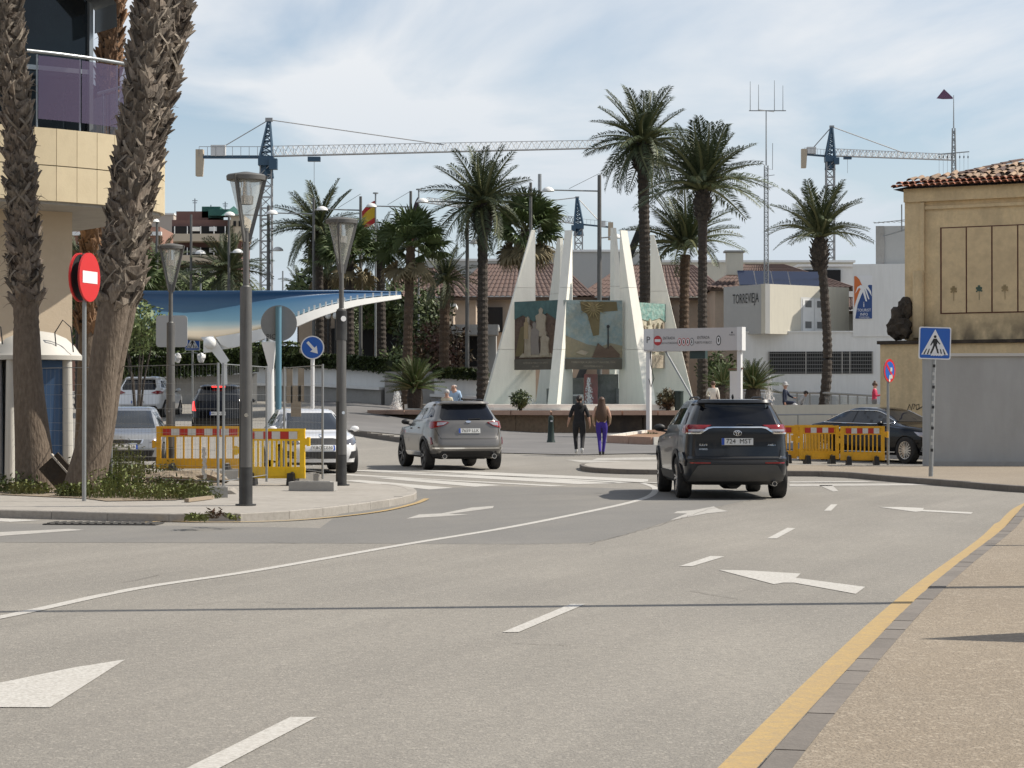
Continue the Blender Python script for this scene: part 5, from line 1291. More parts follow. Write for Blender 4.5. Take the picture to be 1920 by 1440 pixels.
m = MB(); text_on(m, 'TORREVIEJA A LAS CULTURAS DEL MAR', .11, lambda x, y: f(L / 2 + x * .95, .29 + y, .056), mu_p); text_on(m, 'MEDITERRANEO', .11, lambda x, y: f(L / 2 + x, .12 + y, .056), mu_p); m.build('plaque_lettering', t, world=True, kind='stuff')
t, f, L, H_ = mural('right mural in sea green and cream relief, half behind the gantry sign', 1182, 1250, 3.05, 5.76, 92.4, 94.6, mu3c, 3)
relief(t, f, L, H_, [([(0, .70), (.2, .76), (.5, .72), (.8, .78), (1, .70), (1, 1), (0, 1)], mu3, .03)], 'painted_sea')
relief(t, f, L, H_, [(fig(.12 + .125 * i, .25 + .05 * (i % 2), .12, .46 - .03 * (i % 3)), mu3c if i % 2 else mu_p, .08 + .02 * (i % 2)) for i in range(7)])
relief(t, f, L, H_, [([(.05, .0), (.92, .0), (.92, .2), (.05, .2)], mu_p, .05)], 'plaque')
# hidden inner murals and rocks of the middle jet
m = MB(); o = None
t = thing('fountain_centrepiece', 'grey and pink stained stone slabs with small white frame below the middle mural', 'fountain centrepiece', (CX, CY, BZ), 0)
gsl = M('stained_grey_slab', (.20, .21, .20), .7, var=((1.5, .6, (.12, .13, .125)), (4, .5, (.30, .31, .30))), bump=(8, .02)); pink = M('pink_stained_slab', (.42, .17, .17), .7, var=((2.5, .7, (.22, .20, .19)),))
for x0, x1, h_, dd, mt in ((-1.35, -.35, 1.35, 0, gsl), (.25, 1.1, 1.5, .1, gsl), (-.33, .23, 1.5, -.1, pink), (-1.9, -1.4, .9, .2, gsl)):
    m = MB(); m.box(((x0 + x1) / 2, -1.2 + dd, h_ / 2), (x1 - x0, .3, h_), mt); m.build('slab', t)
m = MB()
for a, b in (((-.95, 0), (-.85, .62)), ((-.35, 0), (-.43, .62))): m.bar((a[0], -2.0, a[1]), (b[0], -2.0, b[1]), .07, .07, white_p)
m.box((-.64, -2.0, .62), (.5, .08, .06), white_p); m.box((-.64, -2.0, .33), (.42, .05, .3), gsl); m.build('nozzle_housing', t)
m = MB(); m.box((1.5, -1.4, .45), (1.0, .4, .9), gsl); m.box((-.1, -1.7, .12), (.22, .22, .24), black); m.build('plinth', t)
# jets of water
spray_w = M('white_water_spray', (.88, .89, .89), .5, alpha=.42)
def jet(px, py, z, h, r, label):
    p = W(px, py, z); t = thing('water_jet', label, 'water jet', (p.x, z, BZ + .02), 0)
    m = MB(); q = random.Random(int(px))
    m.lathe([(r * .8, 0), (r * .5, h * .2), (r * .3, h * .5), (r * .15, h * .75), (.01, h * .95)], 14, spray_w)
    for i in range(150):
        a = q.uniform(0, 6.28); zz = q.uniform(0, h * 1.05); rr = r * (1.15 - zz / h * .85) * q.uniform(.6, 1.15); m.blob((rr * math.cos(a), rr * math.sin(a), zz), (.022, .022, .04), spray_w, i, 0, 1)
    m.build('spray', t, smooth=60, kind='stuff')
jet(744, 745, 94.5, .82, .26, 'white water jet at the left point of the basin')
jet(784, 748, 93, .45, .3, 'low white water jet beside the sago palm') if False else None
jet(1441, 735, 91.5, 1.3, .26, 'tall narrow white water jet at the right point of the basin')
jet(1104, 740, 92.4, 1.25, .2, 'thin water jet in front of the pink stained slab')
jet(985, 748, 92.5, .5, .7, 'broad low splash of water at the foot of the leftmost fin')
# ================================================================== PALMS AND OTHER PLANTS
def leafmat(name, a, b, rough=.55):
    m = M(name, a, rough, spec=.35, var=((.8, .7, b), (6, .4, tuple(c * .6 for c in a))), rand=.22)
    return m
gr_d = leafmat('date_palm_leaf', (.052, .070, .032), (.080, .096, .046))
gr_f = leafmat('fan_palm_leaf', (.062, .092, .028), (.10, .125, .042))
gr_s = leafmat('sago_leaf', (.050, .085, .022), (.085, .12, .03))
gr_b = leafmat('bush_leaf', (.045, .068, .02), (.085, .105, .03))
gr_l = leafmat('light_tree_leaf', (.10, .135, .045), (.16, .185, .07))
gr_r = leafmat('reddish_bush_leaf', (.10, .045, .03), (.07, .09, .03))
gr_w = leafmat('weed_leaf', (.13, .155, .045), (.22, .20, .08))
rach = M('leaf_stalk', (.11, .115, .045), .6)
husk = M('dry_husk', (.15, .10, .06), .95, var=((4, .6, (.09, .06, .04)),), rand=.2)
barkd = M('palm_bark_dark', (.050, .040, .032), .95, var=((3, .6, (.028, .023, .019)), (9, .4, (.085, .068, .055))), bump=(9, .06))
barkb = M('palm_bark_brown', (.085, .055, .035), .95, var=((3, .6, (.045, .032, .022)), (9, .4, (.13, .09, .06))), bump=(9, .06))
def frond_mesh(name, L, droop, lw, ll, pairs, mat, q, up=0.0, dead=0.0):
    vs = []; fs = []; mi = []
    def cur(t):
        return Vector((L * (t - .10 * droop * t * t), 0, L * (up * t - droop * t ** 2.1)))
    n = 9; 
    for i in range(n + 1):
        t = i / n; p = cur(t); r_ = .035 * (1 - t) + .006; vs += [p + Vector((0, -r_, 0)), p + Vector((0, r_, 0)), p + Vector((0, 0, -r_ * 1.2))]
    for i in range(n):
        a = 3 * i; fs += [(a, a + 1, a + 4, a + 3), (a + 1, a + 2, a + 5, a + 4), (a + 2, a, a + 3, a + 5)]; mi += [1, 1, 1]
    for i in range(pairs):
        t = .14 + .86 * (i + q.random() * .6) / pairs; p = cur(t); d = (cur(min(1, t + .02)) - cur(t - .02)).normalized()
        l_ = ll * (math.sin(math.pi * min(1, t * .80 + .14)) ** .6) * q.uniform(.85, 1.1)
        for s in (-1, 1):
            v = (d * q.uniform(.55, .8) + Vector((0, s, 0)) * .75 + Vector((0, 0, q.uniform(.15, .5) - .15))).normalized()
            tip = p + v * l_ + Vector((0, 0, -l_ * .16)); mid = p + v * l_ * .5 + Vector((0, 0, .02)); w_ = d.cross(v).cross(v).normalized() * lw / 2
            k = len(vs); vs += [p, mid + w_, tip, mid - w_]; fs.append((k, k + 1, k + 2, k + 3)); mi.append(0)
    me = bpy.data.meshes.new(name); me.from_pydata([tuple(v) for v in vs], [], fs); me.materials.append(mat); me.materials.append(rach); me.polygons.foreach_set('material_index', mi); me.update(); return me
def fan_mesh(name, S, stalk, nb, mat, q, droop=.35):
    vs = []; fs = []; mi = []
    p0, p1 = Vector((0, 0, 0)), Vector((stalk, 0, -stalk * .05))
    vs += [p0 + Vector((0, -.025, 0)), p0 + Vector((0, .025, 0)), p1 + Vector((0, .015, 0)), p1 + Vector((0, -.015, 0))]; fs.append((0, 1, 2, 3)); mi.append(1)
    for i in range(nb):
        a = R(-125 + 250 * i / (nb - 1)) + q.uniform(-.03, .03); l_ = S * (1 - .25 * abs(a) / 2.2) * q.uniform(.9, 1.08)
        v = Vector((math.cos(a), math.sin(a), .10 * math.cos(a * 2))); sd_ = Vector((-math.sin(a), math.cos(a), 0)) * S * .055
        m1 = p1 + v * l_ * .55; m2 = p1 + v * l_ * .8 + Vector((0, 0, -droop * l_ * .12)); tip = p1 + v * l_ * .96 + Vector((0, 0, -droop * l_ * q.uniform(.3, .8)))
        k = len(vs); up_ = Vector((0, 0, .04 * S * (1 if i % 2 else -1)))
        vs += [p1, m1 - sd_ + up_, m2 - sd_ * .4, tip, m2 + sd_ * .4, m1 + sd_ - up_]; fs.append((k, k + 1, k + 2, k + 3, k + 4, k + 5)); mi.append(0)
    me = bpy.data.meshes.new(name); me.from_pydata([tuple(v) for v in vs], [], fs); me.materials.append(mat); me.materials.append(rach); me.polygons.foreach_set('material_index', mi); me.update(); return me
q = random.Random(3)
FR_UP = [frond_mesh('frond', 1.0, .20, .016, .20, 54, gr_d, q) for _ in range(3)]
FR_MID = [frond_mesh('frond', 1.0, .46, .016, .21, 54, gr_d, q, .12) for _ in range(3)]
FR_LOW = [frond_mesh('frond', 1.0, .72, .016, .21, 54, gr_d, q, .18) for _ in range(3)]
FAN = [fan_mesh('fan_leaf', .62, .62, 26, gr_f, q, .5) for _ in range(3)]
FAN_D = [fan_mesh('fan_leaf', .62, .55, 22, M('dry_fan_leaf', (.16, .13, .07), .8, rand=.2), q, .9) for _ in range(2)]
SAGO = [frond_mesh('frond', 1.0, .28, .018, .13, 34, gr_s, q, .1) for _ in range(2)]
def crown(t, top, Lf, nf, q, el0=82, el1=-25, kinds=None, exp=1.0):
    nf = int(nf * 1.02)
    for i in range(nf):
        s = (i + .5) / nf; el = el0 + (el1 - el0) * s ** exp + q.uniform(-6, 6); az = i * 137.5 + q.uniform(-12, 12)
        lst = (kinds or (FR_UP, FR_MID, FR_LOW))[0 if s < .3 else 1 if s < .65 else 2]
        sc_ = Lf * (1.0 if s < .8 else .9) * q.uniform(.88, 1.08)
        Mx = Matrix.Translation(top) @ Matrix.Rotation(R(az), 4, 'Z') @ Matrix.Rotation(R(-el), 4, 'Y') @ Matrix.Rotation(R(q.uniform(-40, 40)), 4, 'X') @ Matrix.Scale(sc_, 4)
        inst('frond', q.choice(lst), t, Mx)
def trunk(t, pts, radii, mat, rings=True, name='trunk'):
    m = MB(); P = smoothline(pts, 6); k = len(P); rr = []
    for i in range(k):
        s = i / (k - 1) * (len(radii) - 1); j = min(int(s), len(radii) - 2); rr.append(radii[j] + (radii[j + 1] - radii[j]) * (s - j))
    # dense stack with a scaly edge
    P2 = []; R2 = []
    for i in range(k - 1):
        L = (P[i + 1] - P[i]).length; n = max(1, int(L / .11))
        for j in range(n):
            P2.append(P[i].lerp(P[i + 1], j / n)); R2.append((rr[i] + (rr[i + 1] - rr[i]) * j / n) * (1 + (.09 if len(P2) % 2 else -.05) + rnd.uniform(-.03, .03)))
    P2.append(P[-1]); R2.append(rr[-1])
    m.tube(P2, R2, 12, mat); return m.build(name, t)
def date_palm(label, px, pytop, pybase, z, Lf, nf, r=.24, px0=None, seed=1, mat=barkd, boot=True, lean=0.0, el1=-25, exp=1.0, el0=82):
    q = random.Random(seed)
    b = W(px if px0 is None else px0, 755, z); gz = g(b.x, z); top = W(px, pytop, z)
    t = thing('date_palm', label, 'palm tree', (b.x, z, gz), 0, None)
    H_ = top.z - gz; dx_ = top.x - b.x
    trunk(t, [(0, 0, -.1), (dx_ * .15 + lean, 0, H_ * .33), (dx_ * .55 + lean * .6, 0, H_ * .7), (dx_, 0, H_ - .5)], [r * 1.0, r * .8, r * .74, r * .82], mat)
    if boot:
        m = MB(); m.lathe([(r * .9, H_ - 1.5), (r * 1.2, H_ - 1.2), (r * 1.5, H_ - .8), (r * 1.4, H_ - .5), (r * 1.0, H_ - .2), (r * .5, H_ + .1)], 12, barkd, c=(dx_, 0, 0)); m.build('leaf_base_collar', t)
        bm_ = boot_mesh2
        for i in range(46):
            a = i * 137.5; zz = H_ - 1.5 + 1.25 * (i / 46); rr = r * (.95 + .38 * math.sin(math.pi * i / 46))
            inst('leaf_base', bm_, t, Matrix.Translation((dx_, 0, zz)) @ Matrix.Rotation(R(a), 4, 'Z') @ Matrix.Translation((rr, 0, 0)) @ Matrix.Rotation(R(18), 4, 'Y') @ Matrix.Scale(1.1, 4))
    crown(t, Vector((dx_, 0, H_ - .15)), Lf, nf, q, el1=el1, exp=exp, el0=el0)
    return t
def boot_mesh(name, w_, h_, mat):
    """a cut leaf base: curved pointed scale with two torn horns"""
    P = [(-.5, .0, 0), (-.50, .28, .03), (-.34, .62, .07), (-.22, 1.02, .16), (-.05, .80, .11), (.04, .86, .12), (.12, 1.12, .20), (.24, .78, .11), (.36, .55, .06), (.50, .28, .03), (.5, .0, 0)]
    vs = []
    for th in (0, .05):
        for x, y, o in P: vs.append((o * h_ * .9 - (.16 * w_) * (2 * x) ** 2 + th * .7, x * w_, y * h_))
    vs.append((.035 + .06 * w_, 0, .35 * h_)); c = len(vs) - 1
    n = len(P); fs = [(n + i, n + i + 1, c) for i in range(n - 1)] + [(n + n - 1, n, c), tuple(range(n - 1, -1, -1))] + [(i, i + 1, n + i + 1, n + i) for i in range(n - 1)]
    me = bpy.data.meshes.new(name); me.from_pydata(vs, [], fs); me.materials.append(mat); me.update(); return me
boot_mesh2 = boot_mesh('leaf_base', .17, .20, barkd)
def fan_palm(label, px, pytop, z, S, nf, r=.2, px0=None, seed=1, skirt=8, mat=barkd):
    q = random.Random(seed); b = W(px if px0 is None else px0, 755, z); gz = g(b.x, z); top = W(px, pytop, z)
    t = thing('fan_palm', label, 'palm tree', (b.x, z, gz), 0); H_ = top.z - gz; dx_ = top.x - b.x
    trunk(t, [(0, 0, -.1), (dx_ * .4, 0, H_ * .5), (dx_, 0, H_)], [r * 1.3, r, r], mat)
    for i in range(nf + skirt):
        s = (i + .5) / nf; el = 80 - 95 * min(s, 1) + q.uniform(-8, 8) - (25 if i >= nf else 0); az = i * 137.5 + q.uniform(-15, 15)
        inst('fan_leaf', q.choice(FAN if i < nf else FAN_D), t, Matrix.Translation((dx_, 0, H_ - (.1 if i < nf else .4))) @ Matrix.Rotation(R(az), 4, 'Z') @ Matrix.Rotation(R(-el), 4, 'Y') @ Matrix.Rotation(R(q.uniform(-50, 50)), 4, 'X') @ Matrix.Scale(S * q.uniform(.85, 1.1), 4))
    return t
# crowns: label, crown base x, y, base, depth, frond length, count
date_palm('arching date palm above the second street lamp, left of the flags', 597, 428, 0, 112, 2.65, 40, .26, 600, 11, el1=-38)
date_palm('date palm with a broad collar rising left of the white sail fins', 905, 376, 0, 101, 2.75, 42, .30, 905, 12, el1=-40)
date_palm('tallest date palm with drooping crown, right of the monument', 1205, 262, 0, 106, 2.85, 48, .34, 1212, 13, el1=-42)
date_palm('tall upright date palm overlapping the tallest one on its right', 1318, 350, 0, 98, 3.15, 40, .26, 1317, 14, el1=6, exp=1.2)
date_palm('shorter date palm with arching fronds between the two tall palms', 1285, 458, 0, 108, 3.1, 34, .30, 1281, 15, el1=0, mat=barkb, boot=False)
date_palm('lone date palm with leaf ball crown in front of the white harbour building', 1537, 440, 0, 93, 2.5, 32, .24, 1541, 16, el1=14, exp=1.3, lean=.25)
date_palm('squat date palm with wide crown under the main crane, left', 428, 505, 0, 116, 2.4, 34, .38, 428, 17, el1=-40, mat=barkb, boot=False)
date_palm('dark date palm behind the leaning foreground trunk', 296, 500, 0, 118, 2.1, 28, .3, 296, 18, el1=-35, mat=barkb, boot=False)
date_palm('small date palm among shrubs left of the monument', 835, 520, 0, 104, 1.8, 26, .3, 832, 19, el1=-30, mat=barkb, boot=False)
date_palm('date palm crown just right of the second street lamp', 712, 462, 0, 118, 2.0, 30, .3, 716, 20, el1=-30, boot=False)
date_palm('tiny far palm in the gap of open sky', 560, 533, 0, 240, 2.2, 26, .2, 560, 21, el1=-35, boot=False)
date_palm('palm fronds at the left edge behind the beige building', 150, 500, 0, 96, 2.0, 26, .25, 150, 22, el1=-35, boot=False)
fan_palm('fan palm with hanging dry leaves behind the leftmost sail fin', 985, 430, 112, 1.95, 30, .24, 985, 31, 16)
fan_palm('bright fan palm left of the second street lamp', 655, 475, 108, 1.7, 26, .22, 655, 32, 4)
fan_palm('fan palm right of the flags with slender bare trunk', 770, 462, 100, 1.65, 28, .2, 762, 33, 6, barkb)
fan_palm('low fan palm behind the hedge below the curved canopy', 250, 530, 110, 1.8, 26, .2, 250, 34, 4)
fan_palm('drooping fan palm above the second street lamp head', 615, 490, 118, 1.5, 24, .2, 612, 35, 6)
# sago palms
def sago(label, px, pyb, z, L, nf, seed):
    q = random.Random(seed); b = W(px, pyb, z)
    t = thing('sago_palm', label, 'sago palm', (b.x, z, b.z), 0)
    m = MB(); m.lathe([(.30, -.3), (.34, .1), (.30, .45), (.12, .62)], 10, barkd); m.build('trunk', t)
    crown(t, Vector((0, 0, .5)), L, nf, q, 85, 0, (SAGO, SAGO, SAGO))
sago('large sago palm on the left end of the fountain rim', 778, 752, 92.5, 1.45, 60, 41)
sago('large bright sago palm behind the roof of the nearest dark crossover', 1412, 752, 91.5, 1.35, 56, 42)
sago('smaller sago palm behind the gantry sign post', 1355, 745, 97, 1.1, 36, 43)
# leaf clouds
def leaves(m, n, c, rad, size, mat, q, shell=.35):
    for _ in range(n):
        v = Vector((q.gauss(0, 1), q.gauss(0, 1), q.gauss(0, 1))).normalized() * (q.random() ** shell)
        k = 1 + .28 * noise.noise(v * 2.3 + Vector(c) * .37)
        p = Vector(c) + Vector((v.x * rad[0] * k, v.y * rad[1] * k, v.z * rad[2] * k))
        a = Vector((q.gauss(0, 1), q.gauss(0, 1), q.gauss(0, 1))).normalized(); b = a.cross(v + Vector((.01, .02, .03))).normalized(); s = size * q.uniform(.6, 1.3)
        m.add([p - a * s, p + b * s * .45, p + a * s, p - b * s * .45], [(0, 1, 2, 3)], mat)
def bush(name, label, cat, px, py, z, rad, n, size, mat, seed, world_z=None):
    q = random.Random(seed); p = W(px, py, z); gz = g(p.x, z) if world_z is None else world_z
    t = thing(name, label, cat, (p.x, z, gz), 0)
    m = MB(); leaves(m, n, (0, 0, p.z - gz), rad, size, mat, q); m.build('foliage', t, kind='stuff')
    m = MB()
    for i in range(5):
        a = i * 1.26; m.tube([(0, 0, -.05), (.2 * rad[0] * math.cos(a), .2 * rad[1] * math.sin(a), (p.z - gz) * .5), (.6 * rad[0] * math.cos(a), .6 * rad[1] * math.sin(a), (p.z - gz) * 1.0)], [.05, .035, .015], 5, barkd)
    m.build('stem', t, kind='stuff')
    return t
bush('shrub', 'round green shrub on the fountain rim in front of the leftmost fin', 'shrub', 976, 748, 87.6, (.42, .4, .36), 700, .07, gr_b, 51, BZ)
bush('shrub', 'reddish green shrub on the rim beside the dark green litter bin', 'shrub', 1252, 748, 87.6, (.45, .4, .42), 800, .07, gr_r, 52, BZ)
bush('shrub', 'yellow green shrub beside the tall lamp left of the sago palm', 'shrub', 745, 685, 106, (1.1, .9, .9), 900, .12, gr_l, 53)
bush('shrub', 'tall brownish shrub behind the elderly couple', 'shrub', 828, 660, 107, (1.5, 1, 1.6), 1500, .14, gr_r, 54)
bush('shrub', 'dark green shrub mass right of the sago palm', 'shrub', 795, 640, 110, (1.6, 1.2, 2.6), 1900, .15, gr_b, 55)
bush('tree', 'small leafy tree in front of the left end of the blue canopy', 'tree', 258, 612, 72, (.95, .9, .85), 1500, .09, gr_l, 56)
bush('tree', 'dense green tree mass below the distant apartment block', 'tree', 375, 548, 135, (3.4, 2, 1.1), 2600, .2, gr_l, 57)
bush('tree', 'dark tree left of the squat date palm behind the canopy', 'tree', 270, 540, 130, (3.0, 2, 2.2), 2200, .2, gr_b, 58)
bush('tree', 'ivy covered column behind the second street lamp', 'tree', 658, 640, 115, (.55, .5, 2.4), 1200, .12, gr_b, 59)
bush('tree', 'dark foliage around the trunk of the arching date palm', 'tree', 600, 545, 125, (1.8, 1.4, 1.4), 1300, .2, gr_b, 60)
bush('tree', 'shady tree mass under the fan palms left of the monument', 'tree', 735, 575, 121, (3.0, 1.4, 1.5), 1800, .2, gr_b, 61)
bush('shrub', 'low brown grass clump in the sandy corner bed', 'shrub', 1222, 822, 80, (.35, .3, .22), 260, .07, gr_w, 62)
bush('tree', 'dark bush behind the gantry sign between trunk and sago palm', 'tree', 1345, 700, 104, (1.0, .8, 1.1), 900, .13, gr_b, 63)
bush('tree', 'dark evergreen mass at the left edge behind the canopy', 'tree', 160, 560, 100, (1.6, 1.4, 2.4), 1500, .17, gr_b, 64)
def hedge(label, pts, z0, h, wd, n, mat, seed):
    """clipped hedge along world points"""
    q = random.Random(seed); t = thing('hedge', label, 'hedge', pts[0], 0); m = MB()
    for a, b in zip(pts, pts[1:]):
        a, b = Vector(a), Vector(b)
        for _ in range(n):
            c = a.lerp(b, q.random()); fx = q.choice((0, 1, 2)); p = c + Vector((q.uniform(-.5, .5) * .2, q.uniform(-wd / 2, wd / 2) if fx else -wd / 2, (q.random() if fx != 1 else 1) * h + .12 * noise.noise(c * 1.5)))
            d = Vector((q.gauss(0, 1), q.gauss(0, 1), q.gauss(0, 1))).normalized(); e = d.cross(Vector((.3, .2, .9))).normalized(); s = .12 * q.uniform(.7, 1.3)
            m.add([p - d * s, p + e * s * .5, p + d * s, p - e * s * .5], [(0, 1, 2, 3)], mat)
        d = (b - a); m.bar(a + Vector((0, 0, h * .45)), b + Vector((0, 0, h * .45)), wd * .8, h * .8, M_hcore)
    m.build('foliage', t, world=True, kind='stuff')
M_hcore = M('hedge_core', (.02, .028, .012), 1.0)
def planter(label, pts, wd, wall, bench=True):
    """low wall or bench front that carries a hedge: pale top band over a darker recessed foot"""
    t = thing('planter_wall', label, 'low wall', (pts[0].x, pts[0].y, g(pts[0].x, pts[0].y)), 0)
    for a, b in zip(pts, pts[1:]):
        gz = min(g(a.x, a.y), g(b.x, b.y)); d = b - a; d.z = 0; n = Vector((d.y, -d.x, 0)).normalized()
        def slab(name, o0, o1, za0, za1, zb0, zb1, mat):
            m = MB(); vs = [Vector((p.x, p.y, z)) + n * o for p, zz in ((a, (za0, za1)), (b, (zb0, zb1))) for o in (o0, o1) for z in zz]
            m.add(vs, [(0, 1, 3, 2), (4, 6, 7, 5), (0, 4, 5, 1), (2, 3, 7, 6), (0, 2, 6, 4), (1, 5, 7, 3)], mat); m.build(name, t, world=True)
        h1, h2 = a.z, b.z
        slab('wall_face', -wd, wd * .5, gz + .0, h1, gz + .0, h2, wall)
        if bench: slab('bench_top', wd * .5 + .003, wd * .5 + .5, h1 - .85, h1 - .72, h2 - .85, h2 - .72, wall); slab('bench_foot', wd * .5 + .003, wd * .5 + .34, gz - .1, h1 - .86, gz - .1, h2 - .86, concr)
    return t
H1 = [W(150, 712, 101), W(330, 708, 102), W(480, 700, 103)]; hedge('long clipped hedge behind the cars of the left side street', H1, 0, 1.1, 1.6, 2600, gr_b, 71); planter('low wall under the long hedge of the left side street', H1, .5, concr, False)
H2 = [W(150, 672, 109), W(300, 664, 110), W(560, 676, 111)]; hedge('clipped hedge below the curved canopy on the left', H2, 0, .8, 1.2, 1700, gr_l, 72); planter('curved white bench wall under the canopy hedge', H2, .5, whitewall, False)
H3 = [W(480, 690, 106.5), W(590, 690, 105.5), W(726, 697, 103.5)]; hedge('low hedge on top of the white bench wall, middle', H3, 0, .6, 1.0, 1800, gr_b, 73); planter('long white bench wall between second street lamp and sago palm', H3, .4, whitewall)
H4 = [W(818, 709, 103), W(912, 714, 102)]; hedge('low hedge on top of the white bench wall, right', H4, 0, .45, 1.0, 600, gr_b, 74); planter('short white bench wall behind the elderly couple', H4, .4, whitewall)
H5 = [W(722, 697, 103.2), W(826, 697, 103.2)]; planter('dark grey end wall behind the sago palm', H5, .6, concr, False)
# weeds of the bed beside the kerb
q = random.Random(5)
t = thing('weeds', 'green and yellow weeds and small shrubs around the foreground palm trunks', 'plants', tuple(G(200, 925, .12)), 0)
def weedpatch(m, px, py, n, r, h, mat):
    b = G(px, py, .12)
    for _ in range(n):
        a = q.uniform(0, 6.28); rr = r * q.random() ** .5; p = b + Vector((rr * math.cos(a), rr * math.sin(a) * 1.2, 0)); hh = h * q.uniform(.3, 1)
        m.add([p + Vector((-.008, 0, 0)), p + Vector((.008, 0, 0)), p + Vector((q.uniform(-.08, .08), 0, hh))], [(0, 1, 2)], mat)
        for k in range(4):
            c = p + Vector((q.uniform(-.09, .09), q.uniform(-.09, .09), hh * q.uniform(.3, 1.05))); d = Vector((q.gauss(0, 1), q.gauss(0, 1), q.gauss(0, .6))).normalized(); e = d.cross(Vector((.1, .5, .8))).normalized(); s = q.uniform(.025, .055)
            m.add([c - d * s, c + e * s * .45, c + d * s, c - e * s * .45], [(0, 1, 2, 3)], mat)
for px, py, n, r_, h_, mt in ((10, 922, 110, .5, .30, gr_b), (55, 926, 90, .35, .22, gr_w), (215, 932, 130, .55, .50, gr_w), (255, 930, 80, .6, .42, gr_b), (300, 935, 90, .5, .28, gr_w), (190, 915, 90, .5, .7, gr_b), (140, 930, 120, .3, .22, gr_w), (340, 925, 160, .5, .25, gr_w), (225, 905, 120, .5, .85, gr_w), (270, 890, 90, .8, .3, gr_w), (350, 934, 110, .5, .2, gr_w)):
    m = MB(); weedpatch(m, px, py, n, r_, h_, mt); o = m.build('weed_patch', t, world=True, kind='stuff')
m = MB()
yel = M('yellow_flower', (.62, .45, .03), .7)
for _ in range(26): p = G(102 + q.uniform(-14, 16), 915, .12); m.blob(p + Vector((0, q.uniform(-.2, .2), q.uniform(.18, .42))), (.03, .03, .025), yel, _, .1, 1)
m.build('yellow_flowers', t, world=True, kind='stuff')
m = MB(); weedpatch(m, 368, 976, 28, .12, .10, gr_w); weedpatch(m, 402, 972, 12, .05, .14, gr_r); weedpatch(m, 438, 974, 10, .05, .07, gr_w); o = m.build('kerb_weeds'); tag(o, 'small tufts of weeds growing from the left kerb joint', 'weeds')
# ---------------------------------------------------------------- foreground trunks
fib = M('palm_trunk_fibre', (.125, .095, .071), .95, var=((6, .6, (.09, .068, .05), (1, 1, 3)), (20, .5, (.25, .20, .15), (1, 1, .4)), (1.2, .4, (.12, .09, .065))), bump=(28, .03, (1, 1, .25)))
bootm = M('cut_leaf_base', (.125, .10, .078), .9, var=((5, .7, (.05, .04, .032)), (14, .55, (.27, .235, .19), (2, 2, .6)), (1.5, .4, (.14, .10, .075))), bump=(30, .015, (1, 1, .3)), rand=.55)
bootr = M('reddish_leaf_base', (.17, .095, .05), .9, var=((5, .6, (.09, .055, .035)), (22, .5, (.26, .16, .09))), bump=(30, .012), rand=.35)
coredark = M('gap_shaded_core', (.05, .036, .026), 1.0, var=((8, .6, (.09, .065, .045)),), bump=(20, .04))  # dark tone puts the shade between leaf bases into the core colour
straw = M('pale_straw_fibre', (.25, .21, .165), .9, var=((9, .5, (.22, .18, .135)),), rand=.3)
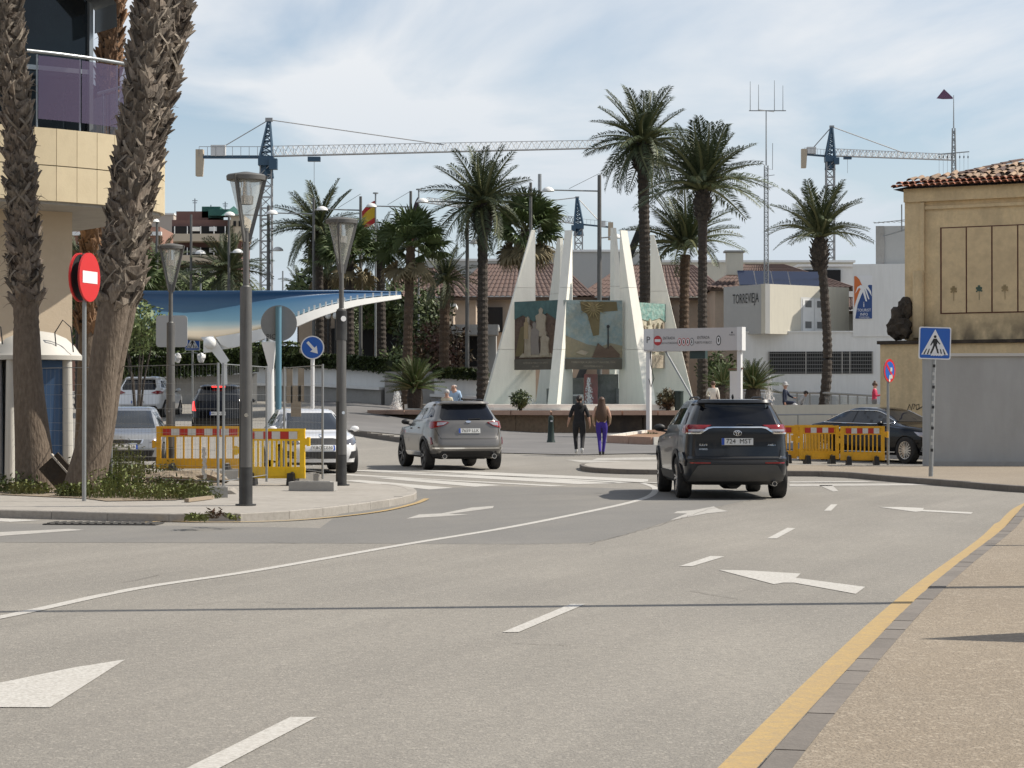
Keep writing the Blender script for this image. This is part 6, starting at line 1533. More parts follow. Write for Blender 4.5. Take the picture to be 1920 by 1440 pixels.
def bigtrunk(label, pts, radii, zboot, seed, mat=bootm, bw=.30, bh=.36, nper=9, step=.145, tilt=1, lim=300):
    """pts: (px, py, depth) along the axis, from the ground up"""
    q = random.Random(seed); P = [W(*p) for p in pts]; P[0].z = .05
    t = thing('palm_trunk', label, 'palm tree', P[0], 0)
    S = smoothline(P, 10); k = len(S); rr = []
    for i in range(k):
        s = i / (k - 1) * (len(radii) - 1); j = min(int(s), len(radii) - 2); rr.append(radii[j] + (radii[j + 1] - radii[j]) * (s - j))
    ci = max(2, min(k - 2, sum(1 for p in S if p.z < zboot + .15)))
    m = MB(); m.tube(S[:ci], [r_ * .95 for r_ in rr[:ci]], 24, fib); m.build('trunk', t, smooth=50, world=True)
    m = MB(); m.tube(S[ci - 1:], [r_ * .93 for r_ in rr[ci - 1:]], 20, coredark); m.build('husk_core', t, smooth=50, world=True)
    me = [boot_mesh('leaf_base', bw * a, bh * b, mat) for a, b in ((1, 1), (.85, 1.15), (1.1, .85))]
    base = P[0]; cnt = 0; row = 0; zz = zboot; ms = MB()
    while zz < S[-1].z - .05:
        i = max(j for j in range(k - 1) if S[j].z <= zz + 1e-6) if zz > S[0].z else 0
        f_ = (zz - S[i].z) / max(1e-6, S[i + 1].z - S[i].z); c = S[i].lerp(S[i + 1], f_); r_ = rr[i] + (rr[min(i + 1, k - 1)] - rr[i]) * f_; d = (S[i + 1] - S[i]).normalized()
        Q = d.to_track_quat('Z', 'X').to_matrix().to_4x4()
        for j in range(nper):
            a = 2 * math.pi * (j + .5 * (row % 2)) / nper + q.uniform(-.08, .08)
            dirv = Q @ Vector((math.cos(a), math.sin(a), 0))
            if dirv.y > .45: continue       # far side of the trunk, turned away from the street
            if cnt >= lim: break
            Mx = Matrix.Translation(c - base + Vector((0, 0, q.uniform(-.03, .03)))) @ Q @ Matrix.Rotation(a, 4, 'Z') @ Matrix.Translation((r_ * .88, 0, 0)) @ Matrix.Rotation(R(tilt + q.uniform(-8, 12)), 4, 'Y') @ Matrix.Rotation(R((34 if (j + row) % 2 else -34) + q.uniform(-16, 16)), 4, 'X') @ Matrix.Scale(q.uniform(.85, 1.2), 4)
            inst('leaf_base', q.choice(me), t, Mx); cnt += 1
        zz += step; row += 1
    # frayed fibres
    m = MB()
    for _ in range(160):
        i = q.randrange(k // 4, k - 1); a = q.uniform(math.pi, 2 * math.pi); c = S[i]; r_ = rr[i]
        if c.z < zboot: continue
        p = c + Vector((r_ * 1.05 * math.cos(a), r_ * 1.05 * math.sin(a), q.uniform(-.1, .1))); v = Vector((math.cos(a), math.sin(a) * .5, q.uniform(-.6, .8))).normalized(); L = q.uniform(.08, .24)
        m.tube([p, p + v * L * .6, p + v * L + Vector((0, 0, -.05))], [.008, .005, .002], 4, mat, caps=False)
    m.build('frayed_fibres', t, world=True, kind='stuff')
    m = MB()
    for _ in range(int(80 * (1 if mat is bootm else .4))):   # torn straps criss-crossing the husk
        i = q.randrange(k // 5, k - 2); c = S[i]
        if c.z < zboot: continue
        a = q.uniform(math.pi * .95, 2.05 * math.pi); r_ = rr[i]; sgn = q.choice((-1, 1)); L = q.uniform(.18, .42); wd_ = q.uniform(.012, .028); pts_ = []
        for j in range(6):
            s_ = j / 5; aa = a + sgn * s_ * L * .8 / r_ * .7; pts_.append((aa, c.z + q.uniform(-.05, .05) * 0 + L * s_, r_ + .05 + .05 * math.sin(s_ * 3) + (.05 * s_ if q.random() < .2 else 0)))
        vs = []
        for aa, z_p, rp in pts_:
            f_ = (z_p - c.z); jx = c + (S[min(i + 3, k - 1)] - c) * min(1, f_ / max(.01, S[min(i + 3, k - 1)].z - c.z))
            for w2 in (-wd_, wd_): vs.append(Vector((jx.x + rp * math.cos(aa + w2 / rp), jx.y + rp * math.sin(aa + w2 / rp), z_p)))
        m.add(vs, [(2 * j, 2 * j + 1, 2 * j + 3, 2 * j + 2) for j in range(5)], straw if mat is bootm else mat)
    m.build('torn_straps', t, world=True, kind='stuff')
    return t
bigtrunk('near palm trunk at the far left edge in front of the beige building', [(70, 925, 38.2), (62, 830, 38.2), (52, 700, 38.2), (48, 560, 38.2), (42, 400, 38.0), (32, 230, 37.8), (16, 60, 37.6), (4, -120, 37.4)], [.40, .33, .27, .235, .215, .20, .20, .20, .20], 3.30, 81, step=.135, bw=.23, bh=.23, nper=8)
bigtrunk('thick leaning palm trunk right behind the no entry sign', [(152, 930, 36.8), (178, 810, 36.8), (197, 672, 36.8), (216, 560, 36.8), (238, 400, 36.8), (260, 230, 36.8), (281, 60, 36.8), (298, -110, 36.8)], [.36, .28, .25, .27, .275, .26, .25, .24, .23], 3.2, 82, step=.15, bw=.31, bh=.27, nper=8)
bigtrunk('second leaning palm trunk close behind, its top furthest right', [(168, 915, 38.6), (190, 800, 38.5), (210, 672, 38.4), (232, 560, 38.3), (252, 400, 38.2), (286, 230, 38.1), (320, 60, 38.0), (348, -110, 38)], [.28, .25, .24, .25, .25, .24, .22, .21, .20], 3.3, 83, step=.15, bw=.29, bh=.27, nper=8)
bigtrunk('reddish brown palm trunk further back between building and leaning trunks', [(160, 880, 56), (164, 700, 56), (168, 540, 56), (176, 430, 56), (192, 250, 56), (206, 120, 56), (214, -60, 56)], [.30, .27, .25, .25, .24, .24, .23, .23], 3.4, 84, bootr, .32, .32, 8, .18)
# ================================================================== STREET FURNITURE
galv = M('galvanised_steel', (.30, .31, .31), .45, .6, var=((3, .4, (.22, .23, .23)), (14, .3, (.38, .38, .37))), bump=(30, .001))
lampg = M('grey_lamp_post', (.135, .132, .126), .55, .4, var=((2, .4, (.08, .08, .077)), (9, .3, (.16, .155, .15))))
lampd = M('dark_lamp_sleeve', (.05, .05, .05), .5, .5, var=((3, .4, (.12, .12, .115)),))
lglass = M('lamp_glass', (.55, .55, .50), .12, alpha=.38, spec=.7)
redp = M('sign_red', (.55, .02, .02), .4, var=((5, .2, (.45, .02, .02)),)); whitep = M('sign_white_face', (.72, .72, .72), .4); bluep = M('sign_blue', (.015, .10, .42), .4, var=((4, .25, (.02, .12, .36)),)); backg = M('sign_back_grey', (.20, .21, .215), .6, .2, var=((4, .3, (.26, .265, .27)),))
bluepost = M('faded_blue_post', (.10, .22, .29), .6, var=((3, .4, (.08, .17, .23)),))
def cone_lamp(label, px, base, z, face=20, Hh=4.8):
    p = W(px, 755, z); t = thing('street_lamp', label, 'street lamp', (p.x, z, .12), R(face), 'cone lantern street lamps on the left pavement')
    m = MB(); m.cyl((0, 0, 0), (0, 0, 1.5), .098, .094, 20, lampd); m.cyl((0, 0, .0), (0, 0, .02), .15, .15, 20, lampd)
    # dark lower sleeve with pointed top running up the front
    m.build('sleeve', t, smooth=40)
    m = MB(); m.cyl((0, 0, 1.5), (0, 0, 3.15), .088, .085, 20, lampg); m.build('pole', t, smooth=40)
    for k, a in enumerate((0, 180)):
        m = MB(); n = 9; vs = []
        for zz, hw in ((.55, 52), (.9, 50), (1.5, 40), (2.1, 26), (2.75, 8), (2.95, 1)):
            for i in range(n): an = R(a - 90 + hw * (2 * i / (n - 1) - 1)); rr = .102 if zz < 1.52 else .096; vs.append((rr * math.cos(an), rr * math.sin(an), zz))
        m.add(vs, [(j * n + i, j * n + i + 1, (j + 1) * n + i + 1, (j + 1) * n + i) for j in range(5) for i in range(n - 1)], lampg if k == 0 else lampd); m.build('sleeve_point', t, smooth=60)
    m = MB(); m.cyl((0, 0, 3.15), (0, 0, 4.0), .045, .042, 14, lampg); m.cyl((0, 0, 3.12), (0, 0, 3.17), .085, .055, 16, lampg); m.build('neck', t, smooth=40)
    ap = 3.92; tp = Hh - .04; R_ = .285
    for i in range(3):
        a = R(90 + 120 * i + 25); m = MB(); m.bar((.04 * math.cos(a), .04 * math.sin(a), ap - .12), (R_ * math.cos(a), R_ * math.sin(a), tp), .03, .055, lampg); m.build('lantern_arm', t)
    m = MB(); m.lathe([(R_ - .045, tp - .08), (R_ - .005, tp - .07), (R_, tp - .01), (R_ - .02, tp + .01), (.05, tp + .05)], 28, lampg); m.build('lantern_hood', t, smooth=40)
    m = MB(); m.lathe([(.05, ap + .03), (R_ - .05, tp - .08)], 24, lglass); m.build('lantern_glass', t, smooth=60)
    m = MB(); m.lathe([(.10, tp - .42), (.11, tp - .30), (.085, tp - .30), (.085, tp - .18), (.07, tp - .18), (.07, tp - .08)], 14, chrome); m.build('lantern_optic', t, smooth=40)
    m = MB(); m.cyl((0, -.09, 1.3), (0, -.105, 1.3), .03, .03, 8, chrome); m.build('access_screw', t)
    return t
l1 = cone_lamp('nearest cone lantern street lamp, standing left of the yellow barrier', 461, 948, 32.3, 10)
l2 = cone_lamp('cone lantern street lamp with round sticker, right of the blue arrow sign', 640, 910, 40.1, 25)
cone_lamp('furthest cone lantern street lamp, behind the orange barrier', 320, 870, 46.8, -10)
m = MB(); m.cyl((0, -.105, 2.98), (0, -.11, 2.98), .05, .05, 16, whitep); m.build('sticker', l2)
m = MB(); m.cyl((0, 0, 2.6), (0, 0, 3.12), .099, .099, 20, lampd); m.build('dark_band', l2, smooth=40)
def gpole(t, h, r=.03, mat=None, z0=-.02): m = MB(); m.cyl((0, 0, z0), (0, 0, h), r, r, 12, mat or galv); m.cyl((0, 0, h), (0, 0, h + .01), r * 1.1, r * 1.1, 12, mat or galv); return m.build('post', t, smooth=40)
def disc(t, name, z, r, mats, rz=0.0, y=-.05, th=.025, back=backg):
    """round sign facing -y of the thing, turned by rz"""
    T = Matrix.Rotation(rz, 4, 'Z')
    m = MB()
    vs = []; n = 36
    for yy in (y, y + th):
        for i in range(n): a = 2 * math.pi * i / n; vs.append(T @ Vector((r * math.cos(a), yy, z + r * math.sin(a))))
    m.add(vs, [tuple(range(n - 1, -1, -1))], mats[0]); m.add(vs, [tuple(range(n, 2 * n))] + [(i, (i + 1) % n, n + (i + 1) % n, n + i) for i in range(n)], back)
    return m.build(name, t), T
def flat(m, T, pts, y, z, mat): m.add([T @ Vector((a, y, z + b)) for a, b in pts], [tuple(range(len(pts)))], mat)
# no entry sign, turned well to the side, with a second one back to back
p = G(158, 939, .12); t = thing('no_entry_sign', 'red no entry sign with white bar turned sideways on a slim post', 'road sign', p, 0)
gpole(t, 3.72, .032)
for k, (rz, yy, lab) in enumerate(((R(76), -.09, 'near red disc with white bar'), (R(76), .06, 'second disc seen from its dark back'))):
    o, T = disc(t, 'sign_disc', 3.37, .37, [redp if k == 0 else ink], rz, yy, .03, redp); o['label'] = lab
    T2 = T
    if k == 0:
        m = MB(); flat(m, T, [(-.26, -.09), (.26, -.09), (.26, .09), (-.26, .09)], -.094, 3.37, whitep); m.build('white_bar', t)
    else:
        m = MB(); n = 36; vs = [T @ Vector((rr * math.cos(2 * math.pi * i / n), .056, 3.37 + rr * math.sin(2 * math.pi * i / n))) for rr in (.37, .35) for i in range(n)]; m.add(vs, [(i, (i + 1) % n, n + (i + 1) % n, n + i) for i in range(n)], redp); m.build('disc_rim', t)
t.rotation_euler.z = 0
# keep right arrow sign
p = W(586, 755, 57); t = thing('arrow_sign', 'round blue sign with white arrow pointing down right, on a pale post', 'road sign', (p.x, 57, g(p.x, 57)), 0)
gpole(t, 2.98, .05, whitep); disc(t, 'sign_disc', 3.0, .30, [whitep]); 
m = MB(); I_ = Matrix.Identity(4); flat(m, I_, circ(0, 0, .27, 32), -.053, 3.0, bluep); m.build('blue_face', t)
m = MB(); Ta = Matrix.Rotation(R(-48), 2)
flat(m, I_, [tuple(Ta @ Vector(q_)) for q_ in [(-.19, -.035), (.04, -.035), (.04, -.11), (.21, 0), (.04, .11), (.04, .035), (-.19, .035)]], -.056, 3.0, whitep); m.build('arrow', t)
# big round sign seen from behind on a blue post
p = W(522, 755, 55); t = thing('road_sign', 'large round sign seen from its grey back on a faded blue post', 'road sign', (p.x, 55, g(p.x, 55)), 0)
gpole(t, 3.95, .075, bluepost); disc(t, 'sign_disc', 3.55, .445, [backg], 0, .08, .03)
m = MB(); text_on(m, 'PIC', .17, lambda x, y: (x - .19, -.0 + .075, 3.22 + y), ink); m.build('stencil_lettering', t, kind='stuff')
m = MB(); m.add([(-.42, .02, 3.08), (-.08, .02, 3.08), (-.10, .02, 2.95), (-.18, .02, 2.2)], [(0, 1, 2, 3)], whitep); m.add([(-.42, .04, 3.08), (-.08, .04, 3.08), (-.10, .04, 2.95), (-.18, .04, 2.2)], [(0, 1, 2, 3)], whitep); m.build('pennant_board', t)
# grey back of a rectangular board
p = W(322, 755, 60); t = thing('road_sign', 'pale rectangular sign board seen from behind at the third lamp', 'road sign', (p.x, 60, g(p.x, 60)), 0)
gpole(t, 3.75, .04); m = MB(); m.prism(rrect(-.42, 3.05, .42, 3.90, .09), .03, M('pale_sign_back', (.40, .41, .42), .6), Matrix.Rotation(R(90), 4, 'X')); m.build('board', t)
def pedsign(t, zc, s, y0=-.06, dirty=True):
    m = MB(); m.prism(rrect(-s, zc - s, s, zc + s, s * .12), .02, whitep, Matrix.Translation((0, y0 + .02, 0)) @ Matrix.Rotation(R(90), 4, 'X')); o = m.build('sign_plate', t)
    def fl(pts, y, mat, mm): mm.add([(a * s, y0 - y, zc + b * s) for a, b in pts], [tuple(range(len(pts)))], mat)
    m = MB(); fl(rrect(-.93, -.93, .93, .93, .1), .003, bluep, m); m.build('blue_face', o)
    m = MB(); fl([(-.84, -.72), (.84, -.72), (0, .86)], .005, whitep, m); m.build('white_triangle', o)
    m = MB()
    for k in range(-3, 4):
        if k == 0: continue
        fl([(k * .2 - .06 + (.02 * k), -.70), (k * .2 + .03 + .02 * k, -.70), (k * .17 + .03, -.36), (k * .17 - .03, -.36)], .007, ink, m)
    fl([(c[0], c[1]) for c in circ(.0, .40, .09, 12)], .008, ink, m)
    fl([(-.10, .28), (.12, .28), (.14, .0), (.10, -.12), (-.10, -.12), (-.12, .05)], .008, ink, m)
    fl([(-.10, -.10), (.02, -.10), (-.06, -.36), (-.18, -.62), (-.30, -.62), (-.18, -.36)], .008, ink, m)
    fl([(-.02, -.10), (.11, -.10), (.18, -.36), (.26, -.60), (.15, -.62), (.08, -.38)], .008, ink, m)
    fl([(-.10, .27), (-.22, .04), (-.30, -.14), (-.24, -.16), (-.13, .02), (-.04, .2)], .008, ink, m)
    fl([(.10, .27), (.22, .10), (.34, -.04), (.30, -.09), (.16, .04), (.06, .16)], .008, ink, m)
    m.build('walking_figure', o, kind='stuff')
p = G(1745, 893, .118); t = thing('pedestrian_sign', 'blue square pedestrian crossing sign with white triangle on the right pavement', 'road sign', p, R(2))
o = gpole(t, 2.45, .045)
# the post leans slightly
t.rotation_euler.y = R(1.6); pedsign(t, 2.68, .325)
stk = M('sticker_pale', (.45, .45, .43), .6)
m = MB(); q = random.Random(9)
for i in range(13):
    zz = .5 + i * .14 + q.uniform(-.03, .03); m.add([(a, -.047, zz + b) for a, b in ((-.03, 0), (.025, 0), (.025, .06), (-.03, .06))], [(0, 1, 2, 3)], stk if i % 3 else ink)
m.build('stickers', t, kind='stuff')
m = MB()
for i in range(5): m.add([(a - .05 + i * .05, -.071, 2.42 + b) for a, b in ((-.03, 0), (.03, .02), (.02, .06), (-.02, .05))], [(0, 1, 2, 3)], whitep)
m.build('peeling_stickers', t, kind='stuff')
p = W(361, 755, 93); t = thing('pedestrian_sign', 'small distant pedestrian crossing sign behind the mesh fence', 'road sign', (p.x, 93, g(p.x, 93)), 0)
zs = CH + (755 - 643) / F * 93 - g(p.x, 93); gpole(t, zs, .04); pedsign(t, zs, .31)
for sx in (-1, 1):
    m = MB(); m.blob((sx * .62 - .25 * (sx > 0), -.1, zs - .62), (.17, .15, .22), whitep, sx + 2, .4, 2); m.bar((sx * .5 - .2 * (sx > 0), -.1, zs - .45), (0, -.02, zs - .38), .03, .03, galv); m.build('bagged_traffic_light', t)
# no parking sign by the ochre house
p = W(1665, 755, 57.5); t = thing('no_parking_sign', 'round blue and red no parking sign with stickers beside the ochre wall', 'road sign', (p.x, 57.5, g(p.x, 57.5)), 0)
o, T = disc(t, 'sign_disc', 2.42, .30, [redp], R(52)); m = MB(); flat(m, T, circ(0, 0, .235, 28), -.054, 2.42, bluep); m.build('blue_face', t)
m = MB(); flat(m, T, [(-.19, .13), (-.14, .18), (.19, -.14), (.14, -.19)], -.057, 2.42, redp); m.build('red_bar', t)
m = MB(); flat(m, T, [(.02, -.02), (.12, -.02), (.12, .08), (.02, .08)], -.060, 2.42, stk); flat(m, T, [(-.06, -.22), (.14, -.2), (.12, -.1), (-.04, -.12)], -.060, 2.42, stk); flat(m, T, circ(-.02, -.25, .04, 10), -.060, 2.42, whitep); m.build('stickers', t, kind='stuff')
gpole(t, 2.3, .035)
# ---------------------------------------------------------------- plastic barriers
yelb = M('yellow_barrier_plastic', (.90, .55, .01), .45, var=((4, .3, (.75, .48, .012)), (16, .2, (.50, .34, .03))), coord='O')
orab = M('orange_barrier_plastic', (.76, .39, .012), .45, var=((4, .3, (.55, .26, .012)), (16, .25, (.45, .24, .03))), coord='O')
stripe_r = M('barrier_red_stripe', (.48, .03, .02), .4, var=((9, .3, (.35, .03, .02)),)); stripe_w = M('barrier_white_stripe', (.62, .60, .56), .4, var=((9, .4, (.48, .46, .42)),))
def barrier(label, pos, rz, wd, mat, nb, nst, H_=1.0, group=None):
    t = thing('safety_barrier', label, 'barrier', pos, rz, group)
    m = MB(); m.box((0, 0, H_ - .03), (wd, .06, .05), mat); m.box((0, 0, H_ - .20), (wd, .035, .05), mat); m.build('top_rail', t)
    for sx in (-1, 1):
        m = MB(); m.box((sx * (wd / 2 - .05), 0, .55), (.09, .055, .86), mat); m.build('end_post', t)
        m = MB(); m.box((sx * (wd / 2 + .035), 0, .78 if sx > 0 else .62), (.10, .05, .12), mat); m.cyl((sx * (wd / 2 + .06), 0, .70 if sx > 0 else .54), (sx * (wd / 2 + .06), 0, .86 if sx > 0 else .70), .035, .035, 10, mat); m.build('coupling_hook', t)
        m = MB(); m.prism([(-.07, 0), (.07, 0), (.05, .22), (-.05, .22)], .42, black if wd < 1.5 else lampd, Matrix.Translation((sx * wd * .31, .21, 0)) @ Matrix.Rotation(R(90), 4, 'X')); m.build('foot', t)
    m = MB(); P = [(-wd / 2, .12), (-wd * .36, .12), (-wd * .33, .24), (-wd * .29, .24), (-wd * .26, .12), (wd * .26, .12), (wd * .29, .24), (wd * .33, .24), (wd * .36, .12), (wd / 2, .12), (wd / 2, .33), (-wd / 2, .33)]
    m.prism(P, .05, mat, Matrix.Translation((0, .025, 0)) @ Matrix.Rotation(R(90), 4, 'X')); m.build('bottom_rail', t)
    m = MB(); m.box((0, -.03, .225), (wd * .42, .012, .13), mat); m.build('label_panel', t)
    x0, x1 = -wd / 2 + .14, wd / 2 - .14
    for i in range(nb):
        x = x0 + (x1 - x0) * (i + .5) / nb; m = MB(); m.box((x, 0, .57), (.035, .03, .50), mat); m.build('bar', t)
    for i in range(nst):
        w_ = (x1 - x0) / nst; m = MB(); m.box((x0 + w_ * (i + .5), -.022, H_ - .125), (w_ * .985, .012, .135), stripe_r if i % 2 == 0 else stripe_w); m.build('reflective_panel', t)
    m = MB(); m.box((0, 0, H_ - .12), (wd, .02, .15), mat); m.build('panel_backing', t)
    return t
def gz(px, py): p = G(px, py); return p
p = G(505, 909, .12); barrier('bright yellow barrier with red and white panels behind the nearest street lamp', (p.x + .06, p.y - .1, .12), R(-8), 1.22, yelb, 11, 6, 1.02)
p = G(362, 893, .12); barrier('long orange barrier with broken bars behind the wire fence', (p.x - .02, p.y + 1.2, .12), R(-3), 1.83, orab, 9, 9, 1.0)
p = G(1617, 872); barrier('orange barrier nearest the black saloon, rightmost of the row', (p.x, p.y, g(p.x, p.y)), R(-4), 1.13, orab, 8, 6, 1.0, 'orange barriers in front of the black saloon')
p = G(1536, 870); barrier('orange barrier in the middle of the row', (p.x, p.y, g(p.x, p.y)), R(5), 1.05, orab, 9, 5, 1.0, 'orange barriers in front of the black saloon')
p = G(1458, 869); barrier('orange barrier half hidden by the dark crossover, leftmost of the row', (p.x - .05, p.y, g(p.x, p.y)), R(-3), 1.1, orab, 9, 5, 1.0, 'orange barriers in front of the black saloon')
p = G(1540, 866.5); barrier('second orange barrier standing close behind the middle one', (p.x - .1, p.y + .6, g(p.x, p.y)), R(0), 1.1, orab, 9, 5, .98, 'orange barriers in front of the black saloon')
# ---------------------------------------------------------------- mesh fence panels
def fence(label, a, b, h=2.1, seed=1):
    a, b = Vector(a), Vector(b); a.z = b.z = .12; d = b - a; L = d.length
    t = thing('mesh_fence_panel', label, 'fence', a, math.atan2(d.y, d.x), 'temporary wire mesh fence panels on the left pavement')
    for x in (0, L): m = MB(); m.cyl((x, 0, .10), (x, 0, h), .021, .021, 8, galv); m.build('fence_post', t, smooth=40)
    for z in (.22, h - .02): m = MB(); m.cyl((0, 0, z), (L, 0, z), .008, .008, 6, galv); m.build('frame_tube', t)
    m = MB(); n = int(L / .12)
    for i in range(1, n): x = L * i / n; m.cyl((x, 0, .22), (x, 0, h - .02), .0017, .0017, 3, galv, caps=False)
    for z in (.45, .72, .98, 1.12, 1.38, 1.62, 1.80): m.cyl((0, .004, z), (L, .004, z), .0024, .0024, 3, galv, caps=False)
    m.build('wire_mesh', t, kind='stuff')
    return t
def fpz(px, z): p = W(px, 755, z); return (p.x, z, .12)
fence('mesh fence panel ending at the slim post right of the white hatchback', fpz(605, 40.6), fpz(533, 43.9), 2.18)
fence('mesh fence panel in front of the orange barrier', fpz(409, 35.8), fpz(209, 38.7), 2.12)
fence('mesh fence panel crossing behind the leaning trunks', fpz(207, 38.9), fpz(12, 41.0), 2.12)
fence('mesh fence panel running back behind the nearest street lamp', fpz(419, 35.95), fpz(500, 39.1), 2.12)
fence('mesh fence panel at the far left edge', fpz(10, 41.1), fpz(-190, 43), 2.12)
def block_(label, px, py, L, rz, hh=.13):
    p = G(px, py, .12); m = MB(); m.box((0, 0, hh / 2), (L, .24, hh), concr); m.box((0, 0, hh + .006), (L * .8, .12, .012), concr); o = m.build('fence_foot'); o.location = p; o.rotation_euler.z = rz; tag(o, label, 'concrete block')
block_('small concrete fence foot under the twin posts', 409, 932, .30, R(8), .16); block_('long concrete fence foot right of the yellow barrier', 587, 920, .78, R(-10), .15)
block_('broken concrete block lying behind the long fence foot', 575, 908, .4, R(30), .2); block_('pale concrete block behind the yellow barrier', 438, 900, .5, R(10), .18)
# clutter: timber, rubble, dark lid stone between the trunks
tim = M('weathered_timber', (.30, .24, .17), .9, var=((5, .5, (.20, .16, .12), (.3, 4, 4)),))
for i, (x0, y0, x1, y1) in enumerate(((300, 928, 412, 922), (330, 910, 405, 914), (350, 938, 398, 932), (310, 900, 390, 905))):
    a, b = G(x0, y0, .15), G(x1, y1, .15); m = MB(); m.bar((0, 0, 0), b - a, .07, .05, tim); o = m.build('timber_plank'); o.location = a; tag(o, ['longest pale plank lying at the front of the weed bed', 'weathered plank behind the longest one', 'short pale stick by the twin fence posts', 'plank lying furthest back under the orange barrier'][i], 'plank')
m = MB(); m.blob((0, 0, .06), (.75, .4, .17), soil, 2, .5, 3, 2.5); o = m.build('soil_heap'); o.location = G(350, 905, .12); tag(o, 'low heap of dark soil and cloth below the orange barrier', 'soil heap')
rub = M('rubble', (.34, .31, .27), .95, rand=.3)
qq = random.Random(4)
for i in range(14):
    m = MB(); m.blob((0, 0, 0), (qq.uniform(.05, .14), .1, qq.uniform(.04, .08)), rub, i, .5, 1); o = m.build('rubble_stone'); o.location = G(qq.uniform(290, 450), qq.uniform(890, 928), .15); tag(o, 'small rubble stone lying between the fence and the weed bed', 'stone', 'rubble stones by the fence')
m = MB(); m.box((0, 0, 0), (.55, .12, .42), darkst, T=Matrix.Rotation(R(48), 4, 'Y')); m.box((.06, -.02, .1), (.58, .14, .03), rub, T=Matrix.Rotation(R(48), 4, 'Y')); o = m.build('leaning_slab'); o.location = W(112, 862, 37.6); o.location.z = .42; tag(o, 'dark tilted slab with pale top edge wedged between the two near trunks', 'stone slab')
# hanging torn plastic on the fence
clothm = M('torn_white_plastic', (.6, .57, .55), .6)
m = MB(); a = W(384, 838, 36.3)
for i in range(14): x = qq.uniform(-.025, .025); zz = -i * .035; m.add([a + Vector((x - .03 * (1 - i / 16), 0, zz)), a + Vector((x + .02, -.02, zz - .01)), a + Vector((x + .02, 0, zz - .08)), a + Vector((x - .04, .01, zz - .06))], [(0, 1, 2, 3)], clothm)
m.build('torn_plastic_sheet'); o = bpy.data.objects['torn_plastic_sheet']; tag(o, 'torn white plastic strip hanging on the fence before the orange barrier', 'plastic sheet')
m = MB(); m.box((0, 0, 0), (.20, .02, .62), tim); m.box((-.13, 0, .30), (.12, .02, .68), tim); m.box((.1, 0, .32), (.12, .02, .66), tim); o = m.build('wooden_slat_board'); o.location = W(555, 752, 44.5); tag(o, 'pale wooden slats tied to the fence above the white hatchback', 'board')
# dark green bollard
dgreen = M('dark_green_iron', (.02, .035, .03), .5, .3, var=((5, .4, (.035, .05, .045)),))
p = W(1033, 833, 75.5); t = thing('bollard', 'dark green iron bollard on the plaza left of the walking pair', 'bollard', (p.x, 75.5, g(p.x, 75.5) + .02), 0)
m = MB(); m.lathe([(.15, 0), (.14, .04), (.12, .10), (.085, .70), (.095, .73), (.085, .76), (.09, .80), (.075, .88), (.0, .92)], 16, dgreen); m.build('body', t, smooth=40)
m = MB(); m.box((.02, -.09, .72), (.07, .02, .05), whitep); m.build('reflector', t)
# litter bin column
p = W(1273, 755, 87.3); t = thing('litter_bin', 'tall dark green litter bin on the basin rim behind the dark crossover', 'litter bin', (p.x, 87.3, BZ + .01), 0)
m = MB(); m.cyl((0, 0, 0), (0, 0, .72), .17, .18, 18, dgreen); m.cyl((0, 0, .72), (0, 0, .76), .2, .19, 18, dgreen); m.build('body', t, smooth=40)
# ---------------------------------------------------------------- gantry sign of the port entrance
gw_ = M('white_gantry_panel', (.52, .50, .49), .5, var=((2, .25, (.46, .44, .43)),)); gws = M('white_gantry_side', (.68, .68, .67), .5)
zg = 82; a = W(1207, 755, zg); b = W(1383, 755, zg - 2.0)
d = (b - a); d.z = 0; L = d.length; u = d.normalized(); nn = Vector((u.y, -u.x, 0))
t = thing('entrance_gantry', 'white gantry sign with port entrance lettering on two posts beside the monument', 'sign', (a.x, a.y, g(a.x, a.y)), math.atan2(u.y, u.x))
z0g = g(a.x, a.y); zt_ = CH + (755 - 617) / F * zg - z0g; zb_ = CH + (755 - 659) / F * zg - z0g
m = MB(); m.box((L / 2, .12, (zt_ + zb_) / 2), (L, .24, zt_ - zb_), gw_); m.build('sign_box', t)
m = MB(); m.box((L + .10, .1, (zt_ + zb_) / 2), (.2, .3, zt_ - zb_ + .02), gws); m.build('end_cap', t)
m = MB(); m.prism(rrect(.02, zb_ + .06, .42, zt_ - .01, .07), .02, gws, Matrix.Rotation(R(90), 4, 'X')); m.build('rounded_tab', t)
gi = M('sign_ink', (.05, .05, .05), .6); gr_ = M('prohibition_red', (.45, .03, .03), .5)
zc = (zt_ + zb_) / 2 - .02
m = MB()
def tx(s_, x, z, sz, mat=gi): text_on(m, s_, sz, lambda p_, r_: (x + p_ * (.72 if sz < .3 else 1), -.006 - (.02 if x < .4 else 0), z + r_), mat)
tx('P', .20, zc + .02, .34); tx('ENTRADA', 1.04, zc + .08, .15); tx('SÓLO AUTORIZADOS', 1.04, zc - .10, .10); tx('ENTRADA', 2.44, zc + .08, .15); tx('PUERTO PÚBLICO', 2.44, zc - .10, .12); tx('PUERTO', L - .22, zc + .16, .085)
m.build('lettering', t, kind='stuff')
def pl_(pts, mat, y, name): m = MB(); m.add([(x, y, z) for x, z in pts], [tuple(range(len(pts)))], mat); return m.build(name, t)
pl_(circ(.58, zc, .17, 20, .18), gr_, -.006, 'no_entry_roundel'); pl_([(.46, zc - .05), (.70, zc - .05), (.70, zc + .05), (.46, zc + .05)], gws, -.009, 'roundel_bar')
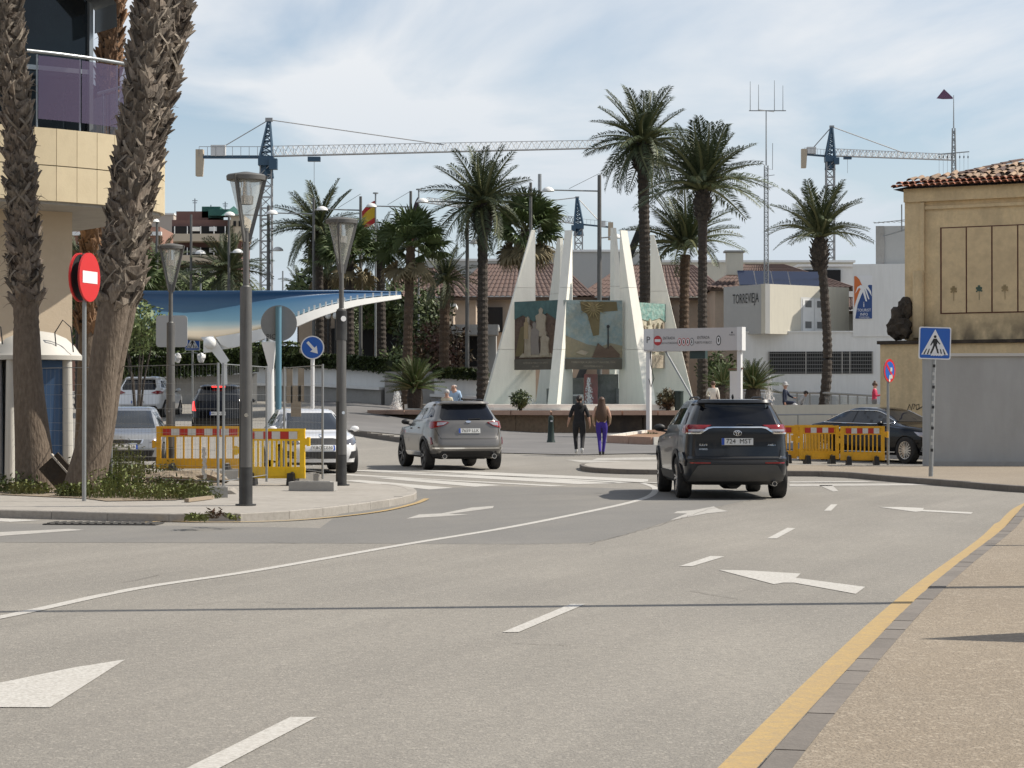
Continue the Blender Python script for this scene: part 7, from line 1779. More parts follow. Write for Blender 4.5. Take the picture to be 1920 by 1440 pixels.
for i in range(4):
    x = 1.48 + i * .165; pl_(circ(x, zc - .06, .082, 18, .14), gr_ if i < 3 else gi, -.006, 'roundel'); pl_(circ(x, zc - .06, .062, 18, .115), gws, -.009, 'roundel_face'); pl_([(x - .03, zc - .12), (x + .03, zc - .12), (x + .015, zc + .01), (x - .01, zc + .02)], gi, -.011, 'roundel_symbol')
pl_(circ(3.05 if L > 3.3 else L - .35, zc - .03, .10, 18, .18), gi, -.006, 'roundel'); pl_(circ(3.05 if L > 3.3 else L - .35, zc - .03, .07, 18, .14), gws, -.009, 'roundel_face'); pl_(circ(3.05 if L > 3.3 else L - .35, zc - .02, .03, 8, .09), gi, -.011, 'roundel_symbol')
pl_(circ(L - .22, zc + .25, .035, 8), gi, -.006, 'logo')
for x, zz0 in ((.14, 0), (L + .02, 0)):
    m = MB(); m.box((x, .14, (zb_ + zz0) / 2 - .02), (.15, .15, zb_ - zz0), gws); m.build('gantry_post', t)
m = MB(); m.bar((.8, .2, zb_), (2.6, .2, .3), .06, .06, galv); m.build('raised_barrier_arm', t)
m = MB(); m.tube([(.25, .05, zb_), (.30, .0, zb_ - .5), (.42, 0, zb_ - 1.0), (.30, 0, zb_ - 1.3), (.22, 0, zb_ - 1.0)], .02, 6, black); m.build('hanging_cable', t)
m = MB(); m.box((2.1, .3, zb_ - .14), (.62, .2, .28), M('dark_green_display', (.01, .03, .025), .3)); m.build('lane_display', t)
m = MB(); m.box((L - .55, .9, 1.2), (.30, .2, 2.4), gws); m.build('ticket_totem', t); m = MB(); m.bar((L - .6, .5, 1.95 + .5), (L + .15, .1, 1.98 + .5), .06, .06, M('rusty_bracket', (.16, .09, .05), .8)); m.build('bracket', t)
# planter with pale kerb in front of the left gantry post
PK = [G(1142, 836, .12), G(1210, 814, .12), G(1262, 812, .12), G(1262, 838, .12), G(1205, 842, .12)]
PK = [Vector((x, y, g(x, y) + .02)) for x, y in ((3.25, 75.2), (4.85, 81.5), (6.9, 82.5), (7.0, 74.2), (4.6, 73.2))]
t = thing('corner_planter', 'triangular planter bed with pale kerb and dry soil below the gantry post', 'planter', PK[0], 0)
m = MB(); c = sum((p for p in PK), Vector()) / 5; m.add([p.lerp(c, .04) + Vector((0, 0, .16)) for p in PK], [(0, 1, 2, 3, 4)], M('reddish_soil', (.25, .15, .09), 1, var=((2, .5, (.18, .11, .07)),))); m.build('soil', t, world=True, kind='stuff')
for i in range(5):
    a_, b_ = PK[i], PK[(i + 1) % 5]; k = max(1, int((b_ - a_).length / 1.1))
    for j in range(k): p1, p2 = a_.lerp(b_, j / k + .004), a_.lerp(b_, (j + 1) / k - .004); m = MB(); m.bar(p1 + Vector((0, 0, .1)), p2 + Vector((0, 0, .1)), .16, .30, wetwhite if i in (0, 3) else rimst); m.build('kerb_stone', t, world=True)
# ---------------------------------------------------------------- railing and terrace on the right
t = thing('glass_railing', 'grey steel and glass railing along the ramp right of the fountain', 'railing', (W(1430, 755, 90).x, 90, 1.0), 0)
railp = [W(1395, 733, 97), W(1470, 735, 95), W(1540, 737, 93), W(1590, 739, 91), W(1638, 742, 89)]
m = MB(); m.tube(railp, .05, 8, galv); m.build('handrail', t, world=True, smooth=50)
for p in smoothline(railp, 3): m = MB(); m.bar(p, p - Vector((0, 0, .95)), .05, .07, galv); m.build('railing_post', t, world=True)
gl = M('grey_rail_glass', (.20, .22, .22), .08, alpha=.55)
for a_, b_ in zip(smoothline(railp, 3), smoothline(railp, 3)[1:]): m = MB(); m.add([a_ - Vector((0, 0, .10)), b_ - Vector((0, 0, .10)), b_ - Vector((0, 0, .9)), a_ - Vector((0, 0, .9))], [(0, 1, 2, 3)], gl); m.build('glass_panel', t, world=True)
t = thing('ramp_wall', 'pale ramp wall with slim handrail right of the fountain basin', 'low wall', (W(1500, 755, 84).x, 84, 0), 0)
pa, pb_ = W(1440, 782, 87), W(1600, 779, 84); m = MB(); m.bar(Vector((pa.x, pa.y, .9)), Vector((pb_.x + 1.5, pb_.y - .5, .95)), .3, 1.2, creamwall); m.build('wall', t, world=True)
m = MB(); m.tube([W(1445, 778, 84), W(1540, 777, 82), W(1640, 778, 80)], .03, 6, galv); m.build('handrail', t, world=True)
for px in (1450, 1496, 1560): m = MB(); a_ = W(px, 778, 83); m.bar(a_, a_ - Vector((0, 0, .6)), .04, .04, galv); m.build('handrail_post', t, world=True)
# terrace slab
sh = sheet('terrace', [(9.5, 92), (17, 88), (17, 112), (9, 112)], .03, greypave, step=1.5)
# ---------------------------------------------------------------- blue printed canopy with white steel arm
t = thing('curved_canopy', 'curved blue canopy printed with sea and sand on a white steel arm', 'canopy', (W(410, 755, 85).x, 85, g(-9, 85)), 0)
mm_ = bpy.data.materials.new('sea_print'); mm_.use_nodes = True; nt = mm_.node_tree; bs = nt.nodes['Principled BSDF']; bs.inputs['Roughness'].default_value = .45
gm = N(nt, 'ShaderNodeNewGeometry'); sp = N(nt, 'ShaderNodeSeparateXYZ'); lk(nt, gm.outputs['Position'], sp.inputs[0])
nz = N(nt, 'ShaderNodeTexNoise'); nz.inputs['Scale'].default_value = .5; mp_ = N(nt, 'ShaderNodeMapping'); mp_.inputs['Scale'].default_value = (.25, .25, 3); lk(nt, gm.outputs['Position'], mp_.inputs[0]); lk(nt, mp_.outputs[0], nz.inputs[0])
ad = N(nt, 'ShaderNodeMath', operation='MULTIPLY_ADD'); lk(nt, nz.outputs[0], ad.inputs[0]); ad.inputs[1].default_value = .5; lk(nt, sp.outputs[2], ad.inputs[2])
mr = N(nt, 'ShaderNodeMapRange'); mr.inputs[1].default_value = 4.35; mr.inputs[2].default_value = 6.2; lk(nt, ad.outputs[0], mr.inputs[0])
rp = N(nt, 'ShaderNodeValToRGB'); el = rp.color_ramp.elements; el[0].position = 0; el[0].color = (.33, .265, .175, 1); el[1].position = 1; el[1].color = (.022, .075, .16, 1)
for ps, cc in ((.16, (.36, .31, .22)), (.28, (.17, .22, .22)), (.42, (.075, .15, .19)), (.7, (.05, .12, .18))): e = el.new(ps); e.color = (*cc, 1)
lk(nt, mr.outputs[0], rp.inputs[0]); lk(nt, rp.outputs[0], bs.inputs['Base Color'])
def zc_(x): return 85 + 5.0 * ((x - 470) / 280) ** 2
arm = smoothline([(382, 641, 0), (430, 634, 0), (480, 620, 0), (540, 600, 0), (600, 578, 0), (670, 562, 0), (752, 553, 0)], 6)
low = [(150, 585), (205, 592), (245, 604), (300, 622), (345, 634)] + [(v.x, v.y - 4) for v in arm]
def lowy(x):
    for a_, b_ in zip(low, low[1:]):
        if a_[0] <= x <= b_[0]: return a_[1] + (b_[1] - a_[1]) * (x - a_[0]) / (b_[0] - a_[0])
    return low[0][1] if x < low[0][0] else low[-1][1]
vs = []; nx_, ny_ = 60, 12
for i in range(nx_ + 1):
    x = 170 + (752 - 170) * i / nx_; yt = 546 + (0 if x < 640 else (x - 640) * .03); yl = max(lowy(x), yt + 2)
    for j in range(ny_ + 1):
        s = j / ny_; y = yl + (yt - yl) * s; vs.append(W(x, y, zc_(x) + 6.0 * s + 2.2 * math.sin(s * 3.14)))
raw_o = raw('membrane', [wm(t).inverted() @ v for v in vs], [(i * (ny_ + 1) + j, (i + 1) * (ny_ + 1) + j, (i + 1) * (ny_ + 1) + j + 1, i * (ny_ + 1) + j + 1) for i in range(nx_) for j in range(ny_)], mm_, t, smooth=True)
sm = raw_o.modifiers.new('s', 'SOLIDIFY'); sm.thickness = .06
whs = M('white_steel', (.70, .70, .68), .35, var=((2, .25, (.60, .60, .58)),))
m = MB(); A_ = [W(v.x, v.y, zc_(v.x) - .25) for v in arm]; k = len(A_)
vs = []
for i, p in enumerate(A_):
    hh = .34 + .10 * math.sin(math.pi * i / k) if i > 2 else .42; hh *= 1 - .65 * (i / k) ** 2.5
    vs += [p + Vector((0, -.12, 0)), p + Vector((0, .25, 0)), p + Vector((0, .25, -hh)), p + Vector((0, -.12, -hh))]
m.add(vs, [(i * 4 + j, i * 4 + (j + 1) % 4, (i + 1) * 4 + (j + 1) % 4, (i + 1) * 4 + j) for i in range(k - 1) for j in range(4)] + [(0, 1, 2, 3), tuple(4 * (k - 1) + j for j in (3, 2, 1, 0))], whs); m.build('curved_arm', t, world=True, smooth=30)
for i in range(14, k - 1, 1): m = MB(); m.box(A_[i] + Vector((0, .0, .09)), (.06, .06, .20), whs); m.build('arm_bracket', t, world=True)
m = MB(); J = W(393, 643, 84.6); m.blob(J, (.24, .24, .24), whs, 1, 0, 3); m.build('ball_joint', t, world=True, smooth=80)
for q_ in ([(376, 632), (400, 630), (430, 676), (418, 686)], [(404, 632), (520, 612), (520, 622), (428, 652), (414, 646)]):
    m = MB(); vs = [W(x, y, zz) for zz in (84.7, 85.1) for x, y in q_]; n_ = len(q_); m.add(vs, [tuple(range(n_)), tuple(range(2 * n_ - 1, n_ - 1, -1))] + [(i, (i + 1) % n_, n_ + (i + 1) % n_, n_ + i) for i in range(n_)], whs); m.build('gusset_plate', t, world=True)
for px, y0 in ((421, 678), (508, 622)):
    a_ = W(px, y0, 84.9); m = MB(); m.cyl(a_, (a_.x, a_.y, g(a_.x, a_.y)), .10, .14, 12, whs); m.build('support_column', t, world=True, smooth=40)
m = MB(); a_ = W(505, 640, 84.7); vs = [W(492, 640, 84.6), W(517, 640, 84.6), W(512, 690, 84.6)]; m.add([v for v in vs] + [v + Vector((0, .3, 0)) for v in vs], [(0, 1, 2), (5, 4, 3), (0, 3, 4, 1), (1, 4, 5, 2), (2, 5, 3, 0)], whs); m.build('column_head', t, world=True)
# ---------------------------------------------------------------- tall road lights in the background
def tall_lamp(label, px, ytop, z, arms, r=.085):
    p = W(px, ytop, z); gz_ = g(p.x, z); h = p.z - gz_
    t = thing('road_light', label, 'street light', (p.x, z, gz_), 0, None)
    m = MB(); m.cyl((0, 0, 0), (0, 0, h), r * 1.25, r * .85, 12, lampg); m.build('pole', t, smooth=40)
    for xe, ye in arms:
        e = W(xe, ye, z); v = Vector((e.x - p.x, 0, e.z - gz_))
        m = MB(); s_ = 1 if v.x > 0 else -1
        if abs(v.x) > .8: m.cyl((0, 0, v.z - .05), v, .035, .03, 8, galv); m.cyl((0, 0, v.z + .75), (v.x * .62, 0, v.z + .06), .012, .012, 6, galv)
        else: m.cyl((0, 0, v.z - .05), v, .03, .03, 8, galv)
        m.build('bracket_arm', t, smooth=40)
        m = MB(); m.lathe([(.28, -.06), (.26, .02), (.18, .10), (.07, .14), (.0, .15)], 18, whs, c=v + Vector((s_ * .1, 0, 0))); m.lathe([(.28, -.06), (.0, -.07)], 18, lglass, c=v + Vector((s_ * .1, 0, 0))); m.build('lamp_head', t, smooth=50)
tall_lamp('tall road light with long arm to the left above the monument', 1124, 328, 101, [(1032, 356), (1150, 444)], .10)
tall_lamp('tall road light left of the collared date palm', 876, 350, 103, [(796, 377), (888, 454)])
tall_lamp('tall road light behind the arching palm, one arm left', 588, 372, 108, [(514, 399), (600, 392)], .07)
tall_lamp('tall road light beside the flagpole, arm to the left', 676, 368, 110, [(607, 392)], .08)
tall_lamp('tall road light between the two flags', 770, 358, 112, [(700, 386)], .08)
tall_lamp('tall road light behind the fan palms, arm reaching the collared palm', 995, 342, 108, [(908, 364)], .08)
tall_lamp('road light right of the nearest lamp and crane mast', 503, 385, 112, [(434, 402), (517, 468)], .09)
tall_lamp('thin road light in front of the distant apartment block', 358, 402, 115, [(372, 474)], .07)
tall_lamp('thin road light right of the apartment block', 429, 405, 113, [(442, 472)], .07)
tall_lamp('thin road light beside the leaning trunks', 294, 400, 112, [(292, 414)], .07)
for i, (px, yt, z, gl_) in enumerate(((530, 508, 150, 'first'), (1012, 326, 150, 'x'), (376, 520, 125, ''), (405, 535, 125, ''))):
    p = W(px, yt, z); o = MB().cyl((0, 0, 0), (0, 0, p.z - g(p.x, z)), .08 if i != 1 else .22, .05 if i != 1 else .12, 10, galv).build('mast', smooth=40); o.location = (p.x, z, g(p.x, z)); tag(o, ['thin bare mast in the sky gap right of the crane', 'thick grey tapering mast behind the fan palm', 'thin pale mast among the trees under the apartments, left', 'thin pale mast among the trees under the apartments, right'][i], 'mast')
# small garden lanterns
for i, (px, py) in enumerate(((615, 592), (629, 592))):
    p = W(px, py, 108); t = thing('garden_lantern', ['left', 'right'][i] + ' one of two small white posts with globe lantern behind the canopy arm', 'lantern', (p.x, 108, g(p.x, 108)), 0)
    h = p.z - g(p.x, 108); m = MB(); m.cyl((0, 0, 0), (0, 0, h - .15), .05, .04, 8, ink); m.build('post', t); m = MB(); m.blob((0, 0, h), (.14, .14, .17), whs, 1, 0, 2); m.build('globe', t, smooth=80)
# flags
fl_r = M('flag_red', (.48, .03, .03), .7); fl_y = M('flag_yellow', (.65, .42, .03), .7); fl_d = M('flag_dark', (.06, .04, .05), .7)
def flag(label, px, yt, z, fw, fh, bands, side=-1, droop=.0, ph=0.0):
    p = W(px, yt, z); gz_ = g(p.x, z); h = p.z - gz_; t = thing('flagpole', label, 'flag', (p.x, z, gz_), 0)
    m = MB(); m.cyl((0, 0, 0), (0, 0, h), .06, .04, 10, galv); m.build('pole', t, smooth=40)
    m = MB(); m.cyl((0, 0, h), (0, 0, h + .06), .14, .14, 12, galv); m.build('pole_cap', t)
    y = h - .35
    for fr_, mat in bands:
        h0, h1 = y, y - fh * fr_; vs = []
        for i in range(13):
            s = i / 12; x = side * (.04 + fw * s); off = .14 * math.sin(s * 9 + ph) * s; dz = -droop * s ** 1.3 * fh
            vs += [(x * (1 - .12 * droop * s), off, h0 + dz), (x * (1 - .12 * droop * s), off * .9, h1 + dz)]
        m = MB(); m.add(vs, [(2 * i, 2 * i + 1, 2 * i + 3, 2 * i + 2) for i in range(12)], mat); m.build('flag_stripe', t, smooth=60); y = h1
    return t
t = flag('Spanish red and yellow flag on a pole between the road lights', 704, 363, 114, .80, 1.15, [(.25, fl_r), (.5, fl_y), (.25, fl_r)], -1, .55)
flag('dark folded flag with red and gold bands hanging from its pole', 785, 356, 114, .42, 2.0, [(.4, fl_d), (.2, fl_y), (.2, fl_r), (.2, fl_d)], -1, .5, 1)
# ---------------------------------------------------------------- leaning dark beam by the tallest palm
m = MB(); a_, b_ = W(1172, 500, 110), W(1198, 436, 110); dd = (b_ - a_); a_ = a_ - dd * 4.2; m.bar(a_, b_ + dd * .4, .45, .35, lampd); o = m.build('leaning_beam'); tag(o, 'thick dark leaning beam just left of the tallest palm trunk', 'beam')
# ---------------------------------------------------------------- cranes
cr_b = M('crane_blue', (.03, .07, .115), .5); cr_g = M('crane_grey', (.28, .28, .28), .5); cr_c = M('crane_counterweight', (.42, .35, .26), .9); cr_w = M('crane_white', (.55, .55, .54), .5)
def lattice(m, a, b, s0, s1, n, mat, r=.06, tri=False):
    """four (or three) chords with zig-zag bracing"""
    a, b = Vector(a), Vector(b); d = (b - a).normalized(); X = d.orthogonal().normalized() if abs(d.z) > .9 else Vector((0, 1, 0)); 
    if abs(d.z) > .9: X = Vector((1, 0, 0)); Y = Vector((0, 1, 0))
    else: Y = Vector((0, 0, 1))
    cs = [(-.5, -.5), (.5, -.5), (.5, .5), (-.5, .5)] if not tri else [(-.5, 0), (.5, 0), (0, 1)]
    ring = lambda t: [a.lerp(b, t) + (X * c[0] + Y * c[1]) * (s0 + (s1 - s0) * t) for c in cs]
    R0, R1 = ring(0), ring(1)
    for p, q_ in zip(R0, R1): m.bar(p, q_, r * 1.5, r * 1.5, mat)
    for i in range(n):
        A, B = ring(i / n), ring((i + 1) / n); M2 = ring((i + .5) / n)
        for k in range(len(cs)):
            k2 = (k + 1) % len(cs)
            if tri: m.bar(A[k], M2[k2], r, r, mat); m.bar(M2[k2], B[k], r, r, mat)
            else: m.bar(A[k], B[k2], r, r, mat)
            m.bar(A[k], A[k2], r, r, mat)
def crane(label, z, xm, ytop, ydeck, yj0, xj, yj, xc, ym_bot, w_px, jmat, cable_x, yaw=0, bx=1):
    s = z / F
    b = W(xm, ydeck, z); t = thing('tower_crane', label, 'crane', (b.x, z, 0), 0)
    h = b.z; w_ = w_px * s
    m = MB(); lattice(m, (0, 0, 0), (0, 0, h - .8), w_, w_, int(h / w_ / 1.0), cr_g, .085 * z / 250); m.build('mast', t, kind='stuff')
    m = MB(); m.box((0, 0, h - .5), (w_ * 1.35, w_ * 1.35, 1.0), cr_b); m.lathe([(w_ * .7, h - 2.4), (w_ * .55, h - 1.0)], 4, cr_b); m.build('slewing_ring', t)
    tp = W(xm + 2, ytop, z).z
    m = MB(); lattice(m, (0, 0, h), (.3 * bx, 0, tp), w_ * 1.1, w_ * .15, 7, cr_b, .11 * z / 250); m.box((.3 * bx, 0, tp), (.8, .5, .4), cr_g); m.build('tower_head', t, kind='stuff')
    m = MB(); m.box((w_ * .7 * bx, -.9, h - .9), (.9, 1.0, 1.2), cr_b); m.build('cab', t)
    e = W(xj, yj, z); m = MB(); lattice(m, (w_ * .6 * bx, 0, h + .1), (e.x - b.x, 0, e.z), 1.25 * w_ / 1.4, 1.0 * w_ / 1.4, int(abs(xj - xm) / (19 * 250 / z)), jmat, .05 * z / 250, True); m.bar((0, 0, h + .05), (e.x - b.x, 0, e.z), .2, .15, cr_g); m.build('jib', t, kind='stuff')
    c = W(xc, yj0, z); m = MB(); m.bar((0, 0, h), (c.x - b.x, 0, c.z), .5, .32, cr_b); m.bar((0, -.5, h + 1.1), (c.x - b.x, -.5, c.z + 1.1), .06, .06, cr_g); 
    for k in range(9): tt = k / 8; m.bar(Vector((0, -.5, h)).lerp(Vector((c.x - b.x, -.5, c.z)), tt), Vector((0, -.5, h + 1.1)).lerp(Vector((c.x - b.x, -.5, c.z + 1.1)), tt), .05, .05, cr_g)
    m.build('counter_jib', t, kind='stuff')
    sg_ = 1 if xc > xm else -1; wpx = 22 * z / 250 * s * 250 / z
    m = MB(); m.prism([(-.5, -2.6), (.35, -2.6), (.5, -.3), (.5, .0), (.5, 1.0), (-.5, 1.0)], 1.4, cr_c, Matrix.Translation((c.x - b.x - sg_ * -.0, .7, c.z)) @ Matrix.Scale(w_px / 20 * z / 250 * .78, 4) @ Matrix.Rotation(R(90), 4, 'X')); m.build('counterweight', t)
    m = MB(); m.box(((c.x - b.x) * .72, 0, c.z + .7), (1.6, 1.0, 1.2), cr_w); m.build('winch_house', t)
    q_ = W(*cable_x, z); m = MB(); m.tube([(.3 * bx, 0, tp), ((q_.x - b.x), 0, q_.z)], .055 * z / 250, 4, cr_g); m.tube([(.3 * bx, 0, tp), ((c.x - b.x) * .68, 0, c.z + 1.0)], .055 * z / 250, 4, cr_g); m.build('tie_cable', t, kind='stuff')
    v = W(xm + (xj - xm) * .14, ydeck, z); m = MB(); m.box((v.x - b.x, 0, h - .25), (1.4, .8, .5), cr_b); m.bar((v.x - b.x, 0, h), (v.x - b.x, 0, h - 3), .05, .05, cr_g); m.build('trolley', t)
    return t
crane('largest tower crane with long jib spanning the sky from left to centre', 250, 499, 224, 294, 294, 1140, 277, 374, 560, 21, cr_w, (832, 271))
crane('right hand tower crane with pale jib behind the lone date palm', 400, 1557, 237, 293, 289, 1790, 300, 1508, 560, 15, cr_w, (1700, 288))
crane('small distant tower crane between monument and tall road light', 460, 1085, 370, 420, 426, 800, 380, 1145, 480, 14, cr_w, (900, 392), bx=-1)
# ---------------------------------------------------------------- antenna masts
p = W(1437, 755, 124); t = thing('antenna_mast', 'tall slim lattice antenna mast with four whips rising from the port roofs', 'antenna', (p.x, 124, 0), 0)
zz = lambda y, z=124: CH - (y - 755) / F * z
m = MB(); lattice(m, (0, 0, zz(540)), (0, 0, zz(310)), .22, .2, 26, galv, .022); m.build('lattice_mast', t, kind='stuff')
m = MB(); m.cyl((0, 0, zz(310)), (0, 0, zz(206)), .04, .03, 8, galv); m.build('upper_pole', t)
m = MB(); m.bar((-.95, 0, zz(207)), (1.1, 0, zz(207)), .05, .05, galv); m.bar((-.5, -.6, zz(208)), (.5, .6, zz(206)), .05, .05, galv); m.build('cross_arm', t)
for xx, y0, y1 in ((-.88, 207, 152), (-.42, 208, 158), (.46, 206, 150), (.93, 208, 160)): m = MB(); m.cyl((xx, 0, zz(y0)), (xx, 0, zz(y1)), .022, .012, 6, galv); m.build('whip_antenna', t)
m = MB(); m.tube([(0, 0, zz(315)), (.35, 0, zz(318)), (.36, 0, zz(268))], .018, 5, galv); m.build('side_antenna', t)
for y in (330, 352, 433): m = MB(); m.bar((-.12, 0, zz(y)), (.45, -.1, zz(y - 2)), .03, .03, galv); m.build('bracket', t)
p = W(1789, 755, 130); t = thing('signal_mast', 'slim signal mast with cross arm and purple pennant above the ochre house', 'mast', (p.x, 130, 0), 0)
zz = lambda y: CH - (y - 755) / F * 130
m = MB(); lattice(m, (0, 0, zz(600)), (0, 0, zz(240)), .5, .14, 26, galv, .03); m.build('lattice_mast', t, kind='stuff')
m = MB(); m.cyl((0, 0, zz(240)), (0, 0, zz(178)), .04, .02, 8, galv); m.build('topmast', t); m = MB(); m.bar((-.9, 0, zz(289)), (.9, 0, zz(284)), .06, .06, galv); m.build('cross_arm', t)
for i in range(8): m = MB(); x = -.85 + i * .24; m.cyl((x, 0, zz(286)), (x, 0, zz(340)), .008, .008, 4, galv); m.blob((x, 0, zz(294)), (.04, .04, .1), ink, i, 0, 1); m.build('signal_halyard', t, kind='stuff')
m = MB(); m.add([(-.05, 0, zz(182)), (-.05, .0, zz(185)), (-.6, .1, zz(185)), (-1.0, 0, zz(184)), (-.55, .05, zz(166))], [(0, 1, 2, 3, 4)], M('purple_pennant', (.13, .06, .11), .7)); m.build('pennant', t)
# ---------------------------------------------------------------- posts outside the frame whose shadows cross the road
t = thing('street_light', 'tall street light standing beyond the right edge of the picture', 'street light', (5.55, 18.15, .12), 0)
m = MB(); m.cyl((0, 0, 0), (0, 0, 12.5), .10, .06, 12, galv); m.build('pole', t); m = MB(); m.bar((0, 0, 12.4), (0, 1.4, 12.6), .06, .06, galv); m.build('arm', t); m = MB(); m.box((0, 1.7, 12.6), (.25, .6, .12), galv); m.build('lamp_head', t)
t = thing('shadow_totem', 'leaf shaped banner post out of view, added for its pointed shadow', 'shadowcaster', (4.62, 14.25, .12), 0)
m = MB(); m.cyl((0, 0, 0), (0, 0, 1.6), .05, .05, 10, galv); m.build('post', t); m = MB(); m.prism([(-.30, .6), (.30, .6), (.30, 1.45), (.20, 1.75), (.0, 2.25), (-.14, 1.9), (-.26, 1.6)], .06, whitep, Matrix.Rotation(R(90), 4, 'Z') @ Matrix.Rotation(R(90), 4, 'X')); m.build('shadowcaster', t)  # made-up leaf outline, shaped to cast the pointed shadow on the pavement
t = thing('bollard', 'steel post beyond the right edge of the picture', 'bollard', (6.9, 23.4, .12), 0)
m = MB(); m.cyl((0, 0, 0), (0, 0, 2.1), .06, .06, 10, galv); m.cyl((0, 0, 2.1), (0, 0, 2.15), .07, .03, 10, galv); m.build('post', t)
# ================================================================== PEOPLE
skin = M('skin', (.42, .25, .18), .6); hair_d = M('dark_hair', (.022, .014, .010), .6, bump=(60, .004, (1, 1, .2))); hair_b = M('brown_hair', (.065, .032, .016), .55, var=((12, .5, (.06, .03, .018), (1, 1, .2)),), bump=(60, .006, (1, 1, .2))); hair_g = M('grey_hair', (.42, .40, .38), .7)
def cloth(n, c): return M(n, c, .85, var=((9, .3, tuple(k * .6 for k in c)),), bump=(25, .006), coord='O')
c_black = cloth('black_cloth', (.012, .012, .014)); c_blk2 = cloth('black_trouser_cloth', (.016, .016, .018)); c_vio = cloth('violet_leggings_cloth', (.045, .025, .24)); c_tan = cloth('tan_top_cloth', (.42, .30, .20)); c_white = cloth('cream_jacket_cloth', (.62, .60, .53)); c_blue = cloth('light_blue_shirt_cloth', (.33, .45, .60)); c_beige = cloth('beige_top_cloth', (.52, .45, .33)); c_navy = cloth('navy_jacket_cloth', (.012, .02, .045)); c_red = cloth('crimson_top_cloth', (.45, .03, .08)); c_grey = cloth('grey_trouser_cloth', (.14, .14, .14)); c_jean = cloth('jeans_cloth', (.06, .09, .16)); c_lgrey = cloth('pale_grey_cloth', (.42, .42, .42))
sh_w = M('white_trainers', (.6, .6, .58), .6); sh_d = M('dark_shoes', (.03, .03, .035), .6)
def person(label, pos, rz, h=1.72, J=None, top=c_black, bot=c_blk2, shoe=sh_d, hair=hair_d, hairstyle='short', sleeve='long', bulk=1.0, fem=False, sit=False, hat=None):
    """J: overrides of joint positions in body units (height 1.75), facing -y"""
    k = h / 1.75
    sw = .19 if not fem else .165; hw = .095 if not fem else .105
    P = dict(pel=(0, 0, .96), sp=(0, .01, 1.13), ch=(0, .01, 1.32), nk=(0, .0, 1.47), hb=(0, -.01, 1.56), ht=(0, -.012, 1.67),
             ls=(sw, 0, 1.42), le=(sw + .06, .03, 1.14), lw=(sw + .08, -.03, .90), lh=(sw + .08, -.05, .83),
             rs=(-sw, 0, 1.42), re=(-sw - .06, .03, 1.14), rw=(-sw - .08, -.03, .90), rh=(-sw - .08, -.05, .83),
             lp=(hw, 0, .92), lk=(hw + .01, -.02, .50), la=(hw, .02, .09), lt=(hw + .01, -.13, .04),
             rp=(-hw, 0, .92), rk=(-hw - .01, -.02, .50), ra=(-hw, .02, .09), rt=(-hw - .01, -.13, .04))
    P.update(J or {})
    rad = dict(pel=(.135, .105), sp=(.115 if fem else .13, .09), ch=(.135 if fem else .155, .105), nk=(.058, .058), hb=(.072, .08), ht=(.085, .095), ls=(.068, .068), le=(.047, .047), lw=(.032, .03), lh=(.034, .022), rs=(.068, .068), re=(.047, .047), rw=(.032, .03), rh=(.034, .022),
               lp=(.098, .098), lk=(.060, .060), la=(.042, .042), lt=(.040, .032), rp=(.098, .098), rk=(.060, .060), ra=(.042, .042), rt=(.040, .032))
    for n_ in ('pel', 'sp', 'ch', 'ls', 'rs', 'le', 're'): rad[n_] = (rad[n_][0] * bulk, rad[n_][1] * (1 + (bulk - 1) * .6))
    for n_ in ('lp', 'rp', 'lk', 'rk', 'la', 'ra'): rad[n_] = tuple(v * (1 + (bulk - 1) * .8) for v in rad[n_])
    E = [('pel', 'sp'), ('sp', 'ch'), ('ch', 'nk'), ('nk', 'hb'), ('hb', 'ht'), ('ch', 'ls'), ('ls', 'le'), ('le', 'lw'), ('lw', 'lh'), ('ch', 'rs'), ('rs', 're'), ('re', 'rw'), ('rw', 'rh'), ('pel', 'lp'), ('lp', 'lk'), ('lk', 'la'), ('la', 'lt'), ('pel', 'rp'), ('rp', 'rk'), ('rk', 'ra'), ('ra', 'rt')]
    nm = list(P); me = bpy.data.meshes.new('sk'); V = {n_: Vector(P[n_]) for n_ in nm}
    verts = [V[n_] for n_ in nm]; edges = [(nm.index(a), nm.index(b)) for a, b in E]; rr = [rad[n_] for n_ in nm]; names = list(nm)
    # fingers: five short chains per hand, thumb from the side of the palm
    for s_ in ('l', 'r'):
        w_, hd = V[s_ + 'w'], V[s_ + 'h']; d = (hd - w_).normalized(); sx = 1 if s_ == 'l' else -1
        side = Vector((0, -1, 0)) - d * d.dot(Vector((0, -1, 0))); side.normalize(); inn = d.cross(side) * sx
        for f_ in range(5):
            if f_ < 4: base = hd + side * (.021 - .014 * f_) + d * .012; L_ = (.062, .070, .066, .052)[f_]; dd = d + side * (.06 - .05 * f_)
            else: base = w_.lerp(hd, .45) + side * .024; L_ = .05; dd = d * .75 + side * .75
            i0 = len(verts); verts.append(base); verts.append(base + dd.normalized() * L_ * .55); verts.append(base + dd.normalized() * L_ * .9 + inn * .018 * (1 if f_ < 4 else .3)); names += [s_ + 'f'] * 3
            rr += [(.0105, .0105), (.0088, .0088), (.0072, .0072)]; edges += [(nm.index(s_ + 'h'), i0), (i0, i0 + 1), (i0 + 1, i0 + 2)]
    me.from_pydata([tuple(v) for v in verts], edges, []); o = bpy.data.objects.new('body', me); COL.objects.link(o)
    sk = o.modifiers.new('s', 'SKIN'); sk.use_smooth_shade = True
    for i, r_ in enumerate(rr): me.skin_vertices[0].data[i].radius = r_
    me.skin_vertices[0].data[nm.index('pel')].use_root = True
    o.modifiers.new('d', 'SUBSURF').levels = 1; o.modifiers['d'].render_levels = 1
    dg = bpy.context.evaluated_depsgraph_get(); m2 = bpy.data.meshes.new_from_object(o.evaluated_get(dg)); bpy.data.objects.remove(o)
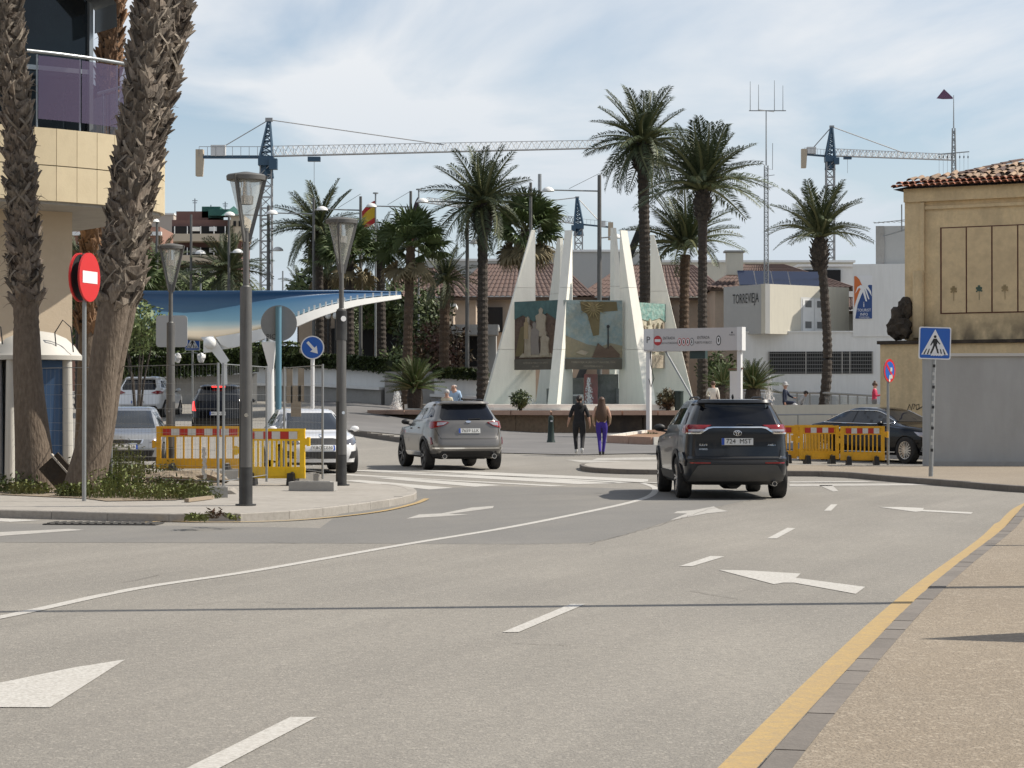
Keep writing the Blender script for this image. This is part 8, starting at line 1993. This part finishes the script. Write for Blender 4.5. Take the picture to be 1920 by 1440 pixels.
    for mt in (skin, top, bot, shoe): m2.materials.append(mt)
    seg = [(V[a], V[b], a, b) for a, b in E] + [(V[s_ + 'h'], V[s_ + 'h'] + (V[s_ + 'h'] - V[s_ + 'w']).normalized() * .09, s_ + 'h', s_ + 'f') for s_ in 'lr']
    def near(p):
        best = None
        for a, b, na, nb in seg:
            ab = b - a; t_ = max(0, min(1, (p - a).dot(ab) / (ab.length_squared + 1e-9))); d_ = (p - a - ab * t_).length
            if best is None or d_ < best[0]: best = (d_, na, nb, t_)
        return best
    mi = []
    for f_ in m2.polygons:
        _, a, b, t_ = near(f_.center); c = 1
        if b in ('hb', 'ht') or (b == 'nk' and t_ > .8): c = 0
        elif b in ('lh', 'rh', 'lf', 'rf'): c = 0
        elif b in ('lw', 'rw'): c = 0 if (sleeve == 'short' or (sleeve == 'rolled' and t_ > .25) or t_ > .9) else 1
        elif b in ('le', 're'): c = 0 if (sleeve == 'none' or (sleeve == 'short' and t_ > .6)) else 1
        elif b in ('lp', 'rp', 'lk', 'rk'): c = 2
        elif b in ('la', 'ra'): c = 3 if t_ > .9 else 2
        elif b in ('lt', 'rt'): c = 3
        elif b == 'sp' and t_ < .35: c = 2
        mi.append(c)
    m2.polygons.foreach_set('material_index', mi); m2.polygons.foreach_set('use_smooth', [True] * len(mi)); m2.transform(Matrix.Scale(k, 4)); m2.name = 'body'
    t = thing('person', label, 'person', pos, rz); o = bpy.data.objects.new('body', m2); COL.objects.link(o); o.parent = t
    hd = (V['hb'] + V['ht']) / 2 * k; up = (V['ht'] - V['hb']).normalized()
    S = lambda x, y, z: hd + Vector((x, y, z)) * k
    m = MB()
    if hairstyle == 'short': m.blob(S(0, .018, .045), (.093 * k, .108 * k, .095 * k), hair, 1, .05, 3)
    elif hairstyle == 'long':
        m.blob(S(0, .02, .04), (.10 * k, .115 * k, .10 * k), hair, 1, .05, 3)
        vs = []; n = 10
        for j, (zz, rx, ry, yo) in enumerate(((.05, .10, .11, .02), (-.08, .115, .09, .045), (-.22, .15, .075, .075), (-.36, .175, .07, .10), (-.50, .165, .06, .105), (-.60, .10, .035, .10))):
            for i in range(n): a = 2 * math.pi * i / n; vs.append(S(rx * math.cos(a), yo + ry * max(math.sin(a), -.15) , zz + .02 * math.sin(a * 3)))
        m.add(vs, [(j * n + i, j * n + (i + 1) % n, (j + 1) * n + (i + 1) % n, (j + 1) * n + i) for j in range(5) for i in range(n)] + [tuple(50 + i for i in range(n))], hair)
    elif hairstyle == 'ponytail':
        m.blob(S(0, .018, .045), (.092 * k, .108 * k, .095 * k), hair, 1, .05, 3); m.tube([S(0, .10, .08), S(.01, .16, .03), S(.01, .14, -.12), S(0, .10, -.20)], [.03 * k, .034 * k, .028 * k, .008], 8, hair)
    elif hairstyle == 'bald': m.blob(S(0, .035, .0), (.094 * k, .085 * k, .055 * k), hair, 1, .08, 2)
    m.build('hair', t, smooth=60)
    if hairstyle == 'ponytail': m = MB(); m.lathe([(.085 * k, -.10), (.13 * k, -.03), (.12 * k, .04), (.08 * k, .07)], 14, top, c=V['nk'] * k + Vector((0, .03, .0))); m.build('hood', t, smooth=60)
    m = MB()     # face: nose, eyes, mouth, ears
    m.blob(S(0, -.098, .0), (.014 * k, .022 * k, .022 * k), skin, 1, 0, 1)
    for s_ in (-1, 1): m.blob(S(s_ * .085, .0, .0), (.012 * k, .022 * k, .03 * k), skin, 1, 0, 1)
    m.build('nose_and_ears', t, smooth=60, kind='stuff')
    m = MB()
    for s_ in (-1, 1): m.blob(S(s_ * .032, -.085, .025), (.014 * k, .008 * k, .008 * k), ink, 1, 0, 1)
    m.blob(S(0, -.088, -.045), (.024 * k, .008 * k, .006 * k), M_lip, 1, 0, 1); m.build('eyes_and_mouth', t, kind='stuff')
    if hat: m = MB(); m.lathe([(.10 * k, 0), (.098 * k, .06 * k), (.07 * k, .11 * k), (0, .125 * k)], 16, hat, c=S(0, .01, .05)); m.lathe([(.15 * k, -.01), (.10 * k, .004)], 16, hat, c=S(0, -.03, .05)); m.build('sun_hat', t, smooth=50)
    return t
M_lip = M('lips', (.3, .12, .10), .6)
def gnd(px, z, o=0.0): x = XW(px, z); return (x, z, g(x, z) + o)
# walking pair, seen from behind: they face +y, so rz = 180
t = person('person in black hoodie with dark ponytail walking away, left of the pair', gnd(1086, 64.8), R(182), 1.74,
       dict(lk=(.095, -.16, .52), la=(.085, .02, .13), lt=(.09, -.10, .06), rk=(-.10, .02, .50), ra=(-.06, .30, .17), rt=(-.06, .20, .06), re=(-.26, .10, 1.16), rw=(-.30, .10, .92), rh=(-.305, .07, .85), le=(.26, .0, 1.16), lw=(.31, -.12, .95), lh=(.325, -.17, .89)), c_black, c_blk2, sh_w, hair_d, 'ponytail', 'rolled', 1.28, True)
t = person('person with long brown hair and violet leggings walking away, right of the pair', gnd(1128, 64.4), R(176), 1.70,
       dict(lk=(.07, -.06, .50), la=(.04, .16, .10), lt=(.045, .04, .035), rk=(-.08, -.10, .50), ra=(-.04, -.10, .09), rt=(-.045, -.22, .04), le=(.25, .03, 1.15), lw=(.24, -.10, .95), lh=(.23, -.16, .92), re=(-.25, .03, 1.15), rw=(-.24, -.10, .96), rh=(-.22, -.16, .92)), c_tan, c_vio, sh_d, hair_b, 'long', 'none', 1.06, True)
# elderly couple behind the silver crossover
t = person('bald person in light blue shirt walking towards us behind the silver crossover', gnd(851, 74.5, .16), R(-20), 1.80, dict(lk=(.1, -.12, .5), re=(-.27, .06, 1.15)), c_blue, c_grey, sh_d, hair_g, 'bald', 'long', 1.15)
t = person('person with short hair and beige top walking beside a bald companion', gnd(838, 74.0, .12), R(-10), 1.60, dict(rk=(-.1, -.12, .5)), c_beige, c_grey, sh_d, hair_g, 'short', 'short', 1.1, True)
SITJ = dict(lk=(.12, -.42, .93), la=(.12, -.44, .50), lt=(.12, -.56, .46), rk=(-.12, -.42, .93), ra=(-.12, -.44, .50), rt=(-.12, -.56, .46))
def sitter(label, px, py_seat, z, rz, **kw):
    p = W(px, py_seat, z); J = dict(SITJ); J.update(kw.pop('J', {})); kw.setdefault('bulk', 1.15); return person(label, (p.x, z, p.z - .84), rz, kw.pop('h', 1.7), J, **kw)
sitter('person in cream jacket seen from behind above the roof of the dark crossover', 1337, 757, 89.4, R(170), top=c_white, bot=c_jean, hair=hair_b, hairstyle='short', fem=True, h=1.75, J=dict(le=(.25, -.10, 1.2), lw=(.12, -.3, 1.1), lh=(.06, -.36, 1.1)))
sitter('person in dark navy jacket and pale sun hat sitting at the right rim end', 1472, 759, 91.3, R(75), top=c_navy, bot=c_navy, hair=hair_g, hairstyle='short', h=1.75, hat=c_lgrey, J=dict(le=(.22, -.16, 1.2), lw=(.1, -.36, 1.12), lh=(.05, -.42, 1.12)))
sitter('person in pale clothes bent forward, sitting beyond the one with the sun hat', 1500, 765, 93.2, R(80), top=c_lgrey, bot=c_grey, hair=hair_d, hairstyle='short', h=1.65, J=dict(ch=(0, -.12, 1.28), nk=(0, -.2, 1.4), hb=(0, -.25, 1.47), ht=(0, -.30, 1.57), ls=(.17, -.15, 1.38), rs=(-.17, -.15, 1.38), sp=(0, -.05, 1.12)))
p = W(1640, 755, 85.5)
t = person('person in crimson top with hair tied up looking at a phone', (p.x, 85.5, CH + (755 - 716) / F * 85.5 - 1.66), R(72), 1.66, dict(le=(.20, -.06, 1.18), lw=(.12, -.26, 1.24), lh=(.08, -.33, 1.28), re=(-.2, -.06, 1.18), rw=(-.1, -.26, 1.22), rh=(-.06, -.33, 1.26), ht=(0, -.04, 1.66)), c_red, c_grey, sh_d, hair_b, 'short', 'long', 1.1, True)
m = MB(); m.blob((.02, .0, 1.66), (.05, .05, .05), hair_b, 1, .1, 2); m.build('hair_bun', t, smooth=60)
m = MB(); m.box((0, 0, 0), (.07, .012, .14), ink); o = m.build('phone'); o.location = t.location + Matrix.Rotation(R(72), 3, 'Z') @ Vector((.02, -.36, 1.25)); o.rotation_euler = (R(-40), 0, R(72)); tag(o, 'small dark phone held by the person in the crimson top', 'phone')
m = MB(); m.blob((0, 0, 0), (.13, .08, .15), c_grey, 3, .15, 2); m.tube([(-.08, 0, .1), (-.05, 0, .32), (.05, 0, .34), (.08, 0, .1)], .012, 5, c_grey); o = m.build('shoulder_bag', smooth=60); o.location = t.location + Vector((.30, -.15, .80)); tag(o, 'grey bag hanging in front of the person in the crimson top', 'bag')
# ground under the figure by the wall
m = MB(); m.box((p.x + .2, 86.6, (t.location.z - .01) / 2), (2.2, 2.6, t.location.z - .01), greypave); o = m.build('raised_landing'); tag(o, 'raised paved landing behind the railing beside the ochre wall', 'landing')
m = MB(); m.blob((0, 0, 0), (.11, .09, .17), c_lgrey, 3, .4, 2); o = m.build('carrier_bag', smooth=60); o.location = W(1490, 755, 91); o.location.z = BZ + .14; tag(o, 'pale carrier bag on the rim between the two seated people on the right', 'bag')
